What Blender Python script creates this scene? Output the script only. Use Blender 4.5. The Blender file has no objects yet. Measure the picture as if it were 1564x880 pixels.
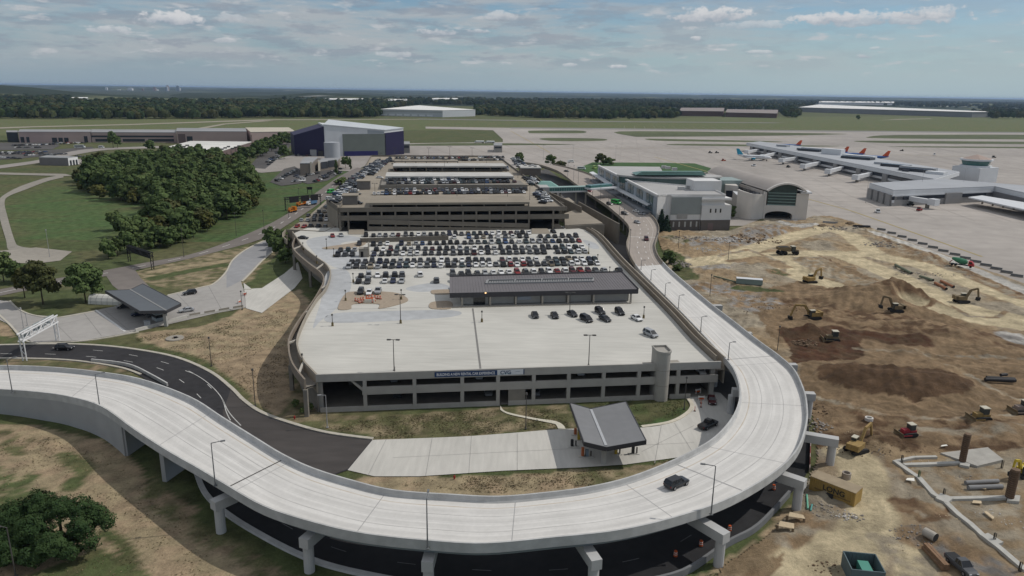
import bpy, math, random
import numpy as np
from mathutils import Vector, Matrix
from mathutils.geometry import tessellate_polygon
R_ = math.radians
rnd = random.Random(7)
S = bpy.context.scene
COL = S.collection
# ------------------------------------------------------------------ survey: a photo point and a known height give a world point
F = 1117.0; PIT = R_(15.06); ROLL = R_(0.84); H = 72.0
_cp, _sp, _cr, _sr = math.cos(PIT), math.sin(PIT), math.cos(ROLL), math.sin(ROLL)
FWD = Vector((0, _cp, -_sp)); UP0 = Vector((0, _sp, _cp))
RGT = Vector((_cr, 0, 0)) + UP0 * _sr; UPV = UP0 * _cr - Vector((_sr, 0, 0))
def ray(u, v): return FWD + RGT * ((u - 782) / F) + UPV * ((440 - v) / F)
def P(u, v, z=0.0):
 d = ray(u, v); t = (z - H) / d.z
 return Vector((d.x * t, d.y * t, z))
def PL(s, z=0.0): return [P(*map(float, q.split(',')), z) for q in s.split()]
def Zat(v, p):
 lo, hi = -30.0, 71.9
 for _ in range(40):
  m = (lo + hi) / 2; q = Vector((p[0], p[1], m - H)); vv = 440 - F * UPV.dot(q) / FWD.dot(q)
  if vv > v: lo = m
  else: hi = m
 return lo
# ------------------------------------------------------------------ materials
MATS = {}
def lin(c): return tuple(c) + (1.0,) if len(c) == 3 else tuple(c)
def M(name, col, rough=0.85, var=0.12, scale=0.6, metal=0.0, bump=0.0, big=0.0, emit=None, spec=0.3, st=None):
 if name in MATS: return MATS[name]
 m = bpy.data.materials.new(name); m.use_nodes = True; nt = m.node_tree; N = nt.nodes; L = nt.links
 b = N['Principled BSDF']; b.inputs['Roughness'].default_value = rough; b.inputs['Metallic'].default_value = metal
 b.inputs['Specular IOR Level'].default_value = spec
 if var or big:
  tc = N.new('ShaderNodeTexCoord')
  n1 = N.new('ShaderNodeTexNoise'); n1.inputs['Scale'].default_value = scale; n1.inputs['Detail'].default_value = 6
  src = tc.outputs['Object']
  if st:
   mp = N.new('ShaderNodeMapping'); mp.inputs['Rotation'].default_value = (0, 0, st[2]); mp.inputs['Scale'].default_value = (st[0], st[1], 1); L.new(src, mp.inputs[0]); src = mp.outputs[0]
  L.new(src, n1.inputs['Vector'])
  mr = N.new('ShaderNodeMapRange'); mr.inputs[1].default_value = .3; mr.inputs[2].default_value = .7
  mr.inputs[3].default_value = 1 - var; mr.inputs[4].default_value = 1 + var
  L.new(n1.outputs[0], mr.inputs[0]); fac = mr.outputs[0]
  if big:
   n2 = N.new('ShaderNodeTexNoise'); n2.inputs['Scale'].default_value = scale * .07; n2.inputs['Detail'].default_value = 4
   L.new(tc.outputs['Object'], n2.inputs['Vector'])
   m2 = N.new('ShaderNodeMapRange'); m2.inputs[1].default_value = .3; m2.inputs[2].default_value = .7
   m2.inputs[3].default_value = 1 - big; m2.inputs[4].default_value = 1 + big
   L.new(n2.outputs[0], m2.inputs[0])
   mm = N.new('ShaderNodeMath'); mm.operation = 'MULTIPLY'; L.new(fac, mm.inputs[0]); L.new(m2.outputs[0], mm.inputs[1]); fac = mm.outputs[0]
  vm = N.new('ShaderNodeVectorMath'); vm.operation = 'SCALE'; vm.inputs[0].default_value = col[:3]
  L.new(fac, vm.inputs['Scale']); L.new(vm.outputs[0], b.inputs['Base Color'])
  if bump:
   bp = N.new('ShaderNodeBump'); bp.inputs['Strength'].default_value = bump; bp.inputs['Distance'].default_value = .3
   L.new(n1.outputs[0], bp.inputs['Height']); L.new(bp.outputs[0], b.inputs['Normal'])
 else:
  b.inputs['Base Color'].default_value = lin(col)
 if emit:
  b.inputs['Emission Color'].default_value = lin(col); b.inputs['Emission Strength'].default_value = emit
 MATS[name] = m
 return m
# ------------------------------------------------------------------ mesh builder
FRAME = {}
def setp(o, label=None, cat=None, group=None, kind=None):
 if label: o['label'] = label
 if cat: o['category'] = cat
 if group: o['group'] = group
 if kind: o['kind'] = kind
 return o
def emp(name, label, cat, loc=(0, 0, 0), rz=0.0, group=None):
 o = bpy.data.objects.new(name, None); COL.objects.link(o)
 o.location = loc; o.rotation_euler = (0, 0, rz); o.empty_display_size = .5
 FRAME[o.name] = (Vector(loc), rz)
 return setp(o, label, cat, group)
def rot2(x, y, a):
 c, s = math.cos(a), math.sin(a); return (x * c - y * s, x * s + y * c)
def catmull(pts, n=6, closed=False):
 pts = [Vector(p) for p in pts]; out = []; k = len(pts)
 for i in range(k if closed else k - 1):
  a = pts[(i - 1) % k] if closed or i > 0 else pts[i]; b = pts[i]; c = pts[(i + 1) % k]
  d = pts[(i + 2) % k] if closed or i + 2 < k else c
  for j in range(n):
   t = j / n
   out.append(0.5 * ((2 * b) + (c - a) * t + (2 * a - 5 * b + 4 * c - d) * t * t + (3 * b - a - 3 * c + d) * t ** 3))
 if not closed: out.append(pts[-1])
 return out
class MB:
 def __init__(s): s.v = []; s.f = []; s.m = []; s.uv = None
 def add(s, vs, fs, mi=0):
  o = len(s.v); s.v += [tuple(p) for p in vs]
  for f in fs: s.f.append(tuple(i + o for i in f)); s.m.append(mi)
  return s
 def hexa(s, p, mi=0):   # p: 4 bottom ccw, 4 top
  return s.add(p, [(3, 2, 1, 0), (4, 5, 6, 7), (0, 1, 5, 4), (1, 2, 6, 5), (2, 3, 7, 6), (3, 0, 4, 7)], mi)
 def box(s, x, y, z0, z1, sx, sy, rz=0.0, mi=0):
  q = [(-sx / 2, -sy / 2), (sx / 2, -sy / 2), (sx / 2, sy / 2), (-sx / 2, sy / 2)]
  q = [rot2(a, b, rz) for a, b in q]
  return s.hexa([(x + a, y + b, z0) for a, b in q] + [(x + a, y + b, z1) for a, b in q], mi)
 def beam(s, a, b, w, h, mi=0):     # box along a->b, centred, w horizontal, h vertical
  a = Vector(a); b = Vector(b); d = (b - a).normalized()
  sd = d.cross(Vector((0, 0, 1)))
  if sd.length < 1e-4: sd = Vector((1, 0, 0))
  sd.normalize(); up = sd.cross(d); sd *= w / 2; up *= h / 2
  return s.hexa([a - sd - up, b - sd - up, b + sd - up, a + sd - up, a - sd + up, b - sd + up, b + sd + up, a + sd + up][:8], mi)
 def prism(s, poly, z0, z1, mi=0, mtop=None, bottom=True):
  poly = [(p[0], p[1]) for p in poly]; n = len(poly)
  ar = sum(poly[i][0] * poly[(i + 1) % n][1] - poly[(i + 1) % n][0] * poly[i][1] for i in range(n))
  if ar < 0: poly = poly[::-1]
  tri = tessellate_polygon([[Vector((a, b, 0)) for a, b in poly]])
  zz0 = z0 if callable(z0) else (lambda a, b: z0); zz1 = z1 if callable(z1) else (lambda a, b: z1)
  vs = [(a, b, zz0(a, b)) for a, b in poly] + [(a, b, zz1(a, b)) for a, b in poly]
  up = []
  for t in tri:
   a, b, c = [poly[i] for i in t]
   cr = (b[0] - a[0]) * (c[1] - a[1]) - (b[1] - a[1]) * (c[0] - a[0])
   up.append(tuple(t) if cr > 0 else tuple(t)[::-1])
  s.add(vs, [(i, (i + 1) % n, n + (i + 1) % n, n + i) for i in range(n)], mi)
  o = len(s.v) - 2 * n
  for t in up:
   s.f.append(tuple(o + n + i for i in t)); s.m.append(mi if mtop is None else mtop)
   if bottom: s.f.append(tuple(o + i for i in t[::-1])); s.m.append(mi)
  return s
 def sheet(s, poly, z=None, mi=0):
  poly = [Vector(p) for p in poly]
  tri = tessellate_polygon([[Vector((p.x, p.y, 0)) for p in poly]])
  fs = []
  for t in tri:
   a, b, c = [poly[i] for i in t]
   cr = (b.x - a.x) * (c.y - a.y) - (b.y - a.y) * (c.x - a.x)
   fs.append(tuple(t) if cr > 0 else tuple(t)[::-1])
  return s.add([(p.x, p.y, p.z if z is None else z) for p in poly], fs, mi)
 def cyl(s, a, b, r0, r1=None, n=10, mi=0, caps=True, mcap=None):
  r1 = r0 if r1 is None else r1; a = Vector(a); b = Vector(b); d = (b - a).normalized()
  x = d.orthogonal().normalized(); y = d.cross(x)
  vs = []
  for c, r in ((a, r0), (b, r1)):
   for i in range(n):
    t = 2 * math.pi * i / n; vs.append(c + x * (r * math.cos(t)) + y * (r * math.sin(t)))
  s.add(vs, [(i, (i + 1) % n, n + (i + 1) % n, n + i) for i in range(n)], mi)
  if caps:
   o = len(s.v) - 2 * n
   s.f.append(tuple(o + i for i in range(n))[::-1]); s.m.append(mi if mcap is None else mcap)
   s.f.append(tuple(o + n + i for i in range(n))); s.m.append(mi if mcap is None else mcap)
  return s
 def tube(s, pts, r, n=6, mi=0):
  for a, b in zip(pts, pts[1:]): s.cyl(a, b, r, r, n, mi)
  return s
 def ribbon(s, A, B, mi=0):
  n = len(A); k = len(s.v); s.v += [tuple(p) for p in A] + [tuple(p) for p in B]
  for i in range(n - 1): s.f.append((k + i, k + n + i, k + n + i + 1, k + i + 1)); s.m.append(mi)
  return s
 def loft(s, rings, mi=0, caps=True):
  n = len(rings[0]); o = len(s.v)
  for r in rings: s.v += [tuple(p) for p in r]
  for j in range(len(rings) - 1):
   for i in range(n):
    s.f.append((o + j * n + i, o + j * n + (i + 1) % n, o + (j + 1) * n + (i + 1) % n, o + (j + 1) * n + i)); s.m.append(mi)
  if caps:
   s.f.append(tuple(o + i for i in range(n))[::-1]); s.m.append(mi)
   s.f.append(tuple(o + (len(rings) - 1) * n + i for i in range(n))); s.m.append(mi)
  return s
 def wall(s, pts, th, z0, z1, mi=0, closed=False):   # vertical wall along a path; z0,z1 number or list
  pts = [Vector(p) for p in pts]; n = len(pts)
  Lf, Rt = [], []
  for i, p in enumerate(pts):
   a = pts[i - 1] if i > 0 else (pts[-1] if closed else p); b = pts[i + 1] if i < n - 1 else (pts[0] if closed else p)
   d = Vector((b.x - a.x, b.y - a.y)).normalized(); nx = Vector((-d.y, d.x)) * th / 2
   Lf.append((p.x + nx.x, p.y + nx.y)); Rt.append((p.x - nx.x, p.y - nx.y))
  g = lambda z, i: z[i] if isinstance(z, (list, tuple)) else z
  rings = [[(Lf[i][0], Lf[i][1], g(z0, i)), (Rt[i][0], Rt[i][1], g(z0, i)), (Rt[i][0], Rt[i][1], g(z1, i)), (Lf[i][0], Lf[i][1], g(z1, i))] for i in range(n)]
  if closed: rings.append(rings[0])
  return s.loft(rings, mi, caps=not closed)
 def mesh(s, name, mats, smooth=False):
  me = bpy.data.meshes.new(name); me.from_pydata(s.v, [], s.f)
  for m in (mats if isinstance(mats, (list, tuple)) else [mats]): me.materials.append(m)
  me.polygons.foreach_set('material_index', s.m)
  if s.uv is not None:
   uvl = me.uv_layers.new(name='UVMap')
   vi = np.zeros(len(me.loops), int); me.loops.foreach_get('vertex_index', vi)
   uvl.data.foreach_set('uv', np.array(s.uv, float)[vi].ravel())
  if smooth: me.polygons.foreach_set('use_smooth', [True] * len(me.polygons))
  me.update(); return me
 def build(s, name, mats, parent=None, smooth=False, local=False):
  if parent is not None and not local:
   loc, rz = FRAME[parent.name]
   out = []
   for p in s.v:
    x, y = rot2(p[0] - loc.x, p[1] - loc.y, -rz); out.append((x, y, p[2] - loc.z))
   s.v = out
  elif parent is None and not local:
   xs = [p[0] for p in s.v]; ys = [p[1] for p in s.v]; zs = [p[2] for p in s.v]
   c = ((min(xs) + max(xs)) / 2, (min(ys) + max(ys)) / 2, min(zs))
   s.v = [(p[0] - c[0], p[1] - c[1], p[2] - c[2]) for p in s.v]
  o = bpy.data.objects.new(name, s.mesh(name, mats, smooth)); COL.objects.link(o)
  if parent is not None:
   o.parent = parent
   FRAME[o.name] = FRAME.get(parent.name, (Vector(), 0))
  elif not local:
   o.location = c; FRAME[o.name] = (Vector(c), 0)
  else: FRAME[o.name] = (Vector(), 0)
  return o
def struct(o): o['kind'] = 'structure'; return o
def stuff(o): o['kind'] = 'stuff'; return o
def kids(o): return list(o.children)
def dup(o, loc=None, rz=None, parent=None, label=None, group=None):
 c = o.copy(); COL.objects.link(c)
 if parent is not None: c.parent = parent
 if loc is not None: c.location = loc
 if rz is not None: c.rotation_euler = (0, 0, rz)
 if label: c['label'] = label
 if group: c['group'] = group
 for k in kids(o): dup(k, parent=c)
 return c
# numpy noise
def _h(ix, iy, sd):
 n = (ix.astype(np.int64) * 374761393 + iy.astype(np.int64) * 668265263 + sd * 982451653) & 0xffffffff
 n = ((n ^ (n >> 13)) * 1274126177) & 0xffffffff
 return ((n ^ (n >> 16)) & 0xffff) / 65535.0
def vnoise(x, y, sd=0):
 ix = np.floor(x); iy = np.floor(y); fx = x - ix; fy = y - iy
 fx = fx * fx * (3 - 2 * fx); fy = fy * fy * (3 - 2 * fy)
 a = _h(ix, iy, sd); b = _h(ix + 1, iy, sd); c = _h(ix, iy + 1, sd); d = _h(ix + 1, iy + 1, sd)
 return (a * (1 - fx) + b * fx) * (1 - fy) + (c * (1 - fx) + d * fx) * fy
def fbm(x, y, oct=4, sd=0):
 t = 0; a = .5
 for i in range(oct): t = t + a * vnoise(x * 2 ** i, y * 2 ** i, sd + i); a *= .5
 return t
def inpoly(x, y, poly):
 r = np.zeros(x.shape, bool); n = len(poly)
 for i in range(n):
  x1, y1 = poly[i][0], poly[i][1]; x2, y2 = poly[(i + 1) % n][0], poly[(i + 1) % n][1]
  if y1 == y2: continue
  c = ((y1 > y) != (y2 > y)) & (x < (x2 - x1) * (y - y1) / (y2 - y1) + x1)
  r ^= c
 return r
def dpath(x, y, pts):
 d = np.full(x.shape, 1e9)
 for a, b in zip(pts, pts[1:]):
  ax, ay, bx, by = a[0], a[1], b[0], b[1]; l2 = (bx - ax) ** 2 + (by - ay) ** 2 + 1e-9
  t = np.clip(((x - ax) * (bx - ax) + (y - ay) * (by - ay)) / l2, 0, 1)
  d = np.minimum(d, np.hypot(x - ax - t * (bx - ax), y - ay - t * (by - ay)))
 return d
def terrain(name, x0, x1, y0, y1, cell, hf, cf, mat, clip=None, zoff=0.0):
 nx = int((x1 - x0) / cell) + 1; ny = int((y1 - y0) / cell) + 1
 X, Y = np.meshgrid(np.linspace(x0, x1, nx), np.linspace(y0, y1, ny))
 Z = hf(X, Y) + zoff; Cc = cf(X, Y)
 idx = np.arange(nx * ny).reshape(ny, nx)
 q = np.stack([idx[:-1, :-1], idx[:-1, 1:], idx[1:, 1:], idx[1:, :-1]], -1).reshape(-1, 4)
 if clip is not None:
  ins = inpoly(X, Y, clip).ravel(); q = q[ins[q].all(1)]
 used = np.unique(q); mp = np.full(nx * ny, -1); mp[used] = np.arange(len(used)); q = mp[q]
 co = np.stack([X.ravel(), Y.ravel(), Z.ravel()], -1)[used]
 me = bpy.data.meshes.new(name); me.vertices.add(len(co)); me.vertices.foreach_set('co', co.ravel())
 me.loops.add(q.size); me.loops.foreach_set('vertex_index', q.ravel().astype(np.int32))
 me.polygons.add(len(q)); me.polygons.foreach_set('loop_start', np.arange(0, q.size, 4, dtype=np.int32))
 me.polygons.foreach_set('use_smooth', np.ones(len(q), bool))
 me.update(calc_edges=True)
 at = me.color_attributes.new('Col', 'FLOAT_COLOR', 'POINT')
 c4 = np.ones((len(used), 4)); c4[:, :3] = Cc.reshape(-1, 3)[used]; at.data.foreach_set('color', c4.ravel())
 me.materials.append(mat); o = bpy.data.objects.new(name, me); COL.objects.link(o); return o
def attr_mat(name, rough=.95, var=.25, scale=1.2, bump=.5, dist=.25):
 m = bpy.data.materials.new(name); m.use_nodes = True; N = m.node_tree.nodes; L = m.node_tree.links; b = N['Principled BSDF']
 b.inputs['Roughness'].default_value = rough; b.inputs['Specular IOR Level'].default_value = .15
 a = N.new('ShaderNodeAttribute'); a.attribute_name = 'Col'; tc = N.new('ShaderNodeTexCoord')
 n1 = N.new('ShaderNodeTexNoise'); n1.inputs['Scale'].default_value = scale; n1.inputs['Detail'].default_value = 12; n1.inputs['Roughness'].default_value = .78
 n2 = N.new('ShaderNodeTexNoise'); n2.inputs['Scale'].default_value = scale * .15; n2.inputs['Detail'].default_value = 5
 L.new(tc.outputs['Object'], n1.inputs['Vector']); L.new(tc.outputs['Object'], n2.inputs['Vector'])
 ad = N.new('ShaderNodeMath'); ad.operation = 'ADD'; L.new(n1.outputs[0], ad.inputs[0]); L.new(n2.outputs[0], ad.inputs[1])
 mr = N.new('ShaderNodeMapRange'); mr.inputs[1].default_value = .72; mr.inputs[2].default_value = 1.28; mr.inputs[3].default_value = 1 - var; mr.inputs[4].default_value = 1 + var
 L.new(ad.outputs[0], mr.inputs[0])
 vm = N.new('ShaderNodeVectorMath'); vm.operation = 'SCALE'; L.new(a.outputs['Color'], vm.inputs[0]); L.new(mr.outputs[0], vm.inputs['Scale'])
 L.new(vm.outputs[0], b.inputs['Base Color'])
 bp = N.new('ShaderNodeBump'); bp.inputs['Strength'].default_value = bump; bp.inputs['Distance'].default_value = dist
 L.new(n1.outputs[0], bp.inputs['Height']); L.new(bp.outputs[0], b.inputs['Normal'])
 MATS[name] = m; return m
def text_mesh(txt, size, mat, name, origin, xdir, parent, bold=0.0, depth=.02):
 cu = bpy.data.curves.new('t', 'FONT'); cu.body = txt; cu.size = size; cu.offset = bold; cu.extrude = depth
 t = bpy.data.objects.new('t', cu); COL.objects.link(t); dg = bpy.context.evaluated_depsgraph_get()
 me = bpy.data.meshes.new_from_object(t.evaluated_get(dg)); bpy.data.objects.remove(t)
 xd = Vector(xdir).normalized(); zd = Vector((0, 0, 1)); nd = xd.cross(zd)
 m = MB(); m.v = [tuple(Vector(origin) + xd * p.co.x + zd * p.co.y + nd * p.co.z) for p in me.vertices]
 m.f = [tuple(p.vertices) for p in me.polygons]; m.m = [0] * len(m.f)
 w = max(p.co.x for p in me.vertices)
 return m.build(name, mat, parent), w
# ================================================================== camera, sun, sky
cam = bpy.data.cameras.new('camera'); co = bpy.data.objects.new('camera', cam); COL.objects.link(co)
cam.sensor_width = 36; cam.lens = 36 * F / 1564; cam.clip_start = 1; cam.clip_end = 120000
mx = Matrix((RGT, UPV, -FWD)).transposed().to_4x4(); mx.translation = (0, 0, H); co.matrix_world = mx
S.camera = co
SUN_EL = R_(48.0); SUN_V = Vector((0.97, 0.22, 0)).normalized() * math.cos(SUN_EL) + Vector((0, 0, math.sin(SUN_EL)))
sl = bpy.data.lights.new('sun', 'SUN'); sl.energy = 3.3; sl.angle = R_(.5); sl.color = (1, .95, .88)
so = bpy.data.objects.new('sun', sl); COL.objects.link(so); so.rotation_euler = SUN_V.to_track_quat('Z', 'Y').to_euler(); so.location = (0, 0, 300)
S.view_settings.view_transform = 'Standard'; S.view_settings.look = 'None'; S.view_settings.gamma = 1; S.view_settings.exposure = -0.42
S.render.engine = 'CYCLES'
S.cycles.max_bounces = 5; S.cycles.diffuse_bounces = 3; S.cycles.glossy_bounces = 2; S.cycles.transmission_bounces = 2
S.cycles.volume_bounces = 0; S.cycles.use_denoising = True; S.cycles.caustics_reflective = False; S.cycles.caustics_refractive = False
W = bpy.data.worlds.new('World'); S.world = W; W.use_nodes = True
def build_world():
 nt = W.node_tree; N = nt.nodes; L = nt.links; bg = N['Background']; bg.inputs['Strength'].default_value = .12
 sky = N.new('ShaderNodeTexSky'); sky.sky_type = 'NISHITA'; sky.sun_disc = False; sky.sun_elevation = SUN_EL
 sky.sun_rotation = math.atan2(SUN_V.x, SUN_V.y); sky.altitude = 300; sky.air_density = 1.0; sky.dust_density = .25; sky.ozone_density = 1.5
 tc = N.new('ShaderNodeTexCoord'); sp = N.new('ShaderNodeSeparateXYZ'); L.new(tc.outputs['Generated'], sp.inputs[0])
 def mt(op, a, b=None, c=None, clamp=False):
  n = N.new('ShaderNodeMath'); n.operation = op; n.use_clamp = clamp
  for i, q in enumerate((a, b, c)):
   if q is None: continue
   if isinstance(q, (int, float)): n.inputs[i].default_value = q
   else: L.new(q, n.inputs[i])
  return n.outputs[0]
 az = mt('ARCTAN2', sp.outputs[0], sp.outputs[1]); el = mt('ARCSINE', sp.outputs[2])
 def comb(x, y, z=0.0):
  n = N.new('ShaderNodeCombineXYZ')
  for i, q in enumerate((x, y, z)):
   if isinstance(q, (int, float)): n.inputs[i].default_value = q
   else: L.new(q, n.inputs[i])
  return n.outputs[0]
 def noise(v, sc, det=6, ro=.55):
  n = N.new('ShaderNodeTexNoise'); n.inputs['Scale'].default_value = sc; n.inputs['Detail'].default_value = det; n.inputs['Roughness'].default_value = ro
  L.new(v, n.inputs['Vector']); return n.outputs[0]
 def ramp(x, a, b, lo=0.0, hi=1.0):
  n = N.new('ShaderNodeMapRange'); n.interpolation_type = 'SMOOTHSTEP'
  for i, q in zip((1, 2, 3, 4), (a, b, lo, hi)): n.inputs[i].default_value = q
  L.new(x, n.inputs[0]); return n.outputs[0]
 def mix(f, a, b):
  n = N.new('ShaderNodeMix'); n.data_type = 'RGBA'
  if isinstance(f, (int, float)): n.inputs[0].default_value = f
  else: L.new(f, n.inputs[0])
  for i, q in ((6, a), (7, b)):
   if isinstance(q, tuple): n.inputs[i].default_value = lin(q)
   else: L.new(q, n.inputs[i])
  return n.outputs[2]
 vs = N.new('ShaderNodeVectorMath'); vs.operation = 'MULTIPLY'; vs.inputs[1].default_value = SKY_TINT; L.new(sky.outputs[0], vs.inputs[0])
 col = vs.outputs[0]
 hz = mix(ramp(az, -.45, .5), HZL, HZR); col = mix(mt('MULTIPLY', ramp(el, .0, .115, 1.0, 0.0), .92), col, hz)
 # high veil and broken bands seen edge-on: stretched along the horizon
 ae = comb(mt('MULTIPLY', az, 6.0), mt('MULTIPLY', el, 42.0))
 veil = noise(ae, 1.0, 7, .6); leftw = ramp(az, -.1, .62, 1.0, .30)
 vm = mt('MULTIPLY', mt('MULTIPLY', ramp(veil, .36, .62), leftw), ramp(el, .004, .05))
 col = mix(mt('MULTIPLY', vm, .85), col, VEIL)
 ae2 = comb(mt('MULTIPLY', az, 16.0), mt('MULTIPLY', el, 75.0), 3.3)
 v2 = noise(ae2, 1.0, 8, .62)
 dk = mt('MULTIPLY', mt('MULTIPLY', ramp(v2, .46, .60), ramp(az, -.1, .5, 1.0, .2)), ramp(el, .012, .05))
 col = mix(mt('MULTIPLY', dk, .55), col, VEILD)
 # scattered small puffs
 ae3 = comb(mt('MULTIPLY', az, 26.0), mt('MULTIPLY', el, 95.0), 8.0)
 pf = mt('MULTIPLY', ramp(noise(ae3, 1.0, 7, .55), .56, .70), mt('MULTIPLY', ramp(el, .018, .034), ramp(el, .09, .12, 1.0, .5)))
 col = mix(mt('MULTIPLY', pf, .75), col, PUFF)
 # single cumulus clouds
 wob = noise(comb(mt('MULTIPLY', az, 55.0), mt('MULTIPLY', el, 85.0), 1.7), 1.0, 7, .6)
 wobm = mt('SUBTRACT', wob, .5)
 for (u, v, w, h, s) in CLOUDS:
  d = ray(u, v).normalized(); a0 = math.atan2(d.x, d.y); e0 = math.asin(d.z)
  x = mt('DIVIDE', mt('SUBTRACT', az, a0), w / F); y0 = mt('SUBTRACT', el, e0)
  y = mt('DIVIDE', y0, h / F)
  yb = mt('MULTIPLY', mt('MINIMUM', y, 0.0), .9)
  yy = mt('ADD', y, yb)
  r2 = mt('ADD', mt('MULTIPLY', x, x), mt('MULTIPLY', yy, yy))
  q = mt('ADD', mt('SUBTRACT', 1.0, r2), mt('MULTIPLY', wobm, 3.6))
  mk = ramp(q, .15, .75)
  sh = ramp(mt('ADD', y, mt('MULTIPLY', wobm, 2.2)), -.7, .75)
  col = mix(mt('MULTIPLY', mk, s), col, mix(sh, CLDK, CLLT))
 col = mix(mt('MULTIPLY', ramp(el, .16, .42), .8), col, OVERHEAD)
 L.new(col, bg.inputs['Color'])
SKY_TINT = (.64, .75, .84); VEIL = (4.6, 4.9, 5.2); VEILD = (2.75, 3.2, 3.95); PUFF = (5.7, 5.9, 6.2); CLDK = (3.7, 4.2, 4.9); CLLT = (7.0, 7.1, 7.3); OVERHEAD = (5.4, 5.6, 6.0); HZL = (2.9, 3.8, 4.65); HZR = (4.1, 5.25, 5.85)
CLOUDS = [(262, 31, 46, 13, .95), (165, 46, 30, 8, .7), (1085, 26, 72, 15, .95), (1150, 40, 55, 9, .5), (1330, 32, 110, 15, .8), (1270, 30, 45, 12, .8),
    (1420, 22, 50, 13, .7), (670, 50, 38, 8, .8), (605, 84, 30, 6, .5), (1063, 60, 10, 5, .8), (1161, 80, 24, 4, .6), (872, 100, 16, 4, .6), (945, 103, 15, 5, .8),
    (1320, 87, 14, 6, .8), (1340, 75, 16, 4, .5), (765, 26, 30, 9, .6), (360, 30, 35, 9, .45), (1095, 77, 22, 3, .5), (730, 48, 20, 5, .6), (345, 63, 20, 5, .5)]
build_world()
# ================================================================== ground
MATS_ = {}
grass = attr_mat('ground_cover', .95, .46, 1.9, .8, .3)
soil = attr_mat('site_soil', .95, .40, 1.1, 1.0, .6)
G_GREEN = np.array((.075, .093, .037)); G_OLIVE = np.array((.105, .105, .050)); G_TAN = np.array((.30, .228, .148)); G_STRAW = np.array((.285, .232, .145)); G_LUSH = np.array((.062, .104, .036))
TRK = 0.0
C_MID0 = np.array((.17, .125, .078))
def zones(base, zs):
 def cf(X, Y):
  n1 = fbm(X * .09, Y * .09, 4, 3) - .47; n2 = fbm(X * .09 + 50, Y * .09, 4, 9) - .47
  C = np.zeros(X.shape + (3,)); nn = fbm(X * .06, Y * .06, 5, 21)
  b0, b1 = base; t = np.clip((nn - .38) * 5, 0, 1)[..., None]; C[:] = b0 * (1 - t) + b1 * t
  for kind, pts, c0, c1, jit, soft in zs:
   if kind == 'poly':
    m = inpoly(X + n1 * jit, Y + n2 * jit, pts).astype(float)
   else:
    w = soft; dd_ = dpath(X + n1 * jit * .5, Y + n2 * jit * .4, pts)
    if w > 3 and c0[0] > .25: c0 = c0 * (1 + .13 * np.sin(dd_ * 2.6) * np.clip(n1 * 6 + .6, 0, 1))[..., None]
    m = np.clip((1.15 - dpath(X + n1 * jit, Y + n2 * jit, pts) / w) * 4.0, 0, 1)
   n3 = np.clip((fbm(X * .42 + 9, Y * .42, 4, 5) - .36) * 5, 0, 1)[..., None]
   cc = c0 * (1 - n3) + c1 * n3
   C = C * (1 - m[..., None]) + cc * m[..., None]
  wx = X + 9 * fbm(X * .04, Y * .04, 3, 71); tr = np.sin((wx * .5 + Y * .85) * 2.3) * np.clip(fbm(X * .03, Y * .05, 3, 72) * 7 - 3.2, 0, 1); tr2 = np.sin((wx * .9 - Y * .45) * 2.0) * np.clip(fbm(X * .03 + 7, Y * .04, 3, 73) * 7 - 3.3, 0, 1)
  return C * (1 + TRK * (tr + tr2))[..., None]
 return cf
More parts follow.
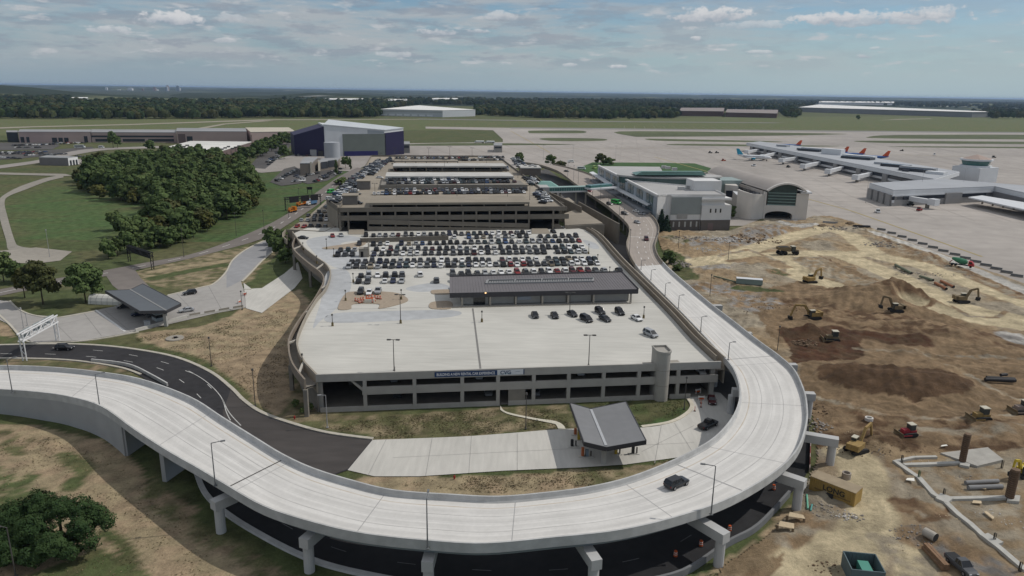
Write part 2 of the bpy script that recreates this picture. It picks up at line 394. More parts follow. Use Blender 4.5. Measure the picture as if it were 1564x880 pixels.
near_z = [
 ('poly', PL('-80,640 60,650 150,668 200,710 260,760 330,830 420,900 620,1000 -80,1000'), G_TAN, G_STRAW, 6, 0),
 ('poly', PL('-80,700 0,715 55,720 90,735 60,770 -80,790'), G_GREEN * 1.1, G_STRAW, 8, 0),
 ('poly', PL('-80,640 30,660 70,672 40,690 -80,690'), G_OLIVE, G_TAN, 8, 0),
 ('path', PL('165,810 190,830 215,870 260,930'), G_GREEN * 1.1, G_OLIVE, 7, 1.6),
 ('path', PL('95,690 130,720 115,740'), G_GREEN, G_OLIVE, 6, 1.4),
 ('poly', PL('130,842 180,850 215,890 260,960 -40,960 20,880'), G_GREEN * 1.1, G_OLIVE, 7, 0),
 ('poly', PL('230,720 300,790 380,840 480,880 520,900 430,900 330,840 220,760'), G_TAN * .85, G_OLIVE * 1.2, 7, 0),
 ('poly', PL('290,530 330,500 400,478 450,440 450,600 420,640 385,610 340,585 300,560'), G_TAN, G_TAN * .9, 6, 0),
 ('poly', PL('205,512 300,500 420,455 470,440 470,520 300,555 225,535'), G_TAN, G_STRAW, 8, 0),
 ('path', PL('150,526 230,530 300,552 350,590 380,620'), G_GREEN, G_OLIVE, 4, 2.2),
 ('path', PL('350,470 430,430 455,425'), G_OLIVE, G_GREEN, 4, 2.5),
 ('poly', PL('415,640 470,560 560,632 700,626 760,620 860,617 1060,600 1050,640 980,655 870,655 700,668 570,672 500,664 450,650'), G_STRAW * .78, G_OLIVE, 5, 0),
 ('path', PL('450,650 500,662 560,668'), G_GREEN, G_OLIVE, 4, 2.0),
 ('poly', PL('860,616 1060,600 1050,640 980,655 880,655 870,640'), G_OLIVE * .9, G_GREEN, 5, 0),
 ('path', PL('950,655 1010,648 1050,625'), G_GREEN, G_LUSH, 3, 1.6),
 ('poly', PL('560,725 700,728 900,718 1060,698 1120,720 900,790 650,800 520,750'), G_TAN, G_STRAW, 4, 0),
 ('poly', PL('880,716 960,712 1060,696 1030,716 900,745 880,740'), G_OLIVE, G_STRAW, 4, 0),
 ('poly', PL('0,545 210,553 250,585 200,570 0,560'), G_TAN * .8, G_OLIVE, 2, 0),
 ('poly', PL('-80,480 0,470 28,520 50,525 0,527 -80,527'), G_OLIVE, G_GREEN, 4, 0),
 ('poly', PL('-10,488 18,496 25,515 0,512'), G_TAN, G_TAN, 2, 0),
 ('poly', PL('170,425 310,390 420,368 440,360 420,390 370,440 330,455'), G_OLIVE, G_STRAW * .9, 6, 0),
 ('path', PL('235,415 300,404 350,398'), G_STRAW, G_STRAW, 4, 2.5),
 ('path', PL('235,425 300,412 345,404'), G_GREEN, G_GREEN, 4, 3),
 ('poly', PL('900,1010 1000,910 1060,880 1150,820 1200,770 1300,780 1300,1010'), G_STRAW * .95, G_TAN, 5, 0), ('path', PL('1075,895 1130,850 1170,825'), G_OLIVE, G_STRAW, 4, 1.2), ('poly', PL('1120,890 1190,850 1190,900'), C_MID0, G_TAN, 3, 0),
]
nearg = terrain('near_ground', -330, 130, 40, 345, 1.0,
 lambda X, Y: (fbm(X * .3, Y * .3, 3, 2) - .45) * .12, zones((G_GREEN, G_OLIVE), near_z), grass, zoff=-.06)
struct(nearg)
far_z = [
 ('poly', PL('-300,560 -100,420 0,410 60,440 300,395 420,352 560,262 620,240 420,246 330,300 250,400 170,420 0,430 -300,600'), G_GREEN * 1.05, G_LUSH, 10, 0),
 ('poly', PL('12,310 95,285 180,305 230,330 180,400 110,400 60,382 30,370'), G_GREEN * 1.18, G_LUSH * 1.1, 25, 0),
 ('poly', PL('-400,212 0,206 100,209 300,204 640,199 640,182 0,182 -400,182'), G_OLIVE * 1.25, G_GREEN * 1.45, 90, 0),
 ('poly', PL('600,199 1564,203 2200,205 2200,180 1564,178 1200,178 900,181 600,182'), G_OLIVE * 1.25, G_GREEN * 1.4, 120, 0),
 ('poly', PL('560,222 640,217 770,217 770,199 560,199'), G_OLIVE, G_GREEN, 40, 0),
 ('poly', PL('-300,275 90,270 130,256 0,255 -300,262'), G_OLIVE * .9, G_GREEN, 20, 0),
]
fg = terrain('ground', -3200, 3200, 335, 3600, 12.0, lambda X, Y: np.zeros(X.shape), zones((G_GREEN * 1.1, G_OLIVE), far_z), grass, zoff=-.25)
struct(fg)
def far_h(X, Y):
 d = np.hypot(X, Y); h = (fbm(X / 1500, Y / 1500, 4, 31) - .47) * 60 * np.clip((d - 3300) / 4000, 0, 1)
 h += (fbm(X / 160, Y / 160, 2, 5) - .4) * 18 * np.clip((d - 3300) / 1500, 0, 1)
 az = np.degrees(np.arctan2(X, Y))
 h += 62 * np.exp(-((az + 35.5) / 5.5) ** 2 - ((d - 5600) / 1300) ** 2) + 40 * np.exp(-((az + 24.0) / 2.4) ** 2 - ((d - 7200) / 900) ** 2)
 h += 42 * np.exp(-((az + 14) / 6) ** 2 - ((d - 5200) / 900) ** 2)
 h += np.clip((d - 9000) / 12000, 0, 1) * 30
 vl = np.exp(-((az + 27.2) / 3.0) ** 2) * np.clip((d - 5500) / 1500, 0, 1) * np.clip((15500 - d) / 1500, 0, 1); h = h * (1 - vl) - 45 * vl
 return np.minimum(h, 66)
def far_c(X, Y):
 n = fbm(X / 420, Y / 420, 5, 77); w = np.array((.022, .034, .017)); c = np.zeros(X.shape + (3,)); c[:] = w
 c *= (.45 + 1.1 * fbm(X / 130, Y / 130, 4, 8))[..., None]
 fld = (fbm(X / 700, Y / 500, 3, 55) > .60)[..., None]; c = np.where(fld, np.array((.12, .13, .062)), c)
 bld = ((vnoise(X / 130, Y / 90, 91) > .93) & (n > .52))[..., None]; return np.where(bld, np.array((.42, .41, .40)), c)
fh = terrain('far_hills', -26000, 26000, 3500, 42000, 110.0, far_h, far_c, grass, zoff=-1.0); struct(fh)
base = MB().sheet([(-60000, -600, -3), (60000, -600, -3), (60000, 70000, -3), (-60000, 70000, -3)]).build('ground_base', M('far_woodland', (.03, .042, .022), .95, .3, .004), None); struct(base)
# ------------------------------------------------------------------ pavements
CONC = M('concrete_pale', (.50, .485, .445), .9, .07, .9, big=.09, st=(1.2, .16, -.12))
CONC_DECK = M('concrete_deck', (.50, .488, .445), .9, .075, .9, big=.07, st=(.14, 1.1, -.16))
CONC_GREY = M('concrete_grey', (.36, .355, .34), .9, .08, .5, big=.12)
CONC_OLD = M('concrete_old', (.30, .275, .235), .92, .09, .4, big=.12)
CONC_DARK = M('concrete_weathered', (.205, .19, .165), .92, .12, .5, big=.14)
CONC_ROAD = M('road_worn_concrete', (.29, .265, .24), .92, .08, .3, big=.12)
APRON = M('apron_concrete', (.345, .315, .285), .92, .10, .10, big=.18)
ASPH = M('asphalt_new', (.022, .022, .024), .88, .18, .5, big=.25)
ASPH2 = M('asphalt_old', (.085, .08, .076), .92, .12, .3, big=.2)
WHITEP = M('road_paint_white', (.72, .71, .68), .8, .12, 1.5)
YELP = M('road_paint_yellow', (.55, .40, .12), .8, .12, 1.5)
KERB = M('kerb_concrete', (.47, .44, .37), .9, .1, .8)
JOINT = M('joint_seal', (.09, .085, .08), .9, .1, 1)
GR_SHEET = M('mown_grass', (.085, .10, .042), .95, .25, .08, big=.25)
GR_LUSH = M('lush_grass', (.045, .098, .026), .95, .25, .15, big=.2)
def sheet(name, s, z, mat, smooth=0, closed=True):
 pts = PL(s, z) if isinstance(s, str) else s
 if smooth: pts = catmull(pts, smooth, True)
 return struct(MB().sheet(pts).build(name, mat))
def kerbline(name, s, z0, h, w, mat, smooth=5):
 pts = PL(s, z0) if isinstance(s, str) else s
 if smooth: pts = catmull(pts, smooth)
 return struct(MB().wall(pts, w, z0 - .1, z0 + h).build(name, mat))
def strip(pts, w, z=None):
 pts = [Vector(p) for p in pts]; A, B = [], []
 for i, p in enumerate(pts):
  a = pts[max(i - 1, 0)]; b = pts[min(i + 1, len(pts) - 1)]; d = (b - a); d.z = 0; d.normalize(); n = Vector((-d.y, d.x, 0)) * w / 2
  q = Vector((p.x, p.y, p.z if z is None else z)); A.append(q + n); B.append(q - n)
 return A, B
def dashes(m, pts, dash, gap, w, z):
 pts = [Vector(p) for p in pts]; acc = 0; on = True; cur = [pts[0]]; rem = dash
 for a, b in zip(pts, pts[1:]):
  l = (b - a).length; t = 0
  while l - t > rem:
   t += rem; q = a.lerp(b, t / l)
   if on:
    cur.append(q); A, B = strip(cur, w, z); m.ribbon(B, A)
   cur = [q]; on = not on; rem = dash if on else gap
  rem -= (l - t)
  if on: cur.append(b)
# apron, runway and taxiway islands
sheet('apron', '560,262 600,237 625,219 768,217 768,213 753,199 650,196.5 650,193.5 780,195.3 1164,199.5 1564,203 1800,206 1900,480 1564,470 1330,370 1233,345 1000,345 960,300 940,290 900,262 820,255 700,262', .03, APRON)
RUN = M('runway_asphalt', (.23, .22, .205), .92, .07, .03, big=.14)
sheet('runway', '780,196.2 1164,200.4 1564,203.9 1800,206 1800,204.2 1564,202.0 1164,198.6 900,195.6 780,194.6', .10, RUN)
for q in ('807,200.6 815,199.5 880,199.4 895,201 893,203 880,203.6 815,203.6 808,202.5', '824,212.4 840,210.8 905,211.4 927,213 915,215.2 850,215.4', '946,200.8 1100,201.5 1281,204.2 1270,205.6 1164,207.6 1000,209 965,208',
    '986,212.8 1010,212 1186,216 1160,217.2 1020,215.4', '1324,209.6 1369,206.3 1564,205.8 1800,208 1800,215 1564,213 1400,212 1340,211', '1308,216.4 1340,215 1564,216.5 1800,218 1800,222 1564,220.3 1380,219', '1361,224.4 1420,223.6 1564,224.4 1800,226 1800,228 1564,226.6',
    '1018,221 1060,220 1280,223 1200,224 1060,222.4', '600,222 700,218.5 880,220.6 700,222.5'):
 sheet('grass_island', q, .14, GR_SHEET, 4)
sheet('terminal_lawn', '880,258 905,248 1003,248.6 1061,249.6 1086,257 1075,272 900,275', .08, GR_LUSH)
SEAL = M('apron_wear_pale', (.385, .36, .33), .92, .12, .09, big=.25)
for q in ('1225,276 1270,279 1240,286 1215,284', '1420,326 1480,331 1564,338 1564,356 1500,350 1440,336', '1015,229 1060,234 1040,240 985,236'): pass
tl = MB()
for a, b in (('780,200.2', '840,233'), ('1000,240', '1300,322'), ('1300,322', '1500,392'), ('700,228', '1000,226'), ('1000,226', '1500,240'), ('1180,214', '1260,203')):
 A, B = strip([PL(a, .09)[0], PL(b, .09)[0]], 1.3); tl.ribbon(B, A)
struct(tl.build('taxiway_lines', M('taxi_line', (.34, .27, .12), .9, .1, .5)))
aj = MB()
for i in range(30):
 u0 = 640 + i * 30; A, B = strip([P(u0, 218.5, .07), P(u0 + 120 + i * 4, 262, .07)], .9); aj.ribbon(B, A)
struct(aj.build('apron_joints', M('apron_joint', (.27, .235, .205), .92, .1, .5)))
ag = MB()
for i in range(46):
 A, B = strip([Vector((60 + i * 22, 440, .075)), Vector((60 + i * 22 + 190, 1700, .075))], .5); ag.ribbon(B, A)
for i in range(42):
 A, B = strip([Vector((120, 480 + i * 26, .078)), Vector((1150, 330 + i * 26, .078))], .5); ag.ribbon(B, A)
ag.f = [f for f in ag.f]; ago = struct(ag.build('apron_slab_joints', M('apron_slab_joint', (.30, .272, .245), .92, .12, .2)))
# far runway strip at left, airfield tracks
sheet('field_track', '-60,196 0,194.5 50,193 200,189.5 400,182.6 640,181.8 640,182.6 420,183.6 200,191 50,194.6 0,196.6', .05, M('gravel_track', (.30, .27, .21), .95, .1, .2))
sheet('far_runway', '640,182.4 900,186 1180,188 1200,187.4 900,185 640,181.4', .05, RUN)
sheet('access_track', '262,204 300,196 340,189 400,184.4 420,184.4 345,190 305,198 275,205', .06, MATS['gravel_track'])
sheet('drain_track', '1340,184 1370,182 1420,181 1425,181.6 1370,183', .06, MATS['gravel_track'])
# airport loop road
ROADB = M('road_brown_asphalt', (.175, .155, .14), .92, .1, .2, big=.14)
sheet('loop_road', catmull(PL('-80,455 0,442 60,430 153,414 230,399.6 307,384 400,347.5 448,320.7 486,292 519,269 546,256', .05), 4) + catmull(PL('556,258 548,265 519,282 496,305 438,344 400,365 307,390.7 233,407 166,421 60,440 0,452 -80,470', .05), 4), .05, ROADB)
sheet('slip_road', '160,418 204,409 215,425 236,445 190,450 172,436', .045, ROADB)
lm = MB(); dashes(lm, catmull(PL('0,447 60,435 160,417.5 232,403 307,387 400,356 443,332 491,298 519,275.5', .06), 6), 6, 10, .3, .075); struct(lm.build('loop_road_lane_marks', WHITEP))
# toll plaza pavement and the ramp road that leaves it
sheet('plaza_pavement', '-40,455 15,460 28,472 51,481 90,484 146,474 179,467 256,451 307,439 327,433 345,416 355,398 373,383 400,369 428,360 432,366 415,385 400,398 384,415 368,430 372,442 376,470 332,478 212,506 128,520 51,523 28,511 15,496 -40,470', .06, M('plaza_concrete', (.34, .325, .305), .92, .07, .4, big=.1))
sheet('plaza_apron', '372,432 384,441 400,440 434,418 455,400 462,425 450,440 400,478 376,471', .075, CONC)
sheet('ramp_road', '346,416 356,398 374,383 401,370 424,362 431,366 413,384 396,400 366,430 346,440', .08, M('ramp_concrete', (.27, .27, .275), .92, .08, .3, big=.1))
for s in ('15,460 28,472 51,481.5 90,485 146,475', '256,451 307,439 327,433 345,416 355,398 373,383 400,369 426,360', '434,366 415,386 400,399 384,416 370,430', '372,442 384,442', '28,511 15,496 -5,478', '212,507 128,521 51,523.5 28,512'):
 kerbline('plaza_kerb', s, .06, .15, .6, KERB)
pj = MB()
for a, b in (('60,502', '250,462'), ('110,519', '75,484'), ('155,513', '128,478'), ('200,507', '160,474'), ('250,470', '330,455'), ('300,480', '270,449'), ('340,476', '318,436')):
 A, B = strip([PL(a, .08)[0], PL(b, .08)[0]], .11); pj.ribbon(B, A)
struct(pj.build('plaza_joints', M('plaza_joint', (.17, .165, .16), .9, .1, 1)))
ps = MB()
A, B = strip([P(146, 473.5, .09), P(191, 506, .09)], .7); ps.ribbon(B, A)
struct(ps.build('plaza_paint', WHITEP))
# gravel service track at left
sheet('service_track', catmull(PL('97,267 69,272 30,285 3,300 -3,312 0,335 9,366 15,383 50,392', .04), 5) + catmull(PL('110,386 59,380 30,376 22,366 12,333 7,310 13,300 38,290 72,277 97,271', .04), 5), .04, M('track_gravel', (.27, .25, .215), .95, .12, .4, big=.1))
sheet('field_path', '-60,264 0,263.5 100,265.6 110,268.5 100,269 0,266.5 -60,267', .05, MATS['track_gravel'])
sheet('yard_slab', '-20,385 55,378 110,384 92,398 60,402 0,402', .06, CONC_OLD)
# far left yards and lanes
sheet('yard_asphalt', '-60,234 0,232 90,228 140,224 150,231 95,236 20,243 -60,246', .05, ASPH2)
sheet('yard_asphalt', '-60,220 0,218 75,217 92,222 80,228 -60,231', .05, ASPH2)
sheet('yard_lane', catmull(PL('-60,262 0,252.5 60,244 110,231 160,226 250,223', .07), 4) + catmull(PL('250,226 165,229 118,236 65,248 0,257.5 -60,268', .07), 4), .07, CONC_ROAD)
sheet('yard_lane', '105,247 150,236 170,236 172,248 130,254', .06, CONC_ROAD)
sheet('hangar_yard', '385,262 395,250 450,236 560,232 640,232 640,250 560,252 540,262 470,258 400,264', .045, CONC_ROAD)
sheet('car_park', '412,278 434,258 450,254 470,268 460,280 430,284', .06, ASPH2)
sheet('car_park', '455,276 478,262 512,258 520,265 500,276 470,281', .06, ASPH2)
sheet('car_park', '380,256 400,232 440,214 448,218 432,236 405,258', .05, ASPH2)
# new asphalt loop road at left, passing under the flyover and round outside it
up = catmull(PL('-120,531 0,528 77,526.5 141,528 204.6,534.5 268.5,547 320,569 353,594.6 371,612.5 400,632 451,650 502,663 569,672', .05), 5)
lo = catmull(PL('531,718 480,735 430,735 380,705 300,640 243,592 179,560 102,550 0,547 -120,548', .05), 5)
sheet('loop_asphalt', up + lo, .05, M('asphalt_loop', (.030, .029, .031), .9, .2, .5, big=.3))
sheet('under_asphalt', catmull(PL('295,700 300,724 315,757 348.6,788 402,821 464,852 530,872 640,893 800,900 960,893 1042,876 1109,834 1157,806 1205,757 1234,719 1236,670 1225,620 1160,560', .045), 4) + catmull(PL('1110,590 1120,640 1090,690 1010,730 900,760 760,775 640,772 520,745 430,700 350,650', .045), 4), .045, ASPH)
sheet('worn_asphalt', catmull(PL('352,596 371,614 400,634 451,652 502,664.5 567,673', .06), 5) + catmull(PL('531,716 480,733 430,730 385,700 352,664 340,630', .06), 4), .06, M('asphalt_worn', (.058, .052, .049), .92, .16, .4, big=.22, st=(.3, 1.0, .5)))
GUT = M('gutter_strip', (.43, .40, .34), .9, .12, .8)
kerbline('loop_kerb', [p + Vector((0, .5, 0)) for p in up], .05, .16, .9, GUT, 0)
kerbline('loop_kerb', '-120,548 0,547.3 102,550 179,560.5 215,572', .05, .16, .7, GUT)
lm = MB()
dashes(lm, catmull(PL('-60,536 0,540 66,540.5 140,545 196,552 246,564 283,586 310,611', .06), 6), 3.2, 9, .18, .07)
dashes(lm, catmull(PL('80,531.5 153,535.7 212,544.4 262,557 300,573 330,600', .06), 6), 3.2, 9, .18, .07)
A, B = strip(catmull(PL('283,566 300,573 320,587 338,607 346,630 352,642', .07), 6), .2); lm.ribbon(B, A)
A, B = strip(catmull(PL('340,610 350,630 368,650', .07), 6), .2); lm.ribbon(B, A)
struct(lm.build('asphalt_lane_marks', M('lane_paint_grey', (.46, .46, .44), .8, .15, 1.5))); lm = MB()
dashes(lm, catmull(PL('430,799 470,820 520,840 600,858 760,872 900,866 1000,846 1060,815', .06), 6), 3, 9, .14, .07)
struct(lm.build('asphalt_lane_marks', M('road_paint_shade', (.16, .16, .16), .85, .2, 1.5)))  # flyover shade is put into these marks as a dark grey colour
tan_kerb = '1042,877.5 1109,834 1157,807 1211,757'
# island pad of pale concrete in front of the garage
pad = catmull(PL('569,672 700,667 780,661.5 865,655 980,653 1023,646 1049,633 1058,620 1051,608', .07), 4) + PL('1075,596 1100,600 1112,612 1121,640 1080,690 1040,698 955,709.5 885,714 768,719 640,727.5 572,727.5 531,718', .07)
sheet('island_pad', pad, .07, CONC)
PADK = M('pad_kerb', (.55, .51, .42), .9, .1, .8)
kerbline('island_kerb', '980,652 1023,645 1048.6,632 1057,620 1051,609', .07, .16, .9, PADK)
pj = MB()
for a, b in (('600,699', '1060,676'), ('590,671', '562,726'), ('660,669', '650,727'), ('720,666', '716,722'), ('790,662', '790,718'), ('980,690', '1060,650'), ('1000,707', '1010,650'), ('1060,694', '1030,646')):
 A, B = strip([PL(a, .085)[0], PL(b, .085)[0]], .14); pj.ribbon(B, A)
struct(pj.build('pad_joints', M('pad_joint', (.33, .32, .30), .9, .1, 1)))
sheet('garden_path', catmull(PL('764,619 770,627 785,632 820,639 848,643 860,649 865,657', .1), 4) + catmull(PL('853,657 850,650 843,646.5 800,638 775,632 764,626', .1), 4), .1, M('path_cream', (.56, .53, .44), .9, .06, .8))
# garage service lane on the right and lower arrivals road
LR = catmull(PL('1075,600 1060,570 1020,500 975,440 945,400 915,365 885,335 862,310 838,285 815,262', .05), 3) + catmull(PL('835,258 860,275 885,290 925,330 945,352 968,372 962,395 985,420 1060,500 1150,580 1150,620', .05), 3)
sheet('arrivals_road', LR, .05, ASPH2)
# construction site terrain
PLOT = PL('1370,712 1440,690 1520,690 1640,740 1640,900 1560,890 1480,815 1420,750')
SITE = PL('1000,352 1113,353 1163,334 1215,338 1233,333 1250,322 1279,332 1328,347 1400,374 1480,402 1564,433 1700,480 1900,560 2300,900 2000,1010 1060,1010 1075,890 1112,856 1165,820 1215,770 1246,700 1242,650 1228,600 1190,560 1130,510 1060,450 1020,412')
C_TAN = np.array((.30, .222, .135)); C_HAUL = np.array((.53, .445, .29)); C_DARK = np.array((.092, .057, .033)); C_MID = np.array((.25, .176, .105)); C_RED = np.array((.085, .042, .024)); C_GREY = np.array((.27, .255, .235)); C_PALE = np.array((.46, .44, .40)); C_LT = np.array((.32, .275, .205))
site_z = [
 ('poly', PL('1130,455 1300,410 1420,470 1480,500 1700,560 1700,680 1560,660 1240,670 1225,560'), C_MID, C_MID * .82, 8, 0),
 ('poly', PL('1195,508 1230,500 1310,520 1310,545 1245,560 1210,560'), C_RED, C_DARK, 6, 0),
 ('poly', PL('1250,568 1330,560 1440,565 1490,590 1480,612 1400,620 1320,612 1260,590'), C_DARK, C_DARK * 1.3, 6, 0),
 ('poly', PL('1240,660 1300,640 1450,640 1570,660 1600,690 1400,695 1330,680 1260,690'), C_DARK * 1.2, C_MID, 6, 0),
 ('path', PL('1290,450 1340,440 1380,460 1400,470'), C_DARK * 1.4, C_MID, 6, 9),
 ('path', PL('1220,470 1300,490 1420,505 1520,520'), C_DARK * 1.3, C_MID, 8, 10),
 ('path', PL('1280,510 1340,520 1400,524'), C_DARK, C_RED, 6, 5),
 ('path', PL('1440,510 1500,520 1560,530'), C_DARK * 1.3, C_MID, 6, 6),
 ('path', PL('1060,372 1100,372 1150,366 1180,350'), C_MID, C_GREY, 8, 9),
 ('path', PL('1040,400 1080,408 1110,400'), C_GREY, C_LT, 7, 8),
 ('path', PL('1090,440 1130,450 1160,470'), C_GREY, C_MID, 8, 8),
 ('path', PL('1195,340 1215,348 1240,345'), C_GREY, C_PALE, 4, 4),
 ('path', PL('1545,515 1564,525'), C_PALE, C_GREY, 3, 4),
 ('path', PL('1040,405 1110,395 1180,392 1250,388 1330,390 1420,410 1500,440 1600,475'), C_HAUL, C_HAUL * .9, 2.5, 6.5),
 ('path', PL('1100,400 1150,380 1230,358 1260,350 1300,360 1330,385'), C_HAUL, C_HAUL * .92, 2.5, 5.5),
 ('path', PL('1190,395 1230,425 1290,445 1310,450'), C_HAUL, C_HAUL * .95, 2.5, 6.5),
 ('path', PL('1290,392 1360,420 1440,460 1500,480 1580,495'), C_HAUL, C_HAUL * .92, 2.5, 6),
 ('path', PL('1395,470 1430,475 1490,490 1560,500 1640,515'), C_HAUL * .95, C_HAUL * .85, 2.5, 5),
 ('path', PL('1340,370 1400,392 1480,420 1564,455'), C_MID, C_LT, 5, 4),
 ('path', PL('1345,365 1400,386 1470,414 1564,452'), C_DARK * 1.6, C_MID, 3, 1.3), ('path', PL('1210,394 1262,420 1318,452'), C_DARK * 1.5, C_MID, 2, .9), ('path', PL('1250,392 1300,418 1345,442'), C_DARK * 1.5, C_MID, 2, .8), ('path', PL('1232,393 1282,420 1330,446'), C_MID, C_TAN, 1, .7),
 ('path', PL('1310,440 1370,475 1400,478 1430,466 1400,455'), C_MID * .9, C_DARK * 1.6, 3, 1.0), ('path', PL('1455,470 1480,485 1520,486 1535,478'), C_MID, C_LT, 2, .9), ('path', PL('1100,392 1140,382 1190,400 1200,415 1170,420'), C_MID, C_LT, 4, 1.4), ('path', PL('1120,400 1160,395 1195,408'), C_MID, C_TAN, 5, 3.5),
 ('path', PL('1250,610 1350,640 1450,648 1560,640'), C_MID, C_LT, 2, .8), ('path', PL('1250,618 1350,650 1450,655 1560,650'), C_DARK * 1.4, C_MID, 2, .7), ('path', PL('1400,540 1480,575 1560,620'), C_LT, C_TAN, 3, .8), ('path', PL('1380,535 1460,575 1540,620'), C_MID * .8, C_MID, 3, .8), ('path', PL('1320,545 1420,555 1520,560'), C_MID * .85, C_MID, 3, .9), ('path', PL('1300,535 1420,545 1560,550'), C_LT * .8, C_MID, 3, .8),
 ('path', PL('1320,700 1345,745 1350,800 1330,850'), C_LT * .8, C_MID, 1, .35), ('path', PL('1310,705 1330,745 1335,800 1310,850'), C_LT * .8, C_TAN, 1, .35), ('path', PL('1290,790 1330,830 1400,845'), C_LT * .75, C_TAN, 1, .4), ('path', PL('1360,770 1410,800 1440,796'), C_DARK * 2, C_MID, 2, .8), ('path', PL('1370,775 1420,790 1450,780'), C_DARK * 2, C_MID, 2, .5), ('path', PL('1340,700 1365,730 1400,745'), C_MID, C_LT, 2, 1.2), ('path', PL('1450,775 1500,790 1545,782'), C_DARK * 1.8, C_MID, 2, .6), ('path', PL('1395,725 1440,735 1500,732'), C_MID * 1.1, C_LT, 2, .5),
 ('path', PL('1235,400 1270,418 1320,438'), C_LT, C_TAN, 4, 7),
 ('path', PL('1300,700 1320,740 1330,790 1300,850 1260,880'), C_HAUL, C_HAUL * .88, 4, 4.6),
 ('path', PL('1260,830 1220,860 1180,900'), C_HAUL, C_HAUL * .9, 4, 3.5),
 ('path', PL('1330,830 1400,840 1400,900'), C_HAUL * .85, C_LT, 4, 3.2),
 ('path', PL('1380,770 1430,785'), C_MID, C_DARK * 1.6, 4, 2.5),
 ('path', PL('1400,820 1450,840 1520,870'), C_MID, C_GREY * .7, 5, 3.2),
 ('path', PL('1380,664 1480,668 1564,660'), C_LT, C_MID, 3, 2.4),
 ('poly', PL('1385,715 1470,700 1540,720 1564,760 1564,860 1500,820 1440,765'), C_LT, C_TAN * .9, 3, 0),
 ('path', PL('1335,356 1420,385 1500,418 1564,446 1700,504'), C_PALE, C_PALE * .93, .5, 3.0),
 ('path', PL('1200,830 1230,800 1260,770'), C_MID, C_LT, 4, 2.2),
 ('poly', PL('1110,900 1150,868 1195,850 1180,880 1150,905'), C_MID, C_TAN * .8, 3, 0),
 ('path', PL('1010,385 1030,395 1050,425'), G_GREEN, G_OLIVE, 5, 4), ('path', PL('1018,362 1045,372'), G_OLIVE, C_LT, 5, 4),
 ('path', PL('1120,338 1155,336'), G_GREEN, G_OLIVE, 4, 4), ('path', PL('1130,442 1185,447'), G_GREEN, G_OLIVE, 4, 3),
 ('path', PL('1185,415 1195,420'), G_OLIVE, C_MID, 3, 4),
]
MOUNDS = [(1345, 450, 17, 5.0), (1375, 458, 12, 3.4), (1300, 458, 9, 2.0), (1260, 440, 5, 1.2), (1150, 356, 12, 3.0), (1190, 352, 12, 2.6), (1240, 480, 7, 1.5), (1330, 583, 10, 2.4), (1400, 590, 11, 3.0), (1450, 592, 7, 2.0), (1290, 575, 7, 1.6),
    (1232, 508, 4.5, 2.6), (1246, 510, 3, 1.6), (1335, 672, 6, 1.2), (1430, 668, 8, 1.3), (1520, 655, 7, 1.2), (1220, 395, 7, 1.0), (1260, 372, 9, 1.5), (1420, 392, 8, 1.6), (1445, 515, 8, 1.6), (1500, 520, 9, 1.5), (1190, 475, 9, 1.3), (1340, 495, 8, 1.5), (1400, 500, 8, 1.2),
    (1350, 735, 4, .8), (1420, 780, 4.5, .9), (1170, 865, 4, 1.0), (1200, 830, 3, .8), (1090, 375, 8, 1.2), (1120, 420, 8, .8)]
def site_h(X, Y):
 h = .12 + (fbm(X * .12, Y * .12, 5, 12) - .3) * 1.5 + (fbm(X * .38, Y * .38, 3, 14) - .4) * 1.5 + (fbm(X * .9, Y * .9, 2, 15) - .37) * .7
 wx = X + 6 * fbm(X * .05, Y * .05, 3, 61); h += .22 * np.sin((wx * .45 - Y * .9) * 1.5) * np.clip(fbm(X * .04, Y * .04, 3, 62) * 6 - 2.6, 0, 1)
 ridge = np.abs(fbm(X * .05, Y * .11, 4, 40) - .47) * 2.2
 for u, v, r, a in MOUNDS:
  p = P(u, v, a * .4); d = ((X - p.x) ** 2 + (Y - p.y) ** 2) / r ** 2
  h += a * np.exp(-d * 1.2) * (.65 + .7 * fbm(X * .25, Y * .25, 4, int(u)))
 hl = np.minimum.reduce([dpath(X, Y, z[1]) / z[5] for z in site_z if z[0] == 'path' and (z[2] is C_HAUL or z[2][0] > .36)])
 flat = np.clip(hl - .6, 0, 1); h = .15 + (h - .15 + ridge * .5) * (.15 + .85 * flat)
 pm = np.clip(1 - dpath(X, Y, PLOT) / 4, 0, 1); pm = np.where(inpoly(X, Y, PLOT), 1, pm); h = h * (1 - .7 * pm)
 bd = dpath(X, Y, SITE + [SITE[0]]); h = h * np.clip(bd / 4, .05, 1) + .02
 return np.maximum(h, .11)
TRK = .16
st = terrain('construction_ground', 30, 330, 62, 445, .65, site_h, zones((C_TAN, C_LT), site_z), soil, clip=SITE); struct(st)
_gx, _gy = np.meshgrid(np.arange(20, 340, 1.0), np.arange(50, 450, 1.0)); _gz = site_h(_gx, _gy)
def site_z_at(p):
 i = min(max(p[0] - 20, 0), 318.9); j = min(max(p[1] - 50, 0), 398.9); a, b = int(i), int(j); i -= a; j -= b
 return float(_gz[b, a] * (1 - i) * (1 - j) + _gz[b, a + 1] * i * (1 - j) + _gz[b + 1, a] * (1 - i) * j + _gz[b + 1, a + 1] * i * j)
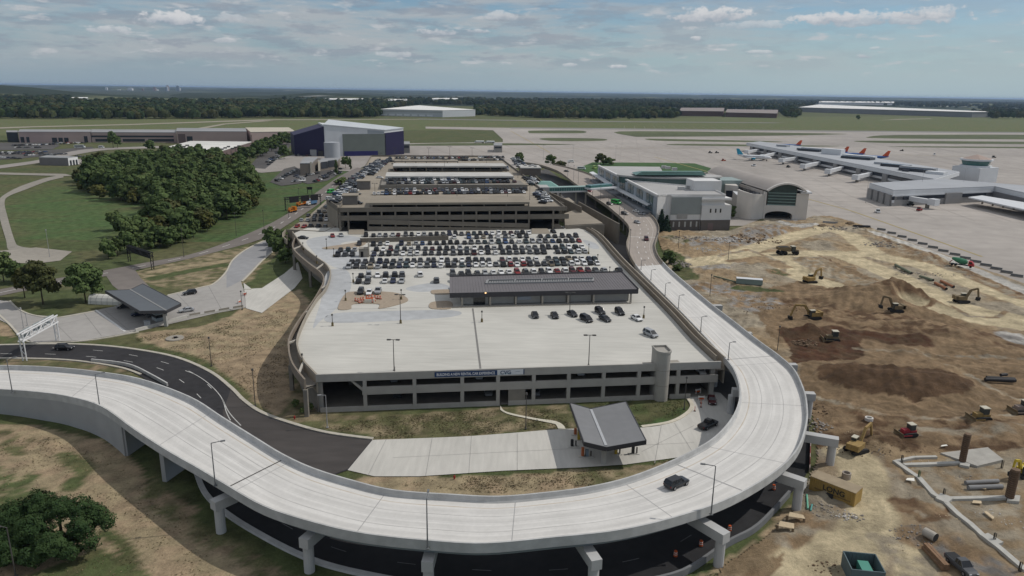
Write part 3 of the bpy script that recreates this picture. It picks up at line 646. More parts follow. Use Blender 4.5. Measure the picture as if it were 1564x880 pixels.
# ================================================================== flyover
GD = 8.2; PT = 9.3     # garage roof deck, parapet top
PAIRS = [((-70, 591), (-50, 558), 4.6), ((0, 594.6), (20, 557.8), 5.0), ((55, 598.5), (85, 560.5), 5.6), ((102, 605), (150, 567), 6.0), ((153, 620), (215, 578), 6.6), ((204.6, 656), (290, 605), 7.3), ((256, 689), (340, 636), 7.7),
   ((300, 714), (390, 667), 8.0), ((341, 738.5), (433, 693), 8.2), ((402, 773), (480, 714.5), 8.2), ((479, 798), (540, 733), 8.2), ((556, 815), (603, 747.5), 8.2), ((658, 826), (690, 754), 8.2), ((742, 830), (760, 757), 8.2),
   ((844.6, 821), (830, 751.5), 8.2), ((947, 809.7), (896, 743), 8.2), ((1039, 788), (955, 729.5), 8.2), ((1117, 760), (1010, 709.5), 8.2), ((1183, 721.5), (1060, 686), 8.2), ((1219, 686), (1093, 665), 8.2), ((1233, 647), (1117, 638), 8.2),
   ((1233.6, 618), (1128, 612), 8.2), ((1228, 592.7), (1128.5, 589), 8.2), ((1213.6, 563.6), (1121, 566), 8.2), ((1190, 542), (1109, 549), 8.2), ((1157, 518), (1081, 519), 8.2), ((1120, 489), (1054, 490.5), 8.2), ((1083, 460.6), (1025.5, 461.5), 8.2),
   ((1032, 418), (983, 419), 8.2), ((1013.5, 400), (970, 403), 8.2), ((1004, 386), (962, 389), 8.2), ((1001, 372), (956.5, 372), 8.2), ((1005, 359), (960, 358), 8.2), ((1007, 347), (960, 345), 8.2), ((1002, 335), (949, 332), 8.2), ((994, 326.5), (937, 322), 8.2), ((982, 315.5), (926, 313), 8.2),
   ((966, 304), (911, 303), 8.2), ((953, 296), (900, 296), 8.2), ((930, 281), (877, 279), 8.2), ((903, 266), (852, 261), 8.2), ((872, 256), (823, 251), 8.2), ((845, 250), (800, 247.5), 8.0)]
BT = 1.07
Op = [P(*o, z + BT) for o, i, z in PAIRS]; Ip = [P(*i, z + BT) for o, i, z in PAIRS]
SUBN = 5
Os = catmull(Op, SUBN); Is = catmull(Ip, SUBN)
JN = 29 * SUBN        # station of the joint between new deck and old roadway
def lowered(pts, dz): return [p - Vector((0, 0, dz)) for p in pts]
ACC = [0.0]
for i in range(1, len(Os)): ACC.append(ACC[-1] + ((Os[i] + Is[i]) / 2 - (Os[i - 1] + Is[i - 1]) / 2).length)
def deck_mat(name, c, lines):
 m = bpy.data.materials.new(name); m.use_nodes = True; N = m.node_tree.nodes; L = m.node_tree.links; b = N['Principled BSDF']
 b.inputs['Roughness'].default_value = .85; b.inputs['Specular IOR Level'].default_value = .25
 uv = N.new('ShaderNodeUVMap'); sp = N.new('ShaderNodeSeparateXYZ'); L.new(uv.outputs[0], sp.inputs[0])
 def cmb(a, bb):
  n = N.new('ShaderNodeVectorMath'); n.operation = 'MULTIPLY'; n.inputs[1].default_value = (a, bb, 1); L.new(uv.outputs[0], n.inputs[0]); return n.outputs[0]
 def noi(v, s, d=5):
  n = N.new('ShaderNodeTexNoise'); n.inputs['Scale'].default_value = s; n.inputs['Detail'].default_value = d; L.new(v, n.inputs['Vector']); return n.outputs[0]
 def mr(x, a, bb, lo, hi):
  n = N.new('ShaderNodeMapRange')
  for i, q in zip((1, 2, 3, 4), (a, bb, lo, hi)): n.inputs[i].default_value = q
  L.new(x, n.inputs[0]); return n.outputs[0]
 def mul(a, bb):
  n = N.new('ShaderNodeMath'); n.operation = 'MULTIPLY'; L.new(a, n.inputs[0]); L.new(bb, n.inputs[1]); return n.outputs[0]
 f = mul(mr(noi(cmb(16, .035), 1.0), .3, .7, .94, 1.06), mr(noi(cmb(4, .12), 1.0), .3, .7, .93, 1.07))
 f = mul(f, mr(noi(cmb(12, 1.0), 1.4, 6), .3, .7, .96, 1.04))
 vm = N.new('ShaderNodeVectorMath'); vm.operation = 'SCALE'; vm.inputs[0].default_value = c; L.new(f, vm.inputs['Scale'])
 out = vm.outputs[0]
 for at, w, cc, st in lines:
  d = N.new('ShaderNodeMath'); d.operation = 'SUBTRACT'; d.inputs[1].default_value = at; L.new(sp.outputs[0], d.inputs[0])
  a = N.new('ShaderNodeMath'); a.operation = 'ABSOLUTE'; L.new(d.outputs[0], a.inputs[0])
  k = mul(mr(a.outputs[0], w, w * 1.6, st, 0.0), mr(noi(cmb(1, .25), 1.0), .35, .6, .55, 1.0))
  x = N.new('ShaderNodeMix'); x.data_type = 'RGBA'; L.new(k, x.inputs[0]); L.new(out, x.inputs[6]); x.inputs[7].default_value = lin(cc); out = x.outputs[2]
 L.new(out, b.inputs['Base Color']); return m
FLY_DECK = deck_mat('flyover_deck', (.605, .59, .56), [(.34, .0035, (.27, .26, .25), .8), (.66, .0035, (.27, .26, .25), .8), (.155, .006, (.42, .33, .22), .7), (.95, .004, (.30, .29, .28), .6), (.5, .0025, (.36, .35, .34), .5), (.24, .03, (.42, .41, .39), .32), (.44, .03, (.40, .39, .37), .36), (.58, .03, (.40, .39, .37), .34), (.78, .03, (.42, .41, .39), .28)])
OLD_DECK = deck_mat('departures_deck', (.325, .285, .25), [(.80, .006, (.55, .52, .48), .7), (.10, .005, (.48, .44, .38), .6), (.45, .003, (.25, .22, .2), .5)])
BARR = M('barrier_concrete', (.44, .44, .43), .9, .13, .5, big=.16)
GIRD = M('girder_grey_paint', (.20, .225, .235), .7, .08, .3)
fly = emp('flyover', 'curving pale concrete flyover sweeping round the front of the parking garage', 'flyover', tuple((Os[60] + Is[60]) / 2))
fly.location.z = 0; FRAME[fly.name] = (Vector(fly.location), 0)
dep = emp('departures_road', 'older tan elevated roadway leading up to the terminal entrance', 'elevated road', (Is[JN + 20].x, Is[JN + 20].y, 0))
def deckpart(a, b, parent, mat):
 A = lowered(Os[a:b + 1], BT); B = lowered(Is[a:b + 1], BT); m = MB(); m.uv = []
 n = b - a + 1; K = 5
 for j in range(K):
  t = j / (K - 1)
  for i in range(n): m.v.append(tuple(A[i].lerp(B[i], 1 - t))); m.uv.append((t, ACC[a + i]))
 for j in range(K - 1):
  for i in range(n - 1): m.f.append((j * n + i, (j + 1) * n + i, (j + 1) * n + i + 1, j * n + i + 1)[::-1]); m.m.append(0)
 return m.build('deck', mat, parent)
def barrier(pts, parent, mat, out, ext):
 # Jersey profile: out = +1/-1 gives the outer side; ext = depth of the visible slab edge below deck
 n = len(pts); rings = []
 for i in range(n):
  a = pts[max(i - 1, 0)]; b = pts[min(i + 1, n - 1)]; d = (b - a); d.z = 0; d.normalize(); nx = Vector((-d.y, d.x, 0)) * out
  p = pts[i]; zt = p.z; zd = p.z - BT
  rings.append([(p + nx * .0 + Vector((0, 0, zd - ext - zt))), (p - nx * .60 + Vector((0, 0, zd - ext - zt))), (p - nx * .60 + Vector((0, 0, zd + .02 - zt))), (p - nx * .42 + Vector((0, 0, zd + .3 - zt))), (p - nx * .32), (p - nx * .02)])
 return MB().loft(rings).build('barrier', mat, parent)
def side_sign(pts, other): 
 a, b = pts[3], pts[4]; d = (b - a); nx = Vector((-d.y, d.x, 0)); return 1 if nx.dot(pts[3] - other[3]) > 0 else -1
sO, sI = side_sign(Os, Is), side_sign(Is, Os)
OLDB = M('barrier_old', (.25, .22, .18), .92, .12, .3, big=.14)
for a, b, par, dm, bm in ((0, JN, fly, FLY_DECK, BARR), (JN, len(Os) - 1, dep, OLD_DECK, OLDB)):
 deckpart(a, b, par, dm); barrier(Os[a:b + 1], par, bm, sO, .55); barrier(Is[a:b + 1], par, bm, sI, .55)
 # box girders, inset from the edges
 n = b - a + 1; rings = []
 for i in range(a + (26 if par is fly else 0), b + 1):
  o, q = Os[i], Is[i]; z = o.z - BT
  e1 = o.lerp(q, .12); e2 = o.lerp(q, .88)
  rings.append([Vector((e1.x, e1.y, z - .30)), Vector((e2.x, e2.y, z - .30)), Vector((e2.x, e2.y, z - 1.95)), Vector((e1.x, e1.y, z - 1.95))])
 MB().loft(rings).build('girder', GIRD if par is fly else CONC_DARK, par)
def exp_joint(k, name='expansion_joint'):
 a = Os[k].lerp(Is[k], .03) - Vector((0, 0, BT - .012)); b = Os[k].lerp(Is[k], .96) - Vector((0, 0, BT - .012)); A, B = strip([a, b], .32); return A, B
for k in (8 * SUBN, 17 * SUBN + 2, 24 * SUBN + 1):
 A, B = exp_joint(k); MB().ribbon(A, B).build('expansion_joint', JOINT if k == 8 * SUBN else M('joint_pale', (.33, .325, .32), .9, .1, 1), fly)
for k in range(3 * SUBN, JN - 4, 13):
 A, B = exp_joint(k); MB().ribbon(A, [a_.lerp(b_, .4) for a_, b_ in zip(A, B)]).build('slab_joint', MATS['joint_pale'], fly)
A, B = exp_joint(32 * SUBN); A2, B2 = strip([A[0], A[1]], .5); MB().ribbon(A2, B2).build('deck_line', WHITEP, dep)
# retaining wall, abutment and piers
WALLC = M('retaining_wall', (.33, .335, .335), .9, .06, .25, big=.12)
rw = [p for p in Os[:SUBN * 4 + 4]]
rwz = [p.z - BT - .5 for p in rw]
def off(pts, ot, k=.25): 
 return [p.lerp(q, k / max((p - q).length, .1)) for p, q in zip(pts, ot)]
MB().wall(off(rw, Is), .4, -1.0, rwz).build('retaining_wall', WALLC, fly)
k = SUBN * 4 + 3; a = Os[k].lerp(Is[k], .02); b = Os[k].lerp(Is[k], 1.0); MB().beam(a - Vector((0, 0, 5.3)), b - Vector((0, 0, 5.3)), .8, 8.0).build('abutment', WALLC, fly)
k = SUBN * 5 + 3; a = Os[k].lerp(Is[k], .08); b = Os[k].lerp(Is[k], .92); MB().beam(a - Vector((0, 0, 5.6)), b - Vector((0, 0, 5.6)), .9, 6.6).build('pier', WALLC, fly)
PIERC = M('pier_concrete', (.43, .43, .425), .9, .06, .4, big=.08)
def pier(u, v, capt=6.6, z=0, w=1.7, over=1.0):
 p = P(u, v, z); p.z = 0; j = min(range(len(Is)), key=lambda i: (Vector((Is[i].x, Is[i].y)) - Vector((p.x, p.y))).length)
 q = Vector((Is[j].x, Is[j].y, 0)); d = (q - p).normalized(); q = q + d * .6
 m = MB(); m.beam(p - d * over + Vector((0, 0, capt - .85)), q + Vector((0, 0, capt - .85)), w, 1.7)
 m.cyl(p + Vector((0, 0, -.5)), p + Vector((0, 0, capt - 1.7)), .82, .82, 14); m.cyl(q + Vector((0, 0, -.5)), q + Vector((0, 0, capt - 1.7)), .82, .82, 14)
 m.build('pier', PIERC, fly)
for u, v in ((338, 812), (473, 872), (655, 908), (905, 905), (1097, 863), (1216, 778), (1267, 711)):
 pier(u, v, 6.2)
for u, v in ((1238, 600), (1211, 556), (1143, 508), (1098, 466)): pier(u, v, 6.2, 6.2)
for k in (31, 33, 34, 36, 38):
 i = k * SUBN; o, q = Os[i], Is[i]; m = MB()
 for t in (.2, .8):
  c = o.lerp(q, t); m.cyl((c.x, c.y, -.2), (c.x, c.y, 6.3), .6, .6, 10)
 m.build('pier', CONC_DARK, dep)
lm = MB()
for t in (.36, .62):
 dashes(lm, [Os[i].lerp(Is[i], t) - Vector((0, 0, BT)) for i in range(JN, len(Os) - 30)], 3, 8, .25, 8.2 + .03)
lm.build('lane_marks', WHITEP, dep)
# concrete barrier on the outer side of the road below the flyover
outw = catmull(PL('960,899 1042,880 1109,836 1157,809 1205,758', .0), 5)
o = MB().wall(outw, .45, 0, 1.2).build('road_barrier', M('barrier_dark', (.17, .175, .18), .9, .1, .4)); setp(o, 'dark grey road barrier along the outer edge below the flyover', 'barrier')
outk = catmull(PL('296,712 300,724 315,757 348.6,788 402,821 464,852 530,873 640,894 700,898', 0), 5)
o = MB().wall(outk, .9, 0, .5).build('road_barrier', BARR); setp(o, 'low pale concrete barrier round the road under the flyover at left', 'barrier')
mw = catmull(PL('140,553 179,557 205,563 233,577 256,590', 0), 4)
o = MB().wall(mw, .35, 0, .9).build('road_barrier', BARR); setp(o, 'thin pale barrier tapering between black road and flyover', 'barrier')
# ================================================================== front parking garage
gar = emp('parking_garage', 'wide low concrete parking garage with open dark levels and pale roof deck', 'parking garage', tuple(P(780, 600, 0)))
FA = P(482, 572.5, PT); FB = P(1100, 552.4, PT); FA.z = FB.z = 0; FD = (FB - FA).normalized(); FN = Vector((-FD.y, FD.x, 0)); FLN = (FB - FA).length   # FN points into the garage
def fx(u, v=575, z=6.0):    # distance along the facade line of the photo column u
 d = ray(u, 565); n = FN; t = (FA - Vector((0, 0, 0))).dot(n) / (d.dot(n)); q = d * t; return (Vector((q.x, q.y, 0)) - FA).dot(FD)
def fp(s, t=0, z=0): q = FA + FD * s + FN * t; return Vector((q.x, q.y, z))
LEFT = catmull(PL('465.5,559 457,543 454,526 458.4,509 470,483.5 484,461 498,444 505,421 498,407 484,397 464,381 454,367 447,357', GD), 4)
RIGHT = catmull(PL('895,352 912,364 941,398 972,430 1022,481 1057,520 1092,553', GD), 3)
fpl = [fp(.4, .5, GD), fp(FLN - .4, .5, GD)]
deckpoly = [fpl[0]] + LEFT + PL('470,348 600,347 750,346 870,345', GD) + RIGHT + [fpl[1]]
MB().prism(deckpoly, GD - .55, GD).build('roof_deck', CONC_DECK, gar)
FACADE = M('facade_concrete', (.36, .345, .315), .9, .07, .4, big=.10)
def fbox(name, s0, s1, t0, t1, z0, z1, mat, par=gar):
 return MB().hexa([fp(s0, t0, z0), fp(s1, t0, z0), fp(s1, t1, z0), fp(s0, t1, z0), fp(s0, t0, z1), fp(s1, t0, z1), fp(s1, t1, z1), fp(s0, t1, z1)]).build(name, mat, par)
s_l = fx(556)
fbox('roof_parapet', 0, FLN + .3, 0, .45, 7.45, PT, FACADE)
fbox('middle_parapet', s_l - .6, FLN - .2, .02, .45, 3.95, 5.85, FACADE)
fbox('base_wall', .6, fx(763), .04, .4, -.3, 1.1, FACADE); fbox('base_wall', fx(777), fx(1003), .04, .4, -.3, 1.1, FACADE)
fbox('base_wall', fx(1026), fx(1058), .04, .4, -.3, 1.1, FACADE)
for u in (556, 632.5, 706, 761, 815.8, 869.5, 923, 977, 1037):
 s = fx(u); fbox('column', s - .42, s + .42, -.03, .8, -.3, 7.45, FACADE)
fbox('column', FLN - 1.6, FLN - .5, 1.2, 2.2, -.3, 7.45, FACADE); fbox('column', .2, 1.2, 1.2, 2.2, -.3, 7.45, FACADE)
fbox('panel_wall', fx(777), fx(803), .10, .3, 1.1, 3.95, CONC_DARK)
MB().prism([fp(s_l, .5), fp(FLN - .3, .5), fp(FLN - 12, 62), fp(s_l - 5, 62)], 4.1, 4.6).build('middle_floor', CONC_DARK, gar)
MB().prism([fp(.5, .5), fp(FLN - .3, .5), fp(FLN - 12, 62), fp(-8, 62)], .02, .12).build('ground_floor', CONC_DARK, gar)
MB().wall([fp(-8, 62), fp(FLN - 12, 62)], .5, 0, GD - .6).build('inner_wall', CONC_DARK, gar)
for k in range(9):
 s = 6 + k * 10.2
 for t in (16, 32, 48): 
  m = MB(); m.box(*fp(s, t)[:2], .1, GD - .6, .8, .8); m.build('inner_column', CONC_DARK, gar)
# inclined ramp seen in the left bay
m = MB(); m.hexa([fp(fx(532), .6, 7.5), fp(s_l, .6, 4.0), fp(s_l, 8, 4.0), fp(fx(532), 8, 7.5), fp(fx(532), .6, 8.0), fp(s_l, .6, 5.0), fp(s_l, 8, 5.0), fp(fx(532), 8, 8.0)][:8]); m.build('ramp', FACADE, gar)
# curved left parapet, ramp beside it and its outer wall
MB().wall([fp(.2, .3)] + LEFT, .4, 4.8, PT).build('curved_parapet', M('parapet_tan', (.31, .275, .225), .92, .08, .3, big=.12), gar)
MB().wall([fp(.2, .3)] + LEFT, .3, -.3, 4.8).build('under_wall', CONC_DARK, gar)
OUT = catmull(PL('465.5,579 447,554.5 441,532 443,512 458,486 472.6,466.5 484,449.4 494,429.5 491,417 472.6,402.6 452.7,385.5 446.5,374 451,362', 9.0), 4)
rmp = emp('exit_ramp', 'narrow walled ramp curling along the left side of the garage', 'ramp', (OUT[24].x, OUT[24].y, 0))
MB().wall(OUT, .4, 6.6, 8.95).build('outer_wall', M('parapet_brown', (.215, .18, .145), .92, .1, .3, big=.15), rmp)
oi = [OUT[i] for i in range(len(OUT))]; LL = [fp(.2, .3)] + LEFT
li = [LL[min(int(i * (len(LL) - 1) / (len(OUT) - 1)), len(LL) - 1)] for i in range(len(OUT))]
m = MB(); m.ribbon([Vector((p.x, p.y, 6.9)) for p in oi], [Vector((p.x, p.y, 6.9)) for p in li]); m.ribbon([Vector((p.x, p.y, 6.5)) for p in li], [Vector((p.x, p.y, 6.5)) for p in oi]); m.build('ramp_floor', CONC_DARK, rmp)
for i in range(0, len(OUT), 6):
 p = OUT[i]; m = MB(); m.box(p.x, p.y, -.3, 6.5, .9, .9); m.build('column', CONC_DARK, rmp)
for i in range(2, len(OUT) - 2, 8):
 m = MB(); m.beam(Vector((oi[i].x, oi[i].y, 8.7)), Vector((li[i].x, li[i].y, 8.7)), .5, .4); m.build('tie_beam', M('tie_beam_pale', (.42, .39, .34), .9, .1, .5), rmp)
# right parapet, outer wall, gap
RB = list(RIGHT); 
def offset(pts, d):
 o = []
 for i, p in enumerate(pts):
  a = pts[max(i - 1, 0)]; b = pts[min(i + 1, len(pts) - 1)]; q = b - a; q.z = 0; q.normalize(); o.append(Vector((p.x + q.y * -d, p.y + q.x * d, p.z)))
 return o
PARB = M('parapet_brown2', (.20, .172, .138), .92, .1, .3, big=.15)
RO = offset(RB, .3); MB().wall(RO, .35, 4.0, PT + .5).build('side_parapet', PARB, gar)
RO2 = offset(RB, 2.6); MB().wall(RO2, .3, 2.5, PT + .1).build('side_rail', M('rail_tan', (.40, .36, .30), .9, .1, .4), gar)
m = MB(); m.ribbon([Vector((p.x, p.y, 6.0)) for p in RO2], [Vector((p.x, p.y, 6.0)) for p in RO]); m.build('side_ramp', CONC_DARK, gar)
for i in range(1, len(RO2), 3):
 p = RO2[i]; m = MB(); m.box(p.x, p.y, -.2, 6.0, .8, .8); m.build('side_column', CONC_DARK, gar)
MB().wall(offset(RB, -.6), .3, -.3, 7.6).build('side_wall', CONC_DARK, gar)
# stair tower
sc_ = fx(1012); tow = M('tower_concrete', (.34, .325, .295), .9, .07, .35, big=.12)
pts2 = []
for i in range(13):
 a = math.pi + math.pi * i / 12; pts2.append(fp(sc_ + 1.75 * math.cos(a), .2 + 1.75 * math.sin(a)))
pts2 += [fp(sc_ + 1.75, 3.6), fp(sc_ - 1.75, 3.6)]
MB().prism(pts2, -.4, 12.2).build('stair_tower', tow, gar)
MB().wall(pts2, .3, 12.2, 12.7, closed=True).build('tower_parapet', tow, gar)
for k, z in enumerate((3.9, 7.8)):
 big = [fp(sc_ + 1.78 * math.cos(math.pi + math.pi * i / 12), .2 + 1.78 * math.sin(math.pi + math.pi * i / 12), z) for i in range(13)]
 MB().wall(big, .05, z, z + .07).build('tower_joint', CONC_DARK, gar)
fbox('stair_head', sc_ + 1.8, sc_ + 5.2, .6, 4.2, GD, GD + .25, CONC_OLD); fbox('stair_ramp', sc_ - 4.2, sc_ - 1.8, 1.0, 3.0, GD, GD + .35, CONC_OLD)
# deck joints, islands and worn paint
jm = MB()
for a, b in (('722,471', '734,565'), ('540,492', '470,492'), ('606,471', '500,472.4'), ('612,470.5', '684,468.6'), ('560,413', '500,413'), ('963,463', '1000,461.5'), ('905,401', '935,400'), ('603,560', '602.5,569')):
 A, B = strip([PL(a, GD + .012)[0], PL(b, GD + .012)[0]], .22 if a != '722,471' else .5); MB().ribbon(B, A).build('deck_joint', M('deck_joint', (.19, .185, .175), .9, .1, 1), gar)
ISL = M('island_brick', (.33, .27, .205), .92, .12, 1.2)
def island(s): MB().prism(catmull(PL(s, GD), 4, True), GD, GD + .16).build('traffic_island', ISL, gar); 
for s in ('516,470 526,451 540,446 600,447 622,456 617,463 580,472 578,465 540,465 536,472 522,474', '658,446 663,443.5 690,443 690,449 664,450', '655,467 662,461.5 688,461 688,472 660,472', '492,379 530,373 556,369 557,374 540,379 510,381'):
 island(s)
wear = M('deck_wear_pale', (.55, .535, .49), .9, .08, .4, big=.1)
tread = M('deck_tyre_grey', (.40, .41, .415), .9, .1, .3, big=.12)
for s in ('505,480 560,476 690,474 690,484 560,492 500,492', '500,415 530,413 536,440 515,470 490,490 478,500 490,460', '470,366 520,359 560,366 520,372 560,392 540,410 510,408 480,386', '620,440 660,432 684,436 684,442 640,446', '890,366 910,372 915,380 900,378'):
 sheet('deck_tyre_wear', catmull(PL(s, GD + .008), 4, True), GD + .008, tread)
# small service kiosk among the parked cars
def pbox(name, base, w, d, h, z, rz, mat, par): 
 p = P(*base, z); return MB().box(p.x, p.y, z, z + h, w, d, rz, 0).build(name, mat, par)
kp = P(555.5, 393, GD); kio = emp('deck_kiosk', 'small tan concrete stair kiosk between parked cars on the roof deck', 'kiosk', tuple(kp), .1)
MB().box(0, 1.6, 0, 3.2, 3.6, 3.4, 0).build('body', CONC_OLD, kio, local=True); MB().box(-.6, -.12, 0, 2.3, 1.0, .1, 0).build('door', M('door_black', (.012, .012, .012), .8, 0), kio, local=True); MB().box(0, 1.6, 3.2, 3.45, 4.0, 3.8, 0).build('roof', CONC_OLD, kio, local=True); MB().box(1.9, 1.6, 0, 5.5, .25, 3.0, 0).build('fin_wall', CONC_OLD, kio, local=True)
# ---------------- banner on the facade
bl, br = fx(663.6), fx(801)
ban = emp('banner', 'long navy and white banner hung on the garage front parapet', 'banner', tuple(fp((bl + br) / 2, -.05, 7.6)))
NAVY = M('banner_navy', (.022, .05, .13), .7, .05, 1); BWH = M('banner_white', (.62, .64, .66), .7, .03, 1)
sm = fx(759.5); se = fx(799.3)
fbox('navy_panel', bl, sm, -.06, -.01, 7.72, 8.98, NAVY, ban); fbox('white_panel', sm + .01, se, -.065, -.01, 7.74, 8.98, BWH, ban); fbox('navy_edge', se + .01, br, -.06, -.01, 7.72, 8.98, NAVY, ban)
t, w = text_mesh('BUILDING A NEW RENTAL CAR EXPERIENCE', .95, M('letter_white', (.8, .8, .8), .7, 0), 'lettering', fp(bl + .45, -.066, 8.02), FD, ban, .012, .004)
k_ = (sm - bl - 1.0) / w
for v in t.data.vertices:
 q = Vector(v.co) + FRAME[ban.name][0]; s = (q - fp(bl + .45)).dot(FD); dlt = FD * (s * (k_ - 1)); v.co = v.co + dlt
t, w = text_mesh('CVG', 1.25, NAVY, 'logo_lettering', fp(sm + .7, -.075, 7.93), FD, ban, .03, .004)
MB().hexa([fp(sm + .5, -.078, 7.9), fp(sm + 3.4, -.078, 8.18), fp(sm + 3.4, -.072, 8.18), fp(sm + .5, -.072, 7.9), fp(sm + .5, -.078, 7.98), fp(sm + 3.4, -.078, 8.24), fp(sm + 3.4, -.072, 8.24), fp(sm + .5, -.072, 7.98)]).build('logo_swoosh', M('logo_teal', (.02, .25, .24), .7, 0), ban)
fbox('small_print', sm + 4.3, se - .8, -.072, -.066, 8.45, 8.53, M('small_print_grey', (.2, .25, .33), .8, 0), ban); fbox('small_print', sm + 4.3, se - 1.8, -.072, -.066, 8.2, 8.26, MATS['small_print_grey'], ban)
# ---------------- rental building on the deck
RF = [P(686.8, 447.5, GD + 4.6), P(974.6, 441.4, GD + 4.6)]; RBk = [P(686.8, 422.6, GD + 5.6), P(950, 415.6, GD + 5.6)]
bld = emp('rental_building', 'long flat dark metal roofed rental car building standing on the garage deck', 'building', tuple(P(830, 466, GD)))
ROOFM = M('roof_mauve_metal', (.155, .145, .150), .65, .05, .3, big=.06); FASC = M('fascia_dark_metal', (.045, .043, .047), .6, .06, .4)
def slabq(m, q, dz): m.hexa([p - Vector((0, 0, dz)) for p in q] + list(q))
m = MB(); slabq(m, [RF[0], RF[1], RBk[1], RBk[0]], .25); m.build('roof', ROOFM, bld)
d = (RF[1] - RF[0]).normalized(); bk = Vector((-d.y, d.x, 0))
m = MB(); m.beam(RF[0] - Vector((0, 0, .75)) - bk * .1, RF[1] - Vector((0, 0, .75)) - bk * .1, .3, 1.5); m.build('front_fascia', FASC, bld)
m = MB(); m.beam(RF[1] - Vector((0, 0, .6)), RBk[1] - Vector((0, 0, .6)), .3, 1.5); m.build('end_fascia', FASC, bld)
m = MB(); m.beam(RBk[0] + Vector((0, 0, .1)), RBk[1] + Vector((0, 0, .1)), .5, .5); m.build('ridge_cap', FASC, bld)
m = MB(); m.beam(RF[1] + Vector((0, 0, .1)), RBk[1] + Vector((0, 0, .1)), .4, .4); m.build('ridge_cap', FASC, bld)
seam = MB()
for i in range(1, 64):
 t = i / 64; a = RF[0].lerp(RF[1], t) + Vector((0, 0, .03)); b = RBk[0].lerp(RBk[1], t) + Vector((0, 0, .03)); seam.beam(a.lerp(b, .02), a.lerp(b, .97), .06, .06)
seam.build('roof_seam', ROOFM, bld)
BW0 = P(706, 470, GD); BW1 = P(964, 464, GD)
WALLP = M('rental_wall_panel', (.32, .315, .30), .8, .06, .6); GLZ = M('glass_dark', (.015, .018, .022), .15, 0, spec=.6)
m = MB(); m.hexa([BW0 + bk * 3, BW1 + bk * 3, BW1 + bk * 24, BW0 + bk * 24] + [q + Vector((0, 0, 3.6)) for q in (BW0 + bk * 3, BW1 + bk * 3, BW1 + bk * 24, BW0 + bk * 24)]); m.build('wall', CONC_DARK, bld)
L_ = (BW1 - BW0).length
def bp_(s, t, z): q = BW0 + d * s + bk * t; return Vector((q.x, q.y, GD + z))
def bbox(name, s0, s1, t0, t1, z0, z1, mat): return MB().hexa([bp_(s0, t0, z0), bp_(s1, t0, z0), bp_(s1, t1, z0), bp_(s0, t1, z0), bp_(s0, t0, z1), bp_(s1, t0, z1), bp_(s1, t1, z1), bp_(s0, t1, z1)]).build(name, mat, bld)
us = [0, 8.6, 16.5, 24.8, 32.9, 41.0, L_]
for i, s in enumerate(us):
 if s > L_: continue
 bbox('column', s - .25, s + .25, .4, .9, 0, 3.8, CONC_OLD)
for a, b in zip(us, us[1:]):
 if b - a < 2: continue
 bbox('wall_panel', a + .4, b - .4, 2.5, 2.9, .3, 2.5, WALLP); bbox('window_band', a + .4, b - .4, 2.6, 2.92, 2.55, 3.5, GLZ)
bbox('doorway', 3.6, 7.2, 2.3, 2.48, .1, 3.4, GLZ); bbox('sign_panel', 17.3, 21.5, 2.3, 2.46, 1.4, 2.4, M('panel_blue_grey', (.30, .33, .38), .6, .05, 1)); bbox('plinth', -6, L_, -.2, .35, .01, .3, CONC_OLD)
for u, v in ((741.5, 447), (938, 442.3)):
 p = P(u, v, GD + 4.4) - bk * .4; MB().box(p.x, p.y, p.z - .15, p.z + .2, .45, .3, 0).build('wall_lamp', M('lamp_amber', (1, .62, .28), .5, 0, emit=2.2), bld)
# skylight strip on the roof
def rp(u, v): 
 n = (RF[1] - RF[0]).cross(RBk[0] - RF[0]).normalized(); dd = ray(u, v); t = (RF[0] - Vector((0, 0, H))).dot(n) / dd.dot(n); return Vector((0, 0, H)) + dd * t
q = [rp(742, 434), rp(906, 430.5), rp(906.5, 425.5), rp(744, 429)]
sk = MB(); up3 = Vector((0, 0, .35))
for a, b in zip(q, q[1:] + q[:1]): sk.beam(a + up3 * .5, b + up3 * .5, .35, .45)
sk.build('skylight_frame', M('skylight_frame', (.28, .28, .28), .6, .05, 1), bld)
m = MB(); m.add([p + up3 * .3 for p in q], [(0, 1, 2, 3)]); m.build('skylight_glass', M('skylight_glass', (.05, .055, .055), .3, .1, .6), bld)
for i in range(44):
 t = (i + .5) / 44; a = q[0].lerp(q[1], t); b = q[3].lerp(q[2], t); m = MB(); m.beam(a.lerp(b, .05) + up3 * .9, a.lerp(b, .55 if i % 11 else .95) + up3 * .9, .35, .2, 0); m.build('skylight_louvre', MATS['skylight_frame'], bld)
# ================================================================== old parking garage
OB0 = P(517, 347.5, GD); OB1 = P(862, 346, GD); OB0 = P(520, 353.5, GD); OB1 = P(862, 350, GD); OB0.z = OB1.z = 0
OD = (OB1 - OB0).normalized(); ON = Vector((-OD.y, OD.x, 0)); OLEN = (OB1 - OB0).length
oldg = emp('old_garage', 'older brown multi-storey parking garage with sloping ramps and crowded roof', 'parking garage', tuple(OB0.lerp(OB1, .5)))
OC = M('old_garage_concrete', (.178, .158, .131), .92, .09, .25, big=.15); OCT = M('old_garage_top', (.285, .25, .20), .92, .09, .15, big=.16)
def op(s, t, z): q = OB0 + OD * s + ON * t; return Vector((q.x, q.y, z))
def ox(u, z=12.0):
 dd = ray(u, 335); t = OB0.dot(ON) / dd.dot(ON); q = dd * t; return (Vector((q.x, q.y, 0)) - OB0).dot(OD)
def obox(name, s0, s1, t0, t1, z0, z1, mat=None, par=oldg, za=0.0):
 return MB().hexa([op(s0, t0, z0), op(s1, t0, z0 + za), op(s1, t1, z0 + za), op(s0, t1, z0), op(s0, t0, z1), op(s1, t0, z1 + za), op(s1, t1, z1 + za), op(s0, t1, z1)]).build(name, mat or OC, par)
RZ = 18.0
x0, x1 = ox(562), ox(808)
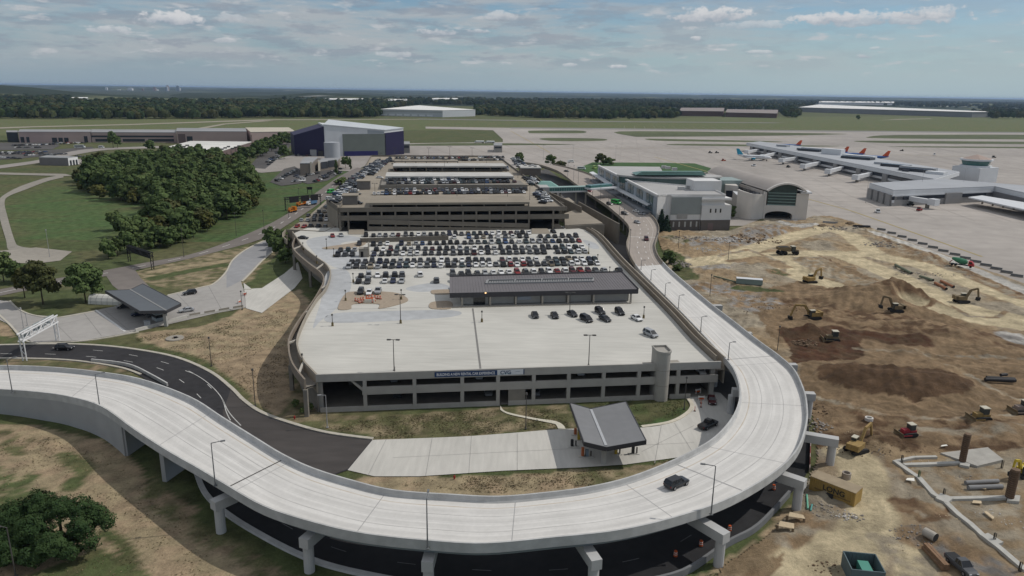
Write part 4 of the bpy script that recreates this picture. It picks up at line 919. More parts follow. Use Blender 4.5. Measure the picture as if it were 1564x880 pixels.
DEPTH = (P(610, 239.5, RZ) - op(0, 0, RZ)).dot(ON)
CONC_SHADE = M('garage_interior_shade', (.05, .046, .04), .95, .1, .3)  # near-black colour paints in the shade inside the open levels
obox('body', 3, OLEN - 6, 22, DEPTH, 0, RZ - .61, CONC_SHADE)
obox('roof_deck', 0, OLEN, .5, DEPTH, RZ - .6, RZ, OCT)
obox('roof_parapet', -1, OLEN + 1, 0, .5, 17.2, 19.2); obox('middle_parapet', -1, x0, 0, .5, 13.2, 15.5)
obox('middle_parapet', x0, OLEN + 2, .02, .5, 13.2, 15.5)
obox('sloping_parapet', x0 + .1, x1, -.6, -.05, 11.6, 13.6, za=-2.4); obox('base_wall', x0, x1, -.3, .3, GD, 10.4, za=-1.4)
for i in range(13):
 s = x0 + (x1 - x0) * i / 12; obox('column', s - .4, s + .4, -.15, .5, GD, 17.2)
for u in (519, 532, 845): s = ox(u); obox('column', s - .4, s + .4, -.1, .5, 0, 17.2)
obox('floor', 0, OLEN, .5, 21.9, 13.0, 13.2, CONC_SHADE); obox('floor', 0, OLEN, .5, 21.9, 8.0, 8.3, CONC_SHADE)
obox('side_parapet', -.5, 0, 0, DEPTH, 17.2, 19.0); obox('side_parapet', OLEN, OLEN + .5, 0, DEPTH, 17.2, 19.0); obox('back_parapet', 0, OLEN, DEPTH, DEPTH + .5, 16, 19.2)
obox('side_wall', -.6, -.2, 13.9, DEPTH, 0, 17.2, CONC_DARK); obox('side_wall', OLEN - .2, OLEN + .2, 13.9, DEPTH, 0, 17.2, CONC_DARK)
# roof ramps
def rt(v, z): return (P(690, v, z) - op(0, 0, z)).dot(ON)
def cover(v0, v1, ua, ub, zt, th, mat, name, step=9):
 t0, t1 = rt(v0, zt), rt(v1, zt); pa = P(ua, v0, zt); s0 = (pa - op(0, 0, zt)).dot(OD); s1 = (P(ub, v0, zt) - op(0, 0, zt)).dot(OD)
 obox(name, s0, s1, t0, t1, zt - th, zt, mat)
 for i in range(step + 1):
  s = s0 + .4 + (s1 - s0 - .8) * i / step; m = MB(); p = op(s, t0 + .6, 0); m.box(p.x, p.y, RZ, zt - th, .6, .6); m.build('roof_column', OC, oldg)
 return s0, s1, t0, t1
# front covered ramp with its brown top
ZC = Zat(309.3, op(OLEN * .5, 1.0, 0)); c0 = cover(309.3, 299.4, 564, 809.5, ZC, 1.0, OCT, 'ramp_roof', 7)
obox('ramp_back', c0[0] + 1, c0[1] - 1, c0[2] + 9, c0[2] + 9.5, RZ, ZC - 1.02, CONC_SHADE); obox('ramp_parapet', c0[0] + 14, c0[1] + .2, c0[2] + 1.2, c0[2] + 1.5, RZ, RZ + .9, za=.4)
WR = M('white_ramp_roof', (.46, .45, .425), .85, .12, .15, big=.1)
c1 = cover(269.3, 263.2, 588.6, 784.5, 22.0, 1.0, WR, 'ramp_roof', 7); c2 = cover(253.6, 249.2, 600, 774, 22.0, 1.0, WR, 'ramp_roof', 7)
c3 = cover(246, 243.8, 602, 700, 20.6, .8, OCT, 'ramp_roof', 6)
r1 = rt(289.5, RZ); obox('ramp_wall', c1[0] - 2, c1[1] + 4, r1, r1 + .5, RZ - .5, RZ + 2.6, CONC_DARK); obox('ramp_deck', c1[0] - 2, c1[1] + 4, r1 + .5, c1[2] - 1, RZ + .5, RZ + 1.5, CONC_DARK)
obox('ramp_back', c1[0], c1[1], c1[3] - 2, c1[3] - 1.6, RZ, 21, CONC_DARK); obox('ramp_back', c2[0], c2[1], c2[3] - 2, c2[3] - 1.6, RZ, 21, CONC_DARK)
obox('ramp_wall', c2[0] - 2, c2[1] + 2, rt(261.5, RZ), rt(261.5, RZ) + .5, RZ, RZ + 1.4, CONC_DARK); obox('ramp_wall', c3[0], c3[1] + 30, rt(247.3, RZ) + 9, rt(247.3, RZ) + 9.5, RZ, RZ + 1.6, CONC_DARK)
# left flank stair blocks on the roof
for (u, v, w, dd, h, nm) in ((533, 313, 7, 8, 4.2, 'stair_block'), (554, 290, 7, 8, 4.6, 'stair_block')):
 p = P(u, v, RZ); m = MB(); m.box(p.x, p.y + 4, RZ, RZ + h, w, dd, math.atan2(OD.y, OD.x)); m.build(nm, M('stair_block_grey', (.16, .15, .14), .9, .1, .5), oldg)
 m = MB(); m.box(p.x, p.y + 4, RZ + h, RZ + h + .4, w + .8, dd + .8, math.atan2(OD.y, OD.x)); m.build('stair_block_roof', OCT, oldg)
p = P(809, 266, RZ); m = MB(); m.box(p.x, p.y, RZ, RZ + 4.6, 13, 17, .08); m.build('lift_house', M('lift_house_brown', (.15, .125, .105), .9, .08, .5), oldg); m = MB(); m.box(p.x, p.y, RZ + 4.6, RZ + 5.2, 13.8, 18, .08); m.build('lift_house_roof', WR, oldg)
for dx, dy in ((-3, 2), (2, 4), (3.5, -4), (0, -2)): m = MB(); m.box(p.x + dx, p.y + dy, RZ + 5.2, RZ + 6.3, 1.8, 1.6, .1); m.build('roof_unit', M('roof_unit', (.42, .42, .41), .7, .1, 1), oldg)
# lower terraces on the right flank
for s, zz in (('862,326 884,318 921,341 863,344', 9.8), ('853,304 869,302 878,309 858,310', 11)):
 MB().prism(PL(s, zz), 0, zz).build('terrace', OCT, oldg)
for a, b, z in (('865,345.5', '923,342.5', 9.6), ('884,308', '946,342', 10.2), ('828,288', '888,316', 13), ('812,262', '836,286', 14)):
 A = PL(a, z)[0]; B = PL(b, z)[0]; MB().wall([A, B], .6, 0, z).build('terrace_wall', OC, oldg)
# left surface lot raised beside the old garage
LOT = PL('438,353 475,327 505,300 530,278 536,282 520,312 516,346 495,356', 7.6)
lot = emp('side_terrace', 'raised parking terrace crowded with cars on the left flank of the old garage', 'parking terrace', tuple(Vector((LOT[0].x, LOT[0].y, 0))))
MB().prism(LOT, 0, 7.6).build('deck', OCT, lot)
MB().wall([LOT[0], LOT[7]], .5, 4.0, 8.5).build('front_wall', OCT, lot); MB().wall([LOT[7], LOT[6]], .4, 4.0, 8.3).build('side_wall', OCT, lot)
MB().wall(PL('436,352 432,357 432,363 438,367', 8.0), .4, 6.2, 8.4).build('curved_wall', OCT, lot)
p = P(438, 379, 0); m = MB(); m.cyl((p.x, p.y, 0), (p.x, p.y, 6.2), .8, .8); m.build('column', OC, lot)
MB().prism(PL('515,317 499,306 519,288 544,267 556,257 564,257 545,285 524,316', RZ), 0, RZ - .02).build('side_deck', OCT, oldg); MB().wall(PL('515,317 499,306 519,288 544,267 556,257', RZ), .4, RZ - 1.6, RZ + .9).build('side_deck_parapet', OC, oldg)
# ramp mouths onto the front deck
rmm = MB(); rmm.hexa([P(532, 358, GD + .05), P(557, 358, GD + .05), P(556, 350, GD + .9), P(533, 350, GD + .9)] + [P(532, 358, GD + .1), P(557, 358, GD + .1), P(556, 350, GD + 1.0), P(533, 350, GD + 1.0)]); rmm.build('ramp_mouth', OCT, oldg)
rmm = MB(); rmm.hexa([P(812, 357, GD + .05), P(841, 357, GD + .05), P(836, 349, GD + .9), P(812, 349, GD + .9)] + [P(812, 357, GD + .1), P(841, 357, GD + .1), P(836, 349, GD + 1.0), P(812, 349, GD + 1.0)]); rmm.build('ramp_mouth', OCT, oldg)
w_ = emp('deck_wall', 'long low brown wall between rows of parked cars on the deck', 'wall', tuple(P(617, 370, GD)))
MB().wall([P(550, 371, GD), P(685, 367, GD)], .5, GD, GD + 2.0).build('wall_panel', OC, w_)
# ================================================================== canopies
STEEL = M('canopy_steel_grey', (.19, .192, .196), .55, .05, .6, big=.05); STEELD = M('canopy_edge_dark', (.06, .06, .065), .6, .06, .6); GUTM = M('gutter_light', (.40, .41, .42), .5, .05, 1)
WHITEM = M('white_steel', (.72, .72, .72), .6, .04, 1); POLEM = M('pole_dark', (.075, .07, .065), .6, .05, 1); POLEG = M('pole_galvanised', (.33, .33, .33), .5, .05, 1)
def butterfly(name, label, px, ze, zm, cols, th, mats, gut=True):
 # px: back-left, back-mid, back-right, front-left, front-mid, front-right (roof top surface)
 bl_, bm_, br_, fl_, fm_, fr_ = [P(u, v, zm if i in (1, 4) else ze) for i, (u, v) in enumerate(px)]
 c = (bm_ + fm_) / 2; o = emp(name, label, 'canopy', (c.x, c.y, 0)); T = Vector((0, 0, th))
 MB().hexa([p - T for p in (fl_, fm_, bm_, bl_)] + [fl_, fm_, bm_, bl_]).build('roof_wing', mats[0], o)
 MB().hexa([p - T for p in (fm_, fr_, br_, bm_)] + [fm_, fr_, br_, bm_]).build('roof_wing', mats[0], o)
 ed = MB()
 for a, b in ((fl_, fm_), (fm_, fr_), (bl_, bm_), (bm_, br_), (fl_, bl_), (fr_, br_)): ed.beam(a - T * .5 , b - T * .5, .14, th * 1.25)
 ed.build('fascia', mats[1], o)
 dn = (bm_ - fm_).normalized()
 if gut: MB().beam(fm_ + dn * .6 + Vector((0, 0, .12)), bm_ - dn * .6 + Vector((0, 0, .12)), .55, .12).build('gutter', GUTM, o)
 MB().beam(fm_ + dn * 1.2 - Vector((0, 0, th + .3)), bm_ - dn * 1.2 - Vector((0, 0, th + .3)), .6, .6).build('spine_beam', mats[1], o)
 for t in cols:
  q = fm_.lerp(bm_, t); MB().box(q.x, q.y, 0, zm - th - .5, .9, .9, 0).build('column', CONC_GREY, o)
 return o, (bl_, bm_, br_, fl_, fm_, fr_)
can, cq = butterfly('booth_canopy', 'grey butterfly roofed canopy over the island booths in front of the garage', [(870.5, 615.5), (902, 624.5), (956, 613.5), (892, 675.5), (926.5, 683.5), (987, 673)], 5.7, 4.8, (.13, .85), .75, (STEEL, STEELD))
can2, cq2 = butterfly('toll_canopy', 'large dark grey canopy spanning the toll lanes beside the trees', [(160.5, 444), (199, 442.5), (218, 433.5), (214, 475.5), (254, 474.5), (276.5, 463.5)], 5.9, 5.4, (.05, .5, .9), .8, (M('canopy_slate', (.10, .11, .12), .55, .05, .5, big=.05), STEELD), False)
m = MB(); m.beam(cq2[4] + Vector((0, 0, .06)), cq2[1] + Vector((0, 0, .06)), .5, .12); m.build('ridge_strip', M('ridge_light', (.24, .24, .235), .6, .05, 1), can2)
for (u, v, s) in ((241, 489, 1), (207, 470, 0), (186, 462, 0), (223, 480, 0), (230, 484, 0)):
 b = emp('toll_booth', ['dark toll booth in the shade under the toll canopy, %s' % t for t in ('nearest', 'behind the parked van', 'farthest back by the white tent', 'in the middle lane', 'beside the end column')][[241, 207, 186, 223, 230].index(u)] if not s else 'pale grey toll booth with windows at the near end of the toll canopy', 'toll booth', tuple(P(u, v, 0)), -.75)
 MB().box(0, 0, 0, 1.1, 3.6 if s else 1.8, 2.2, 0).build('body', M('booth_pale', (.42, .46, .46), .6, .05, 1) if s else M('booth_dark', (.10, .10, .10), .6, .05, 1), b, local=True)
 MB().box(0, 0, 1.1, 2.2, 3.4 if s else 1.7, 2.1, 0).build('window', GLZ, b, local=True); MB().box(0, 0, 2.2, 2.5, 3.9 if s else 2.1, 2.5, 0).build('roof', MATS['booth_pale'] if s else MATS['booth_dark'], b, local=True)
b = emp('equipment_cabinet', 'light grey equipment cabinet on the kerb beside the toll booth', 'cabinet', tuple(P(225.5, 500, 0)), -.75)
MB().box(0, 0, 0, 2.0, 1.6, 1.3, 0).build('body', M('cabinet_grey', (.40, .42, .44), .5, .05, 1), b, local=True); MB().box(0, 0, 2.0, 2.12, 1.8, 1.5, 0).build('lid', MATS['cabinet_grey'], b, local=True); MB().box(0, -.66, .2, 1.8, 1.2, .03, 0).build('door', M('cabinet_door', (.33, .35, .37), .5, .05, 1), b, local=True)
A = P(207, 507, 0); B = P(286, 485, 0); o = MB().wall([A, B], .5, 0, .95).build('toll_wall', CONC); setp(o, 'low white concrete wall along the toll plaza edge', 'wall')
A = P(287, 485, 0); B = P(375, 470, 0); o = emp('guard_wall', 'low pale guard wall with brown panels at the plaza edge', 'wall', tuple(A)); MB().wall([A, B], .4, 0, .5).build('base', CONC, o)
for i in range(4): MB().wall([A.lerp(B, .03 + i * .25), A.lerp(B, .21 + i * .25)], .25, .5, 1.1).build('panel', CONC_OLD, o)
b = emp('tent_shed', 'white curved roof storage tent standing behind the toll lanes', 'tent', tuple(P(166, 463, 0)), -.1)
m = MB(); m.loft([[(x, 2.2 * math.cos(a), 3.1 * math.sin(a)) for a in [math.pi * k / 8 for k in range(9)]] for x in (-6, 6)]); m.build('cover', M('tent_white', (.62, .61, .56), .8, .06, .8), b, local=True)
for x in range(-5, 6, 2): MB().tube([(x, 2.24 * math.cos(math.pi * k / 8), 3.14 * math.sin(math.pi * k / 8)) for k in range(9)], .05, 4).build('rib', POLEG, b, local=True)
def pump(u, v, lab, col, h=1.6, x=.6):
 b = emp('ticket_machine', lab, 'ticket machine', tuple(P(u, v, .07)), .1)
 MB().box(0, 0, 0, .15, 2.2, .9, 0).build('plinth', CONC, b, local=True); MB().box(-x / 3, 0, .15, h, .55, .5, 0).build('body', col, b, local=True); MB().box(x, 0, .15, h * .8, .25, .25, 0).build('post', POLEM, b, local=True)
DK = M('machine_black', (.02, .02, .022), .5, .05, 1); OR = M('machine_orange', (.42, .13, .05), .6, .06, 1); YE = M('machine_yellow', (.42, .30, .05), .6, .05, 1); BLg = M('machine_blue_grey', (.20, .25, .30), .6, .05, 1)
pump(968, 693.5, 'black ticket machine on a pale plinth right of the canopy', DK, 1.9); pump(875, 682, 'dark ticket machine standing in the left edge of the canopy shade', DK); pump(885, 672, 'yellow bollard box under the left canopy wing', YE, 2.2, .5)
pump(891, 697, 'orange machine in the canopy shade nearest the kerb', OR, 2.0, .5); pump(898, 697.5, 'blue grey machine beside the orange one under the canopy', BLg); pump(880, 664, 'reddish machine at the back left under the canopy', OR, 1.5); pump(942, 694, 'yellow bollard box behind the front canopy column', YE, 1.5)
# ================================================================== hangar
HANG = emp('hangar', 'huge dark purple aircraft hangar with white upper front and grey doors', 'hangar', tuple(P(545, 236, 0)))
HP = M('hangar_purple', (.020, .016, .056), .6, .06, .1); HW = M('hangar_white', (.60, .615, .63), .6, .05, .1); HR = M('hangar_roof', (.50, .53, .55), .6, .06, .1); HD = M('hangar_door_green_grey', (.165, .185, .165), .7, .06, .1); HB = M('hangar_blue_band', (.026, .024, .115), .6, .05, .1); HG = M('hangar_grey', (.30, .33, .36), .6, .05, .1)
f0 = P(497, 239, 0); f1 = P(588, 237.6, 0); hd = (f1 - f0).normalized(); hn = Vector((-hd.y, hd.x, 0)); hl = (f1 - f0).length
def hz(u, v, p): return Zat(v, p)
def hp(s, t, z): q = f0 + hd * s + hn * t; return Vector((q.x, q.y, z))
zL = Zat(191, f0); zR = Zat(199.5, f1); bx = hl * 1.28; zRR = zR * 1.02
r1 = P(608, 232, 0); dR = (r1 - f0).dot(hd) - hl
HDEP = 62
zA = zL * 1.08
MB().hexa([hp(0, 0, 0), hp(hl, 0, 0), hp(hl + dR, 14, 0), hp(0, HDEP, 0), hp(0, 0, zL), hp(hl, 0, zR), hp(hl + dR, 14, zR * 1.06), hp(0, HDEP, zL)]).build('wall', HW, HANG)
MB().hexa([hp(-.5, -.6, zL), hp(hl + .5, -.6, zR), hp(hl + dR + .5, 13.6, zR * 1.06), hp(12, HDEP, zA), hp(-.5, -.6, zL + .8), hp(hl + .5, -.6, zR + .8), hp(hl + dR + .5, 13.6, zR * 1.06 + .8), hp(12, HDEP, zA + .8)]).build('roof', HR, HANG)
MB().hexa([hp(hl + .1, -.2, 0), hp(hl + dR + .3, 13.8, 0), hp(hl + dR + .5, 14, 0), hp(hl + .3, 0, 0), hp(hl + .1, -.2, zR * .9), hp(hl + dR + .3, 13.8, zR * .96), hp(hl + dR + .5, 14, zR * .96), hp(hl + .3, 0, zR * .9)]).build('end_wall', HP, HANG)
sd = (P(519, 235, 0) - f0).dot(hd); se_ = (P(584, 235, 0) - f0).dot(hd) ; dz = Zat(205, f0)
MB().hexa([hp(sd, -.5, 0), hp(se_, -.5, 0), hp(se_, 0, 0), hp(sd, 0, 0), hp(sd, -.5, dz), hp(se_, -.5, dz), hp(se_, 0, dz), hp(sd, 0, dz)]).build('door', HD, HANG)
MB().hexa([hp(sd + 1, -.9, 0), hp(hl - 8, -.9, 0), hp(hl - 8, -.5, 0), hp(sd + 1, -.5, 0), hp(sd + 1, -.9, dz * .22), hp(hl - 8, -.9, dz * .22), hp(hl - 8, -.5, dz * .22), hp(sd + 1, -.5, dz * .22)]).build('blue_band', HB, HANG)
MB().hexa([hp(se_ + .2, -.5, 0), hp(hl + .3, -.5, 0), hp(hl + .3, -.05, 0), hp(se_ + .2, -.05, 0), hp(se_ + .2, -.5, dz), hp(hl + .3, -.5, dz), hp(hl + .3, -.05, dz), hp(se_ + .2, -.05, dz)]).build('end_panel', HP, HANG)
sg = (P(557, 235, 0) - f0).dot(hd); MB().hexa([hp(sg, -.3, dz + .3), hp(hl, -.3, dz + .3), hp(hl, 0, dz + .3), hp(sg, 0, dz + .3), hp(sg, -.3, dz + (zL - dz) * .45), hp(hl - .2, -.3, zR - 1), hp(hl - .2, 0, zR - 1), hp(sg, 0, dz + (zL - dz) * .45)]).build('grey_panel', HG, HANG)
lw = P(450.5, 237.5, 0); zl0 = Zat(206.5, lw); zl1 = zL * .95
MB().hexa([lw, hp(-.2, -.4, 0), hp(-.2, HDEP, 0), lw + hn * 60, Vector((lw.x, lw.y, zl0)), hp(-.2, -.4, zl1), hp(-.2, HDEP, zl1), (lw + hn * 60) + Vector((0, 0, zl0))]).build('side_wing', HP, HANG)
for i, t in enumerate((.62, .82, .9)): 
 q = lw.lerp(f0, t); MB().box(q.x, q.y - .8, 0, 6 if i else 7, 7 if not i else 3, .6, 0).build('door', M('hangar_small_door', (.30, .31, .32), .6, .05, .2) if not i else GLZ, HANG)
tk = P(508, 243, 0); tkz = Zat(217.5, tk); o = emp('storage_tank', 'pale grey cylindrical tank standing before the purple hangar', 'tank', tuple(tk))
TM = M('tank_grey', (.34, .36, .385), .55, .05, .1)
MB().cyl((0, 0, 0), (0, 0, tkz), 8.2, 8.2, 40).build('shell', TM, o, local=True, smooth=False); MB().cyl((0, 0, tkz), (0, 0, tkz + .9), 8.3, .5, 40).build('roof', TM, o, local=True); MB().cyl((-5.8, -5.8, 0), (-5.8, -5.8, tkz), .25, .25, 6).build('ladder', POLEG, o, local=True)
# ================================================================== generic block building
def block(name, label, cat, px, base_z, ztop, mats, roofmat=None, wins=(), group=None, para=.6, dv=None):
 # px: 4 ground points, front-left, front-right, back-right, back-left
 q = [P(u, v, base_z) for u, v in px]; c = sum(q, Vector()) / 4
 o = emp(name, label, cat, (c.x, c.y, base_z), 0, group)
 top = ztop if not isinstance(ztop, tuple) else base_z + Zat(ztop[1], P(*ztop[0], base_z)) - base_z
 MB().prism(q, base_z - .3, top).build('wall', mats, o)
 d0 = (q[1] - q[0]).normalized(); n0 = Vector((d0.y, -d0.x, 0)); ln = (q[1] - q[0]).length
 sc = [c + (p - c) * 1.004 for p in q]
 MB().prism([Vector((p.x, p.y, 0)) for p in sc], top + .003, top + para).build('roof', roofmat or mats, o)
 for (a, b, z0, z1, mm, nm) in wins:
  A = q[0] + d0 * (a * ln); B = q[0] + d0 * (b * ln)
  MB().hexa([A + n0 * .25 + Vector((0, 0, z0)), B + n0 * .25 + Vector((0, 0, z0)), B + Vector((0, 0, z0)), A + Vector((0, 0, z0)), A + n0 * .25 + Vector((0, 0, z1)), B + n0 * .25 + Vector((0, 0, z1)), B + Vector((0, 0, z1)), A + Vector((0, 0, z1))]).build(nm, mm, o)
 return o, q, top
PINK = M('pink_brick', (.44, .335, .31), .9, .08, .05); PINKD = M('pink_brick_dark', (.17, .125, .12), .9, .08, .05); GRF = M('gravel_roof', (.28, .285, .29), .9, .1, .03, big=.1); WRF = M('white_roof', (.62, .61, .57), .85, .1, .05, big=.12); CRF = M('cream_roof', (.48, .44, .36), .9, .08, .05)
GB = M('glass_blue_black', (.03, .035, .045), .25, 0, spec=.5)
block('postal_building', 'long pinkish low building at far left with dark dock doors', 'building', [(30, 217.8), (140, 217.5), (141, 213.5), (33, 213.5)], 0, 13, PINK, GRF, [(.02, .07, 0, 7, GB, 'dock_door'), (.10, .14, 0, 7, GB, 'dock_door'), (.45, .52, 0, 6, GB, 'dock_door'), (.54, .60, 0, 6, GB, 'dock_door'), (.62, .68, 0, 6, GB, 'dock_door'), (.90, .95, 0, 8, GB, 'dock_door')])
block('office_wing', 'grey roofed wing with two dark window bands between pink buildings', 'building', [(141, 217.5), (270, 217.6), (270, 212.5), (142, 212.5)], 0, 12.5, PINK, GRF, [(.04, .31, 1, 4.5, GB, 'window_band'), (.36, .62, 1, 4.5, GB, 'window_band'), (.66, .97, 1, 4.5, GB, 'window_band'), (.0, .97, 6.5, 8.8, GB, 'window_band')])
block('pink_hall', 'large plain pink walled hall behind the white roof building', 'building', [(271, 219), (378, 219), (376, 213), (272, 213)], 0, 15, PINK, GRF, [(.02, .12, 0, 12, PINKD, 'pier_panel'), (.14, .22, 0, 9, GB, 'entrance')])
block('pink_hall', 'pink hall with cream roof at the right end of the row', 'building', [(384, 220), (452, 218.5), (442, 211), (376, 211.5)], 0, 15, PINK, CRF, [(.0, .02, 0, 12, PINKD, 'pier_panel')])
block('control_cabin', 'small dark glazed building at the far left end', 'building', [(12, 217), (29, 217), (29, 214), (12, 214)], 0, 12, GB, GRF)
block('depot_building', 'wide white roofed depot showing behind the grove', 'building', [(255, 235.5), (338, 242), (385, 226), (292, 225)], 0, 7, PINKD, WRF, [(.0, .75, .5, 5, GB, 'window_band')])
for k in range(16):
 p = P(275 + (k * 37) % 95, 222 + (k * 7) % 11, 7.6); o = MB().box(p.x, p.y, 7.6, 9.0, 3.5, 3, .3).build('roof_unit', M('roof_unit_dark', (.10, .10, .10), .8, .1, 1)); o.parent = bpy.data.objects['depot_building']; o.location = Vector(o.location) - Vector(bpy.data.objects['depot_building'].location)
o, q, t = block('garage_shed', 'grey shed with white gable and three openings near the field path', 'shed', [(61, 252), (105, 253), (120, 251), (74, 248.5)], 0, 6.5, M('shed_grey', (.20, .185, .185), .8, .06, .1), GRF)
d1 = (q[2] - q[1]); MB().hexa([q[1] + Vector((.3, -.3, 0)), q[2] + Vector((.3, -.3, 0)), q[2], q[1], q[1] + Vector((.3, -.3, 6.8)), q[2] + Vector((.3, -.3, 6.8)), q[2] + Vector((0, 0, 6.8)), q[1] + Vector((0, 0, 6.8))]).build('gable', WHITEM, o)
for t in (.15, .45, .75):
 a = q[1] + d1 * t + Vector((.5, -.5, 0)); b = a + d1 * .17; MB().hexa([a, b, b + Vector((-.2, .2, 0)), a + Vector((-.2, .2, 0)), a + Vector((0, 0, 4.5)), b + Vector((0, 0, 4.5)), b + Vector((-.2, .2, 4.5)), a + Vector((-.2, .2, 4.5))]).build('door', GB, o)
BRK = M('tan_brick', (.19, .165, .14), .9, .08, .2)
block('brick_office', 'brown brick office with pale roof beside the small car park', 'building', [(459, 267.5), (477, 267), (486, 257), (466, 257)], 0, 9.5, BRK, GRF, [(.85, 1.0, .5, 11, CRF, 'pale_pier')])
block('brick_office', 'lower brown brick office wing with dark window grid', 'building', [(486, 262), (516, 258), (520, 253), (492, 254)], 0, 7, BRK, GRF, [(.0, .1, .3, 9, CRF, 'pale_pier'), (.15, .48, 2, 8, GB, 'window_band'), (.5, .95, 2.5, 8.5, GB, 'window_band')])
block('guard_house', 'small dark grey hut beyond the back edge of the old garage', 'hut', [(614, 234), (626, 234), (626, 229.5), (614, 229.5)], 0, 10, M('hut_grey', (.2, .195, .19), .9, .08, .3), GRF, [(.1, .9, 6, 9, GB, 'window_band')])
block('guard_house', 'small pale hut near the right back corner of the old garage', 'hut', [(754, 233), (767, 233), (767, 229), (754, 229)], 0, 8, M('hut_pale', (.3, .29, .27), .9, .08, .3), GRF, [(.1, .9, 5, 7, GB, 'window_band')])
# fuel tanker trailers on the apron and far blast fence
# warehouses beyond the field
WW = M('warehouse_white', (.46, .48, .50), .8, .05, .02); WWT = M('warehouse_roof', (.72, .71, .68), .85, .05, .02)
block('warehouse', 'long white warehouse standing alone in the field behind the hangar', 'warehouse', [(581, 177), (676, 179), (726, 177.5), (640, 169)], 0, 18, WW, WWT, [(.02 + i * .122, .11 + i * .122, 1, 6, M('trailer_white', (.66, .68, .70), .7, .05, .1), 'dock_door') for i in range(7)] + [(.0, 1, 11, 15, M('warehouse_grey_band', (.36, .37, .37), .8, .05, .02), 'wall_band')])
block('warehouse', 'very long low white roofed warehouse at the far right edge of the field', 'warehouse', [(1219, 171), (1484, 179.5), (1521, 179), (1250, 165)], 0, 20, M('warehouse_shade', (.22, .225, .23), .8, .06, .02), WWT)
block('warehouse', 'distant pale warehouse strip in front of the long white one', 'warehouse', [(1250, 161), (1364, 161.5), (1366, 158.5), (1252, 158)], 0, 22, WW, WWT)
block('warehouse', 'brown brick works behind trees at centre right', 'warehouse', [(1037, 177), (1104, 177.8), (1106, 171), (1040, 171)], 0, 16, M('works_brown', (.12, .075, .065), .9, .08, .02), M('works_roof', (.25, .215, .2), .9, .08, .02))
block('warehouse', 'brown works wing with pale roof right of the brick works', 'warehouse', [(1108, 178.6), (1186, 180.4), (1188, 173.5), (1110, 172.5)], 0, 14, MATS['works_brown'], MATS['works_roof'])
block('farmhouse', 'tiny white roofed building in front of the far wood', 'building', [(868, 177.6), (880, 177.8), (880, 174), (868, 174)], 0, 14, WW, WWT)
block('warehouse', 'far white shed row left of the field warehouse', 'warehouse', [(497, 158.5), (556, 159), (556, 156), (497, 156)], 0, 20, WW, WWT)
block('warehouse', 'far pale shed beyond the trees above the field warehouse', 'warehouse', [(593, 160), (622, 160.2), (622, 157), (593, 157)], 0, 20, WW, WWT)
block('warehouse', 'far pale shed right of the tree gap', 'warehouse', [(660, 157), (700, 157), (700, 154.5), (660, 154.5)], 0, 20, WW, WWT)
block('warehouse', 'far grey shed at left beyond the wood', 'warehouse', [(110, 156.8), (135, 157), (135, 155), (110, 155)], 0, 18, WW, WWT)
# city skyline
CT = [M('tower_brown', (.30, .22, .19), .9, .05, .01), M('tower_pale', (.62, .62, .62), .9, .05, .01), M('tower_grey_far', (.22, .25, .28), .9, .05, .01)]
for i, (u, vt, w, k) in enumerate([(164, 134, 3, 1), (168, 137, 4, 1), (186, 139, 3, 1), (200, 135, 7, 1), (207, 139, 5, 1), (214, 137, 4, 1), (219, 136, 3, 0), (226, 136, 3, 1), (231, 129.5, 3.4, 0), (237, 134, 4, 0), (243, 133, 3, 1), (249, 135, 4, 1), (255, 134, 3, 2), (260, 131, 4, 2), (150, 140, 8, 1), (178, 140, 5, 2)]):
 p = P(u, 146.3, 0); D = 12000; s = D / p.y; x, y = p.x * s, D + (i % 3) * 300
 q = Vector((x, y, 0)); zt = Zat(vt, q); ww = w * y / F
 o = emp('city_tower', ['pale', 'brown', 'grey blue'][[1, 0, 2].index(k)] + ' tower of the distant skyline, %s' % ['leftmost and slim', 'second from the left, broad', 'low and set between two gaps', 'widest, with stepped white top', 'right beside the widest white tower', 'slim one left of the first brown tower', 'slim and short beside the tallest', 'narrow one just left of the tallest', 'tallest of all', 'right beside the tallest', 'slim between brown and paler towers', 'third from the right', 'slim second from the right', 'rightmost and tall', 'low wide block left of all towers', 'low one behind the slim left pair'][i], 'tower', (x, y, -20))
 MB().box(0, 0, 0, zt + 20, ww, ww, .2).build('shaft', CT[k], o, local=True); MB().box(0, 0, zt + 20, zt + 20 + (zt + 30) * .12, ww * .6, ww * .6, .2).build('crown', CT[k], o, local=True)
# ================================================================== terminal
TW = M('terminal_white', (.64, .635, .625), .7, .05, .2, big=.04); TG = M('terminal_grey_green', (.27, .295, .29), .7, .05, .2); TB = M('terminal_brown_base', (.125, .11, .10), .85, .08, .2); TR = M('terminal_roof', (.40, .395, .385), .85, .07, .08, big=.1); TGL = M('terminal_glass', (.055, .10, .115), .2, .25, .25, spec=.6); TEAL = M('teal_metal', (.19, .33, .30), .5, .06, .3); TEALG = M('teal_glass', (.06, .16, .15), .2, .1, .3, spec=.6)
term = emp('terminal', 'white airport terminal with flat roofs, glass side and teal rotunda', 'terminal', tuple(P(1060, 349, 0)))
g0 = P(1020, 351.8, 0); g1 = P(1112.5, 350.5, 0); td = (g1 - g0).normalized(); tn = Vector((-td.y, td.x, 0)); TL = (g1 - g0).length
def tp(s, t, z): q = g0 + td * s + tn * t; return Vector((q.x, q.y, z))
ZT = Zat(298.2, g0)
lb = P(957.6, 276, ZT); rb = P(1082, 287, ZT); lf = P(1004.7, 299.8, ZT)
def tmesh(poly, z0, z1, nm, mat): return MB().prism([Vector((p.x, p.y, 0)) for p in poly], z0, z1).build(nm, mat, term)
main = [lf, P(1019, 298.2, ZT), P(1108, 298.2, ZT), rb, lb]
tmesh(main, 0, ZT - .5, 'main_block', TW); tmesh(main, ZT - .497, ZT - .1, 'main_roof', TR)
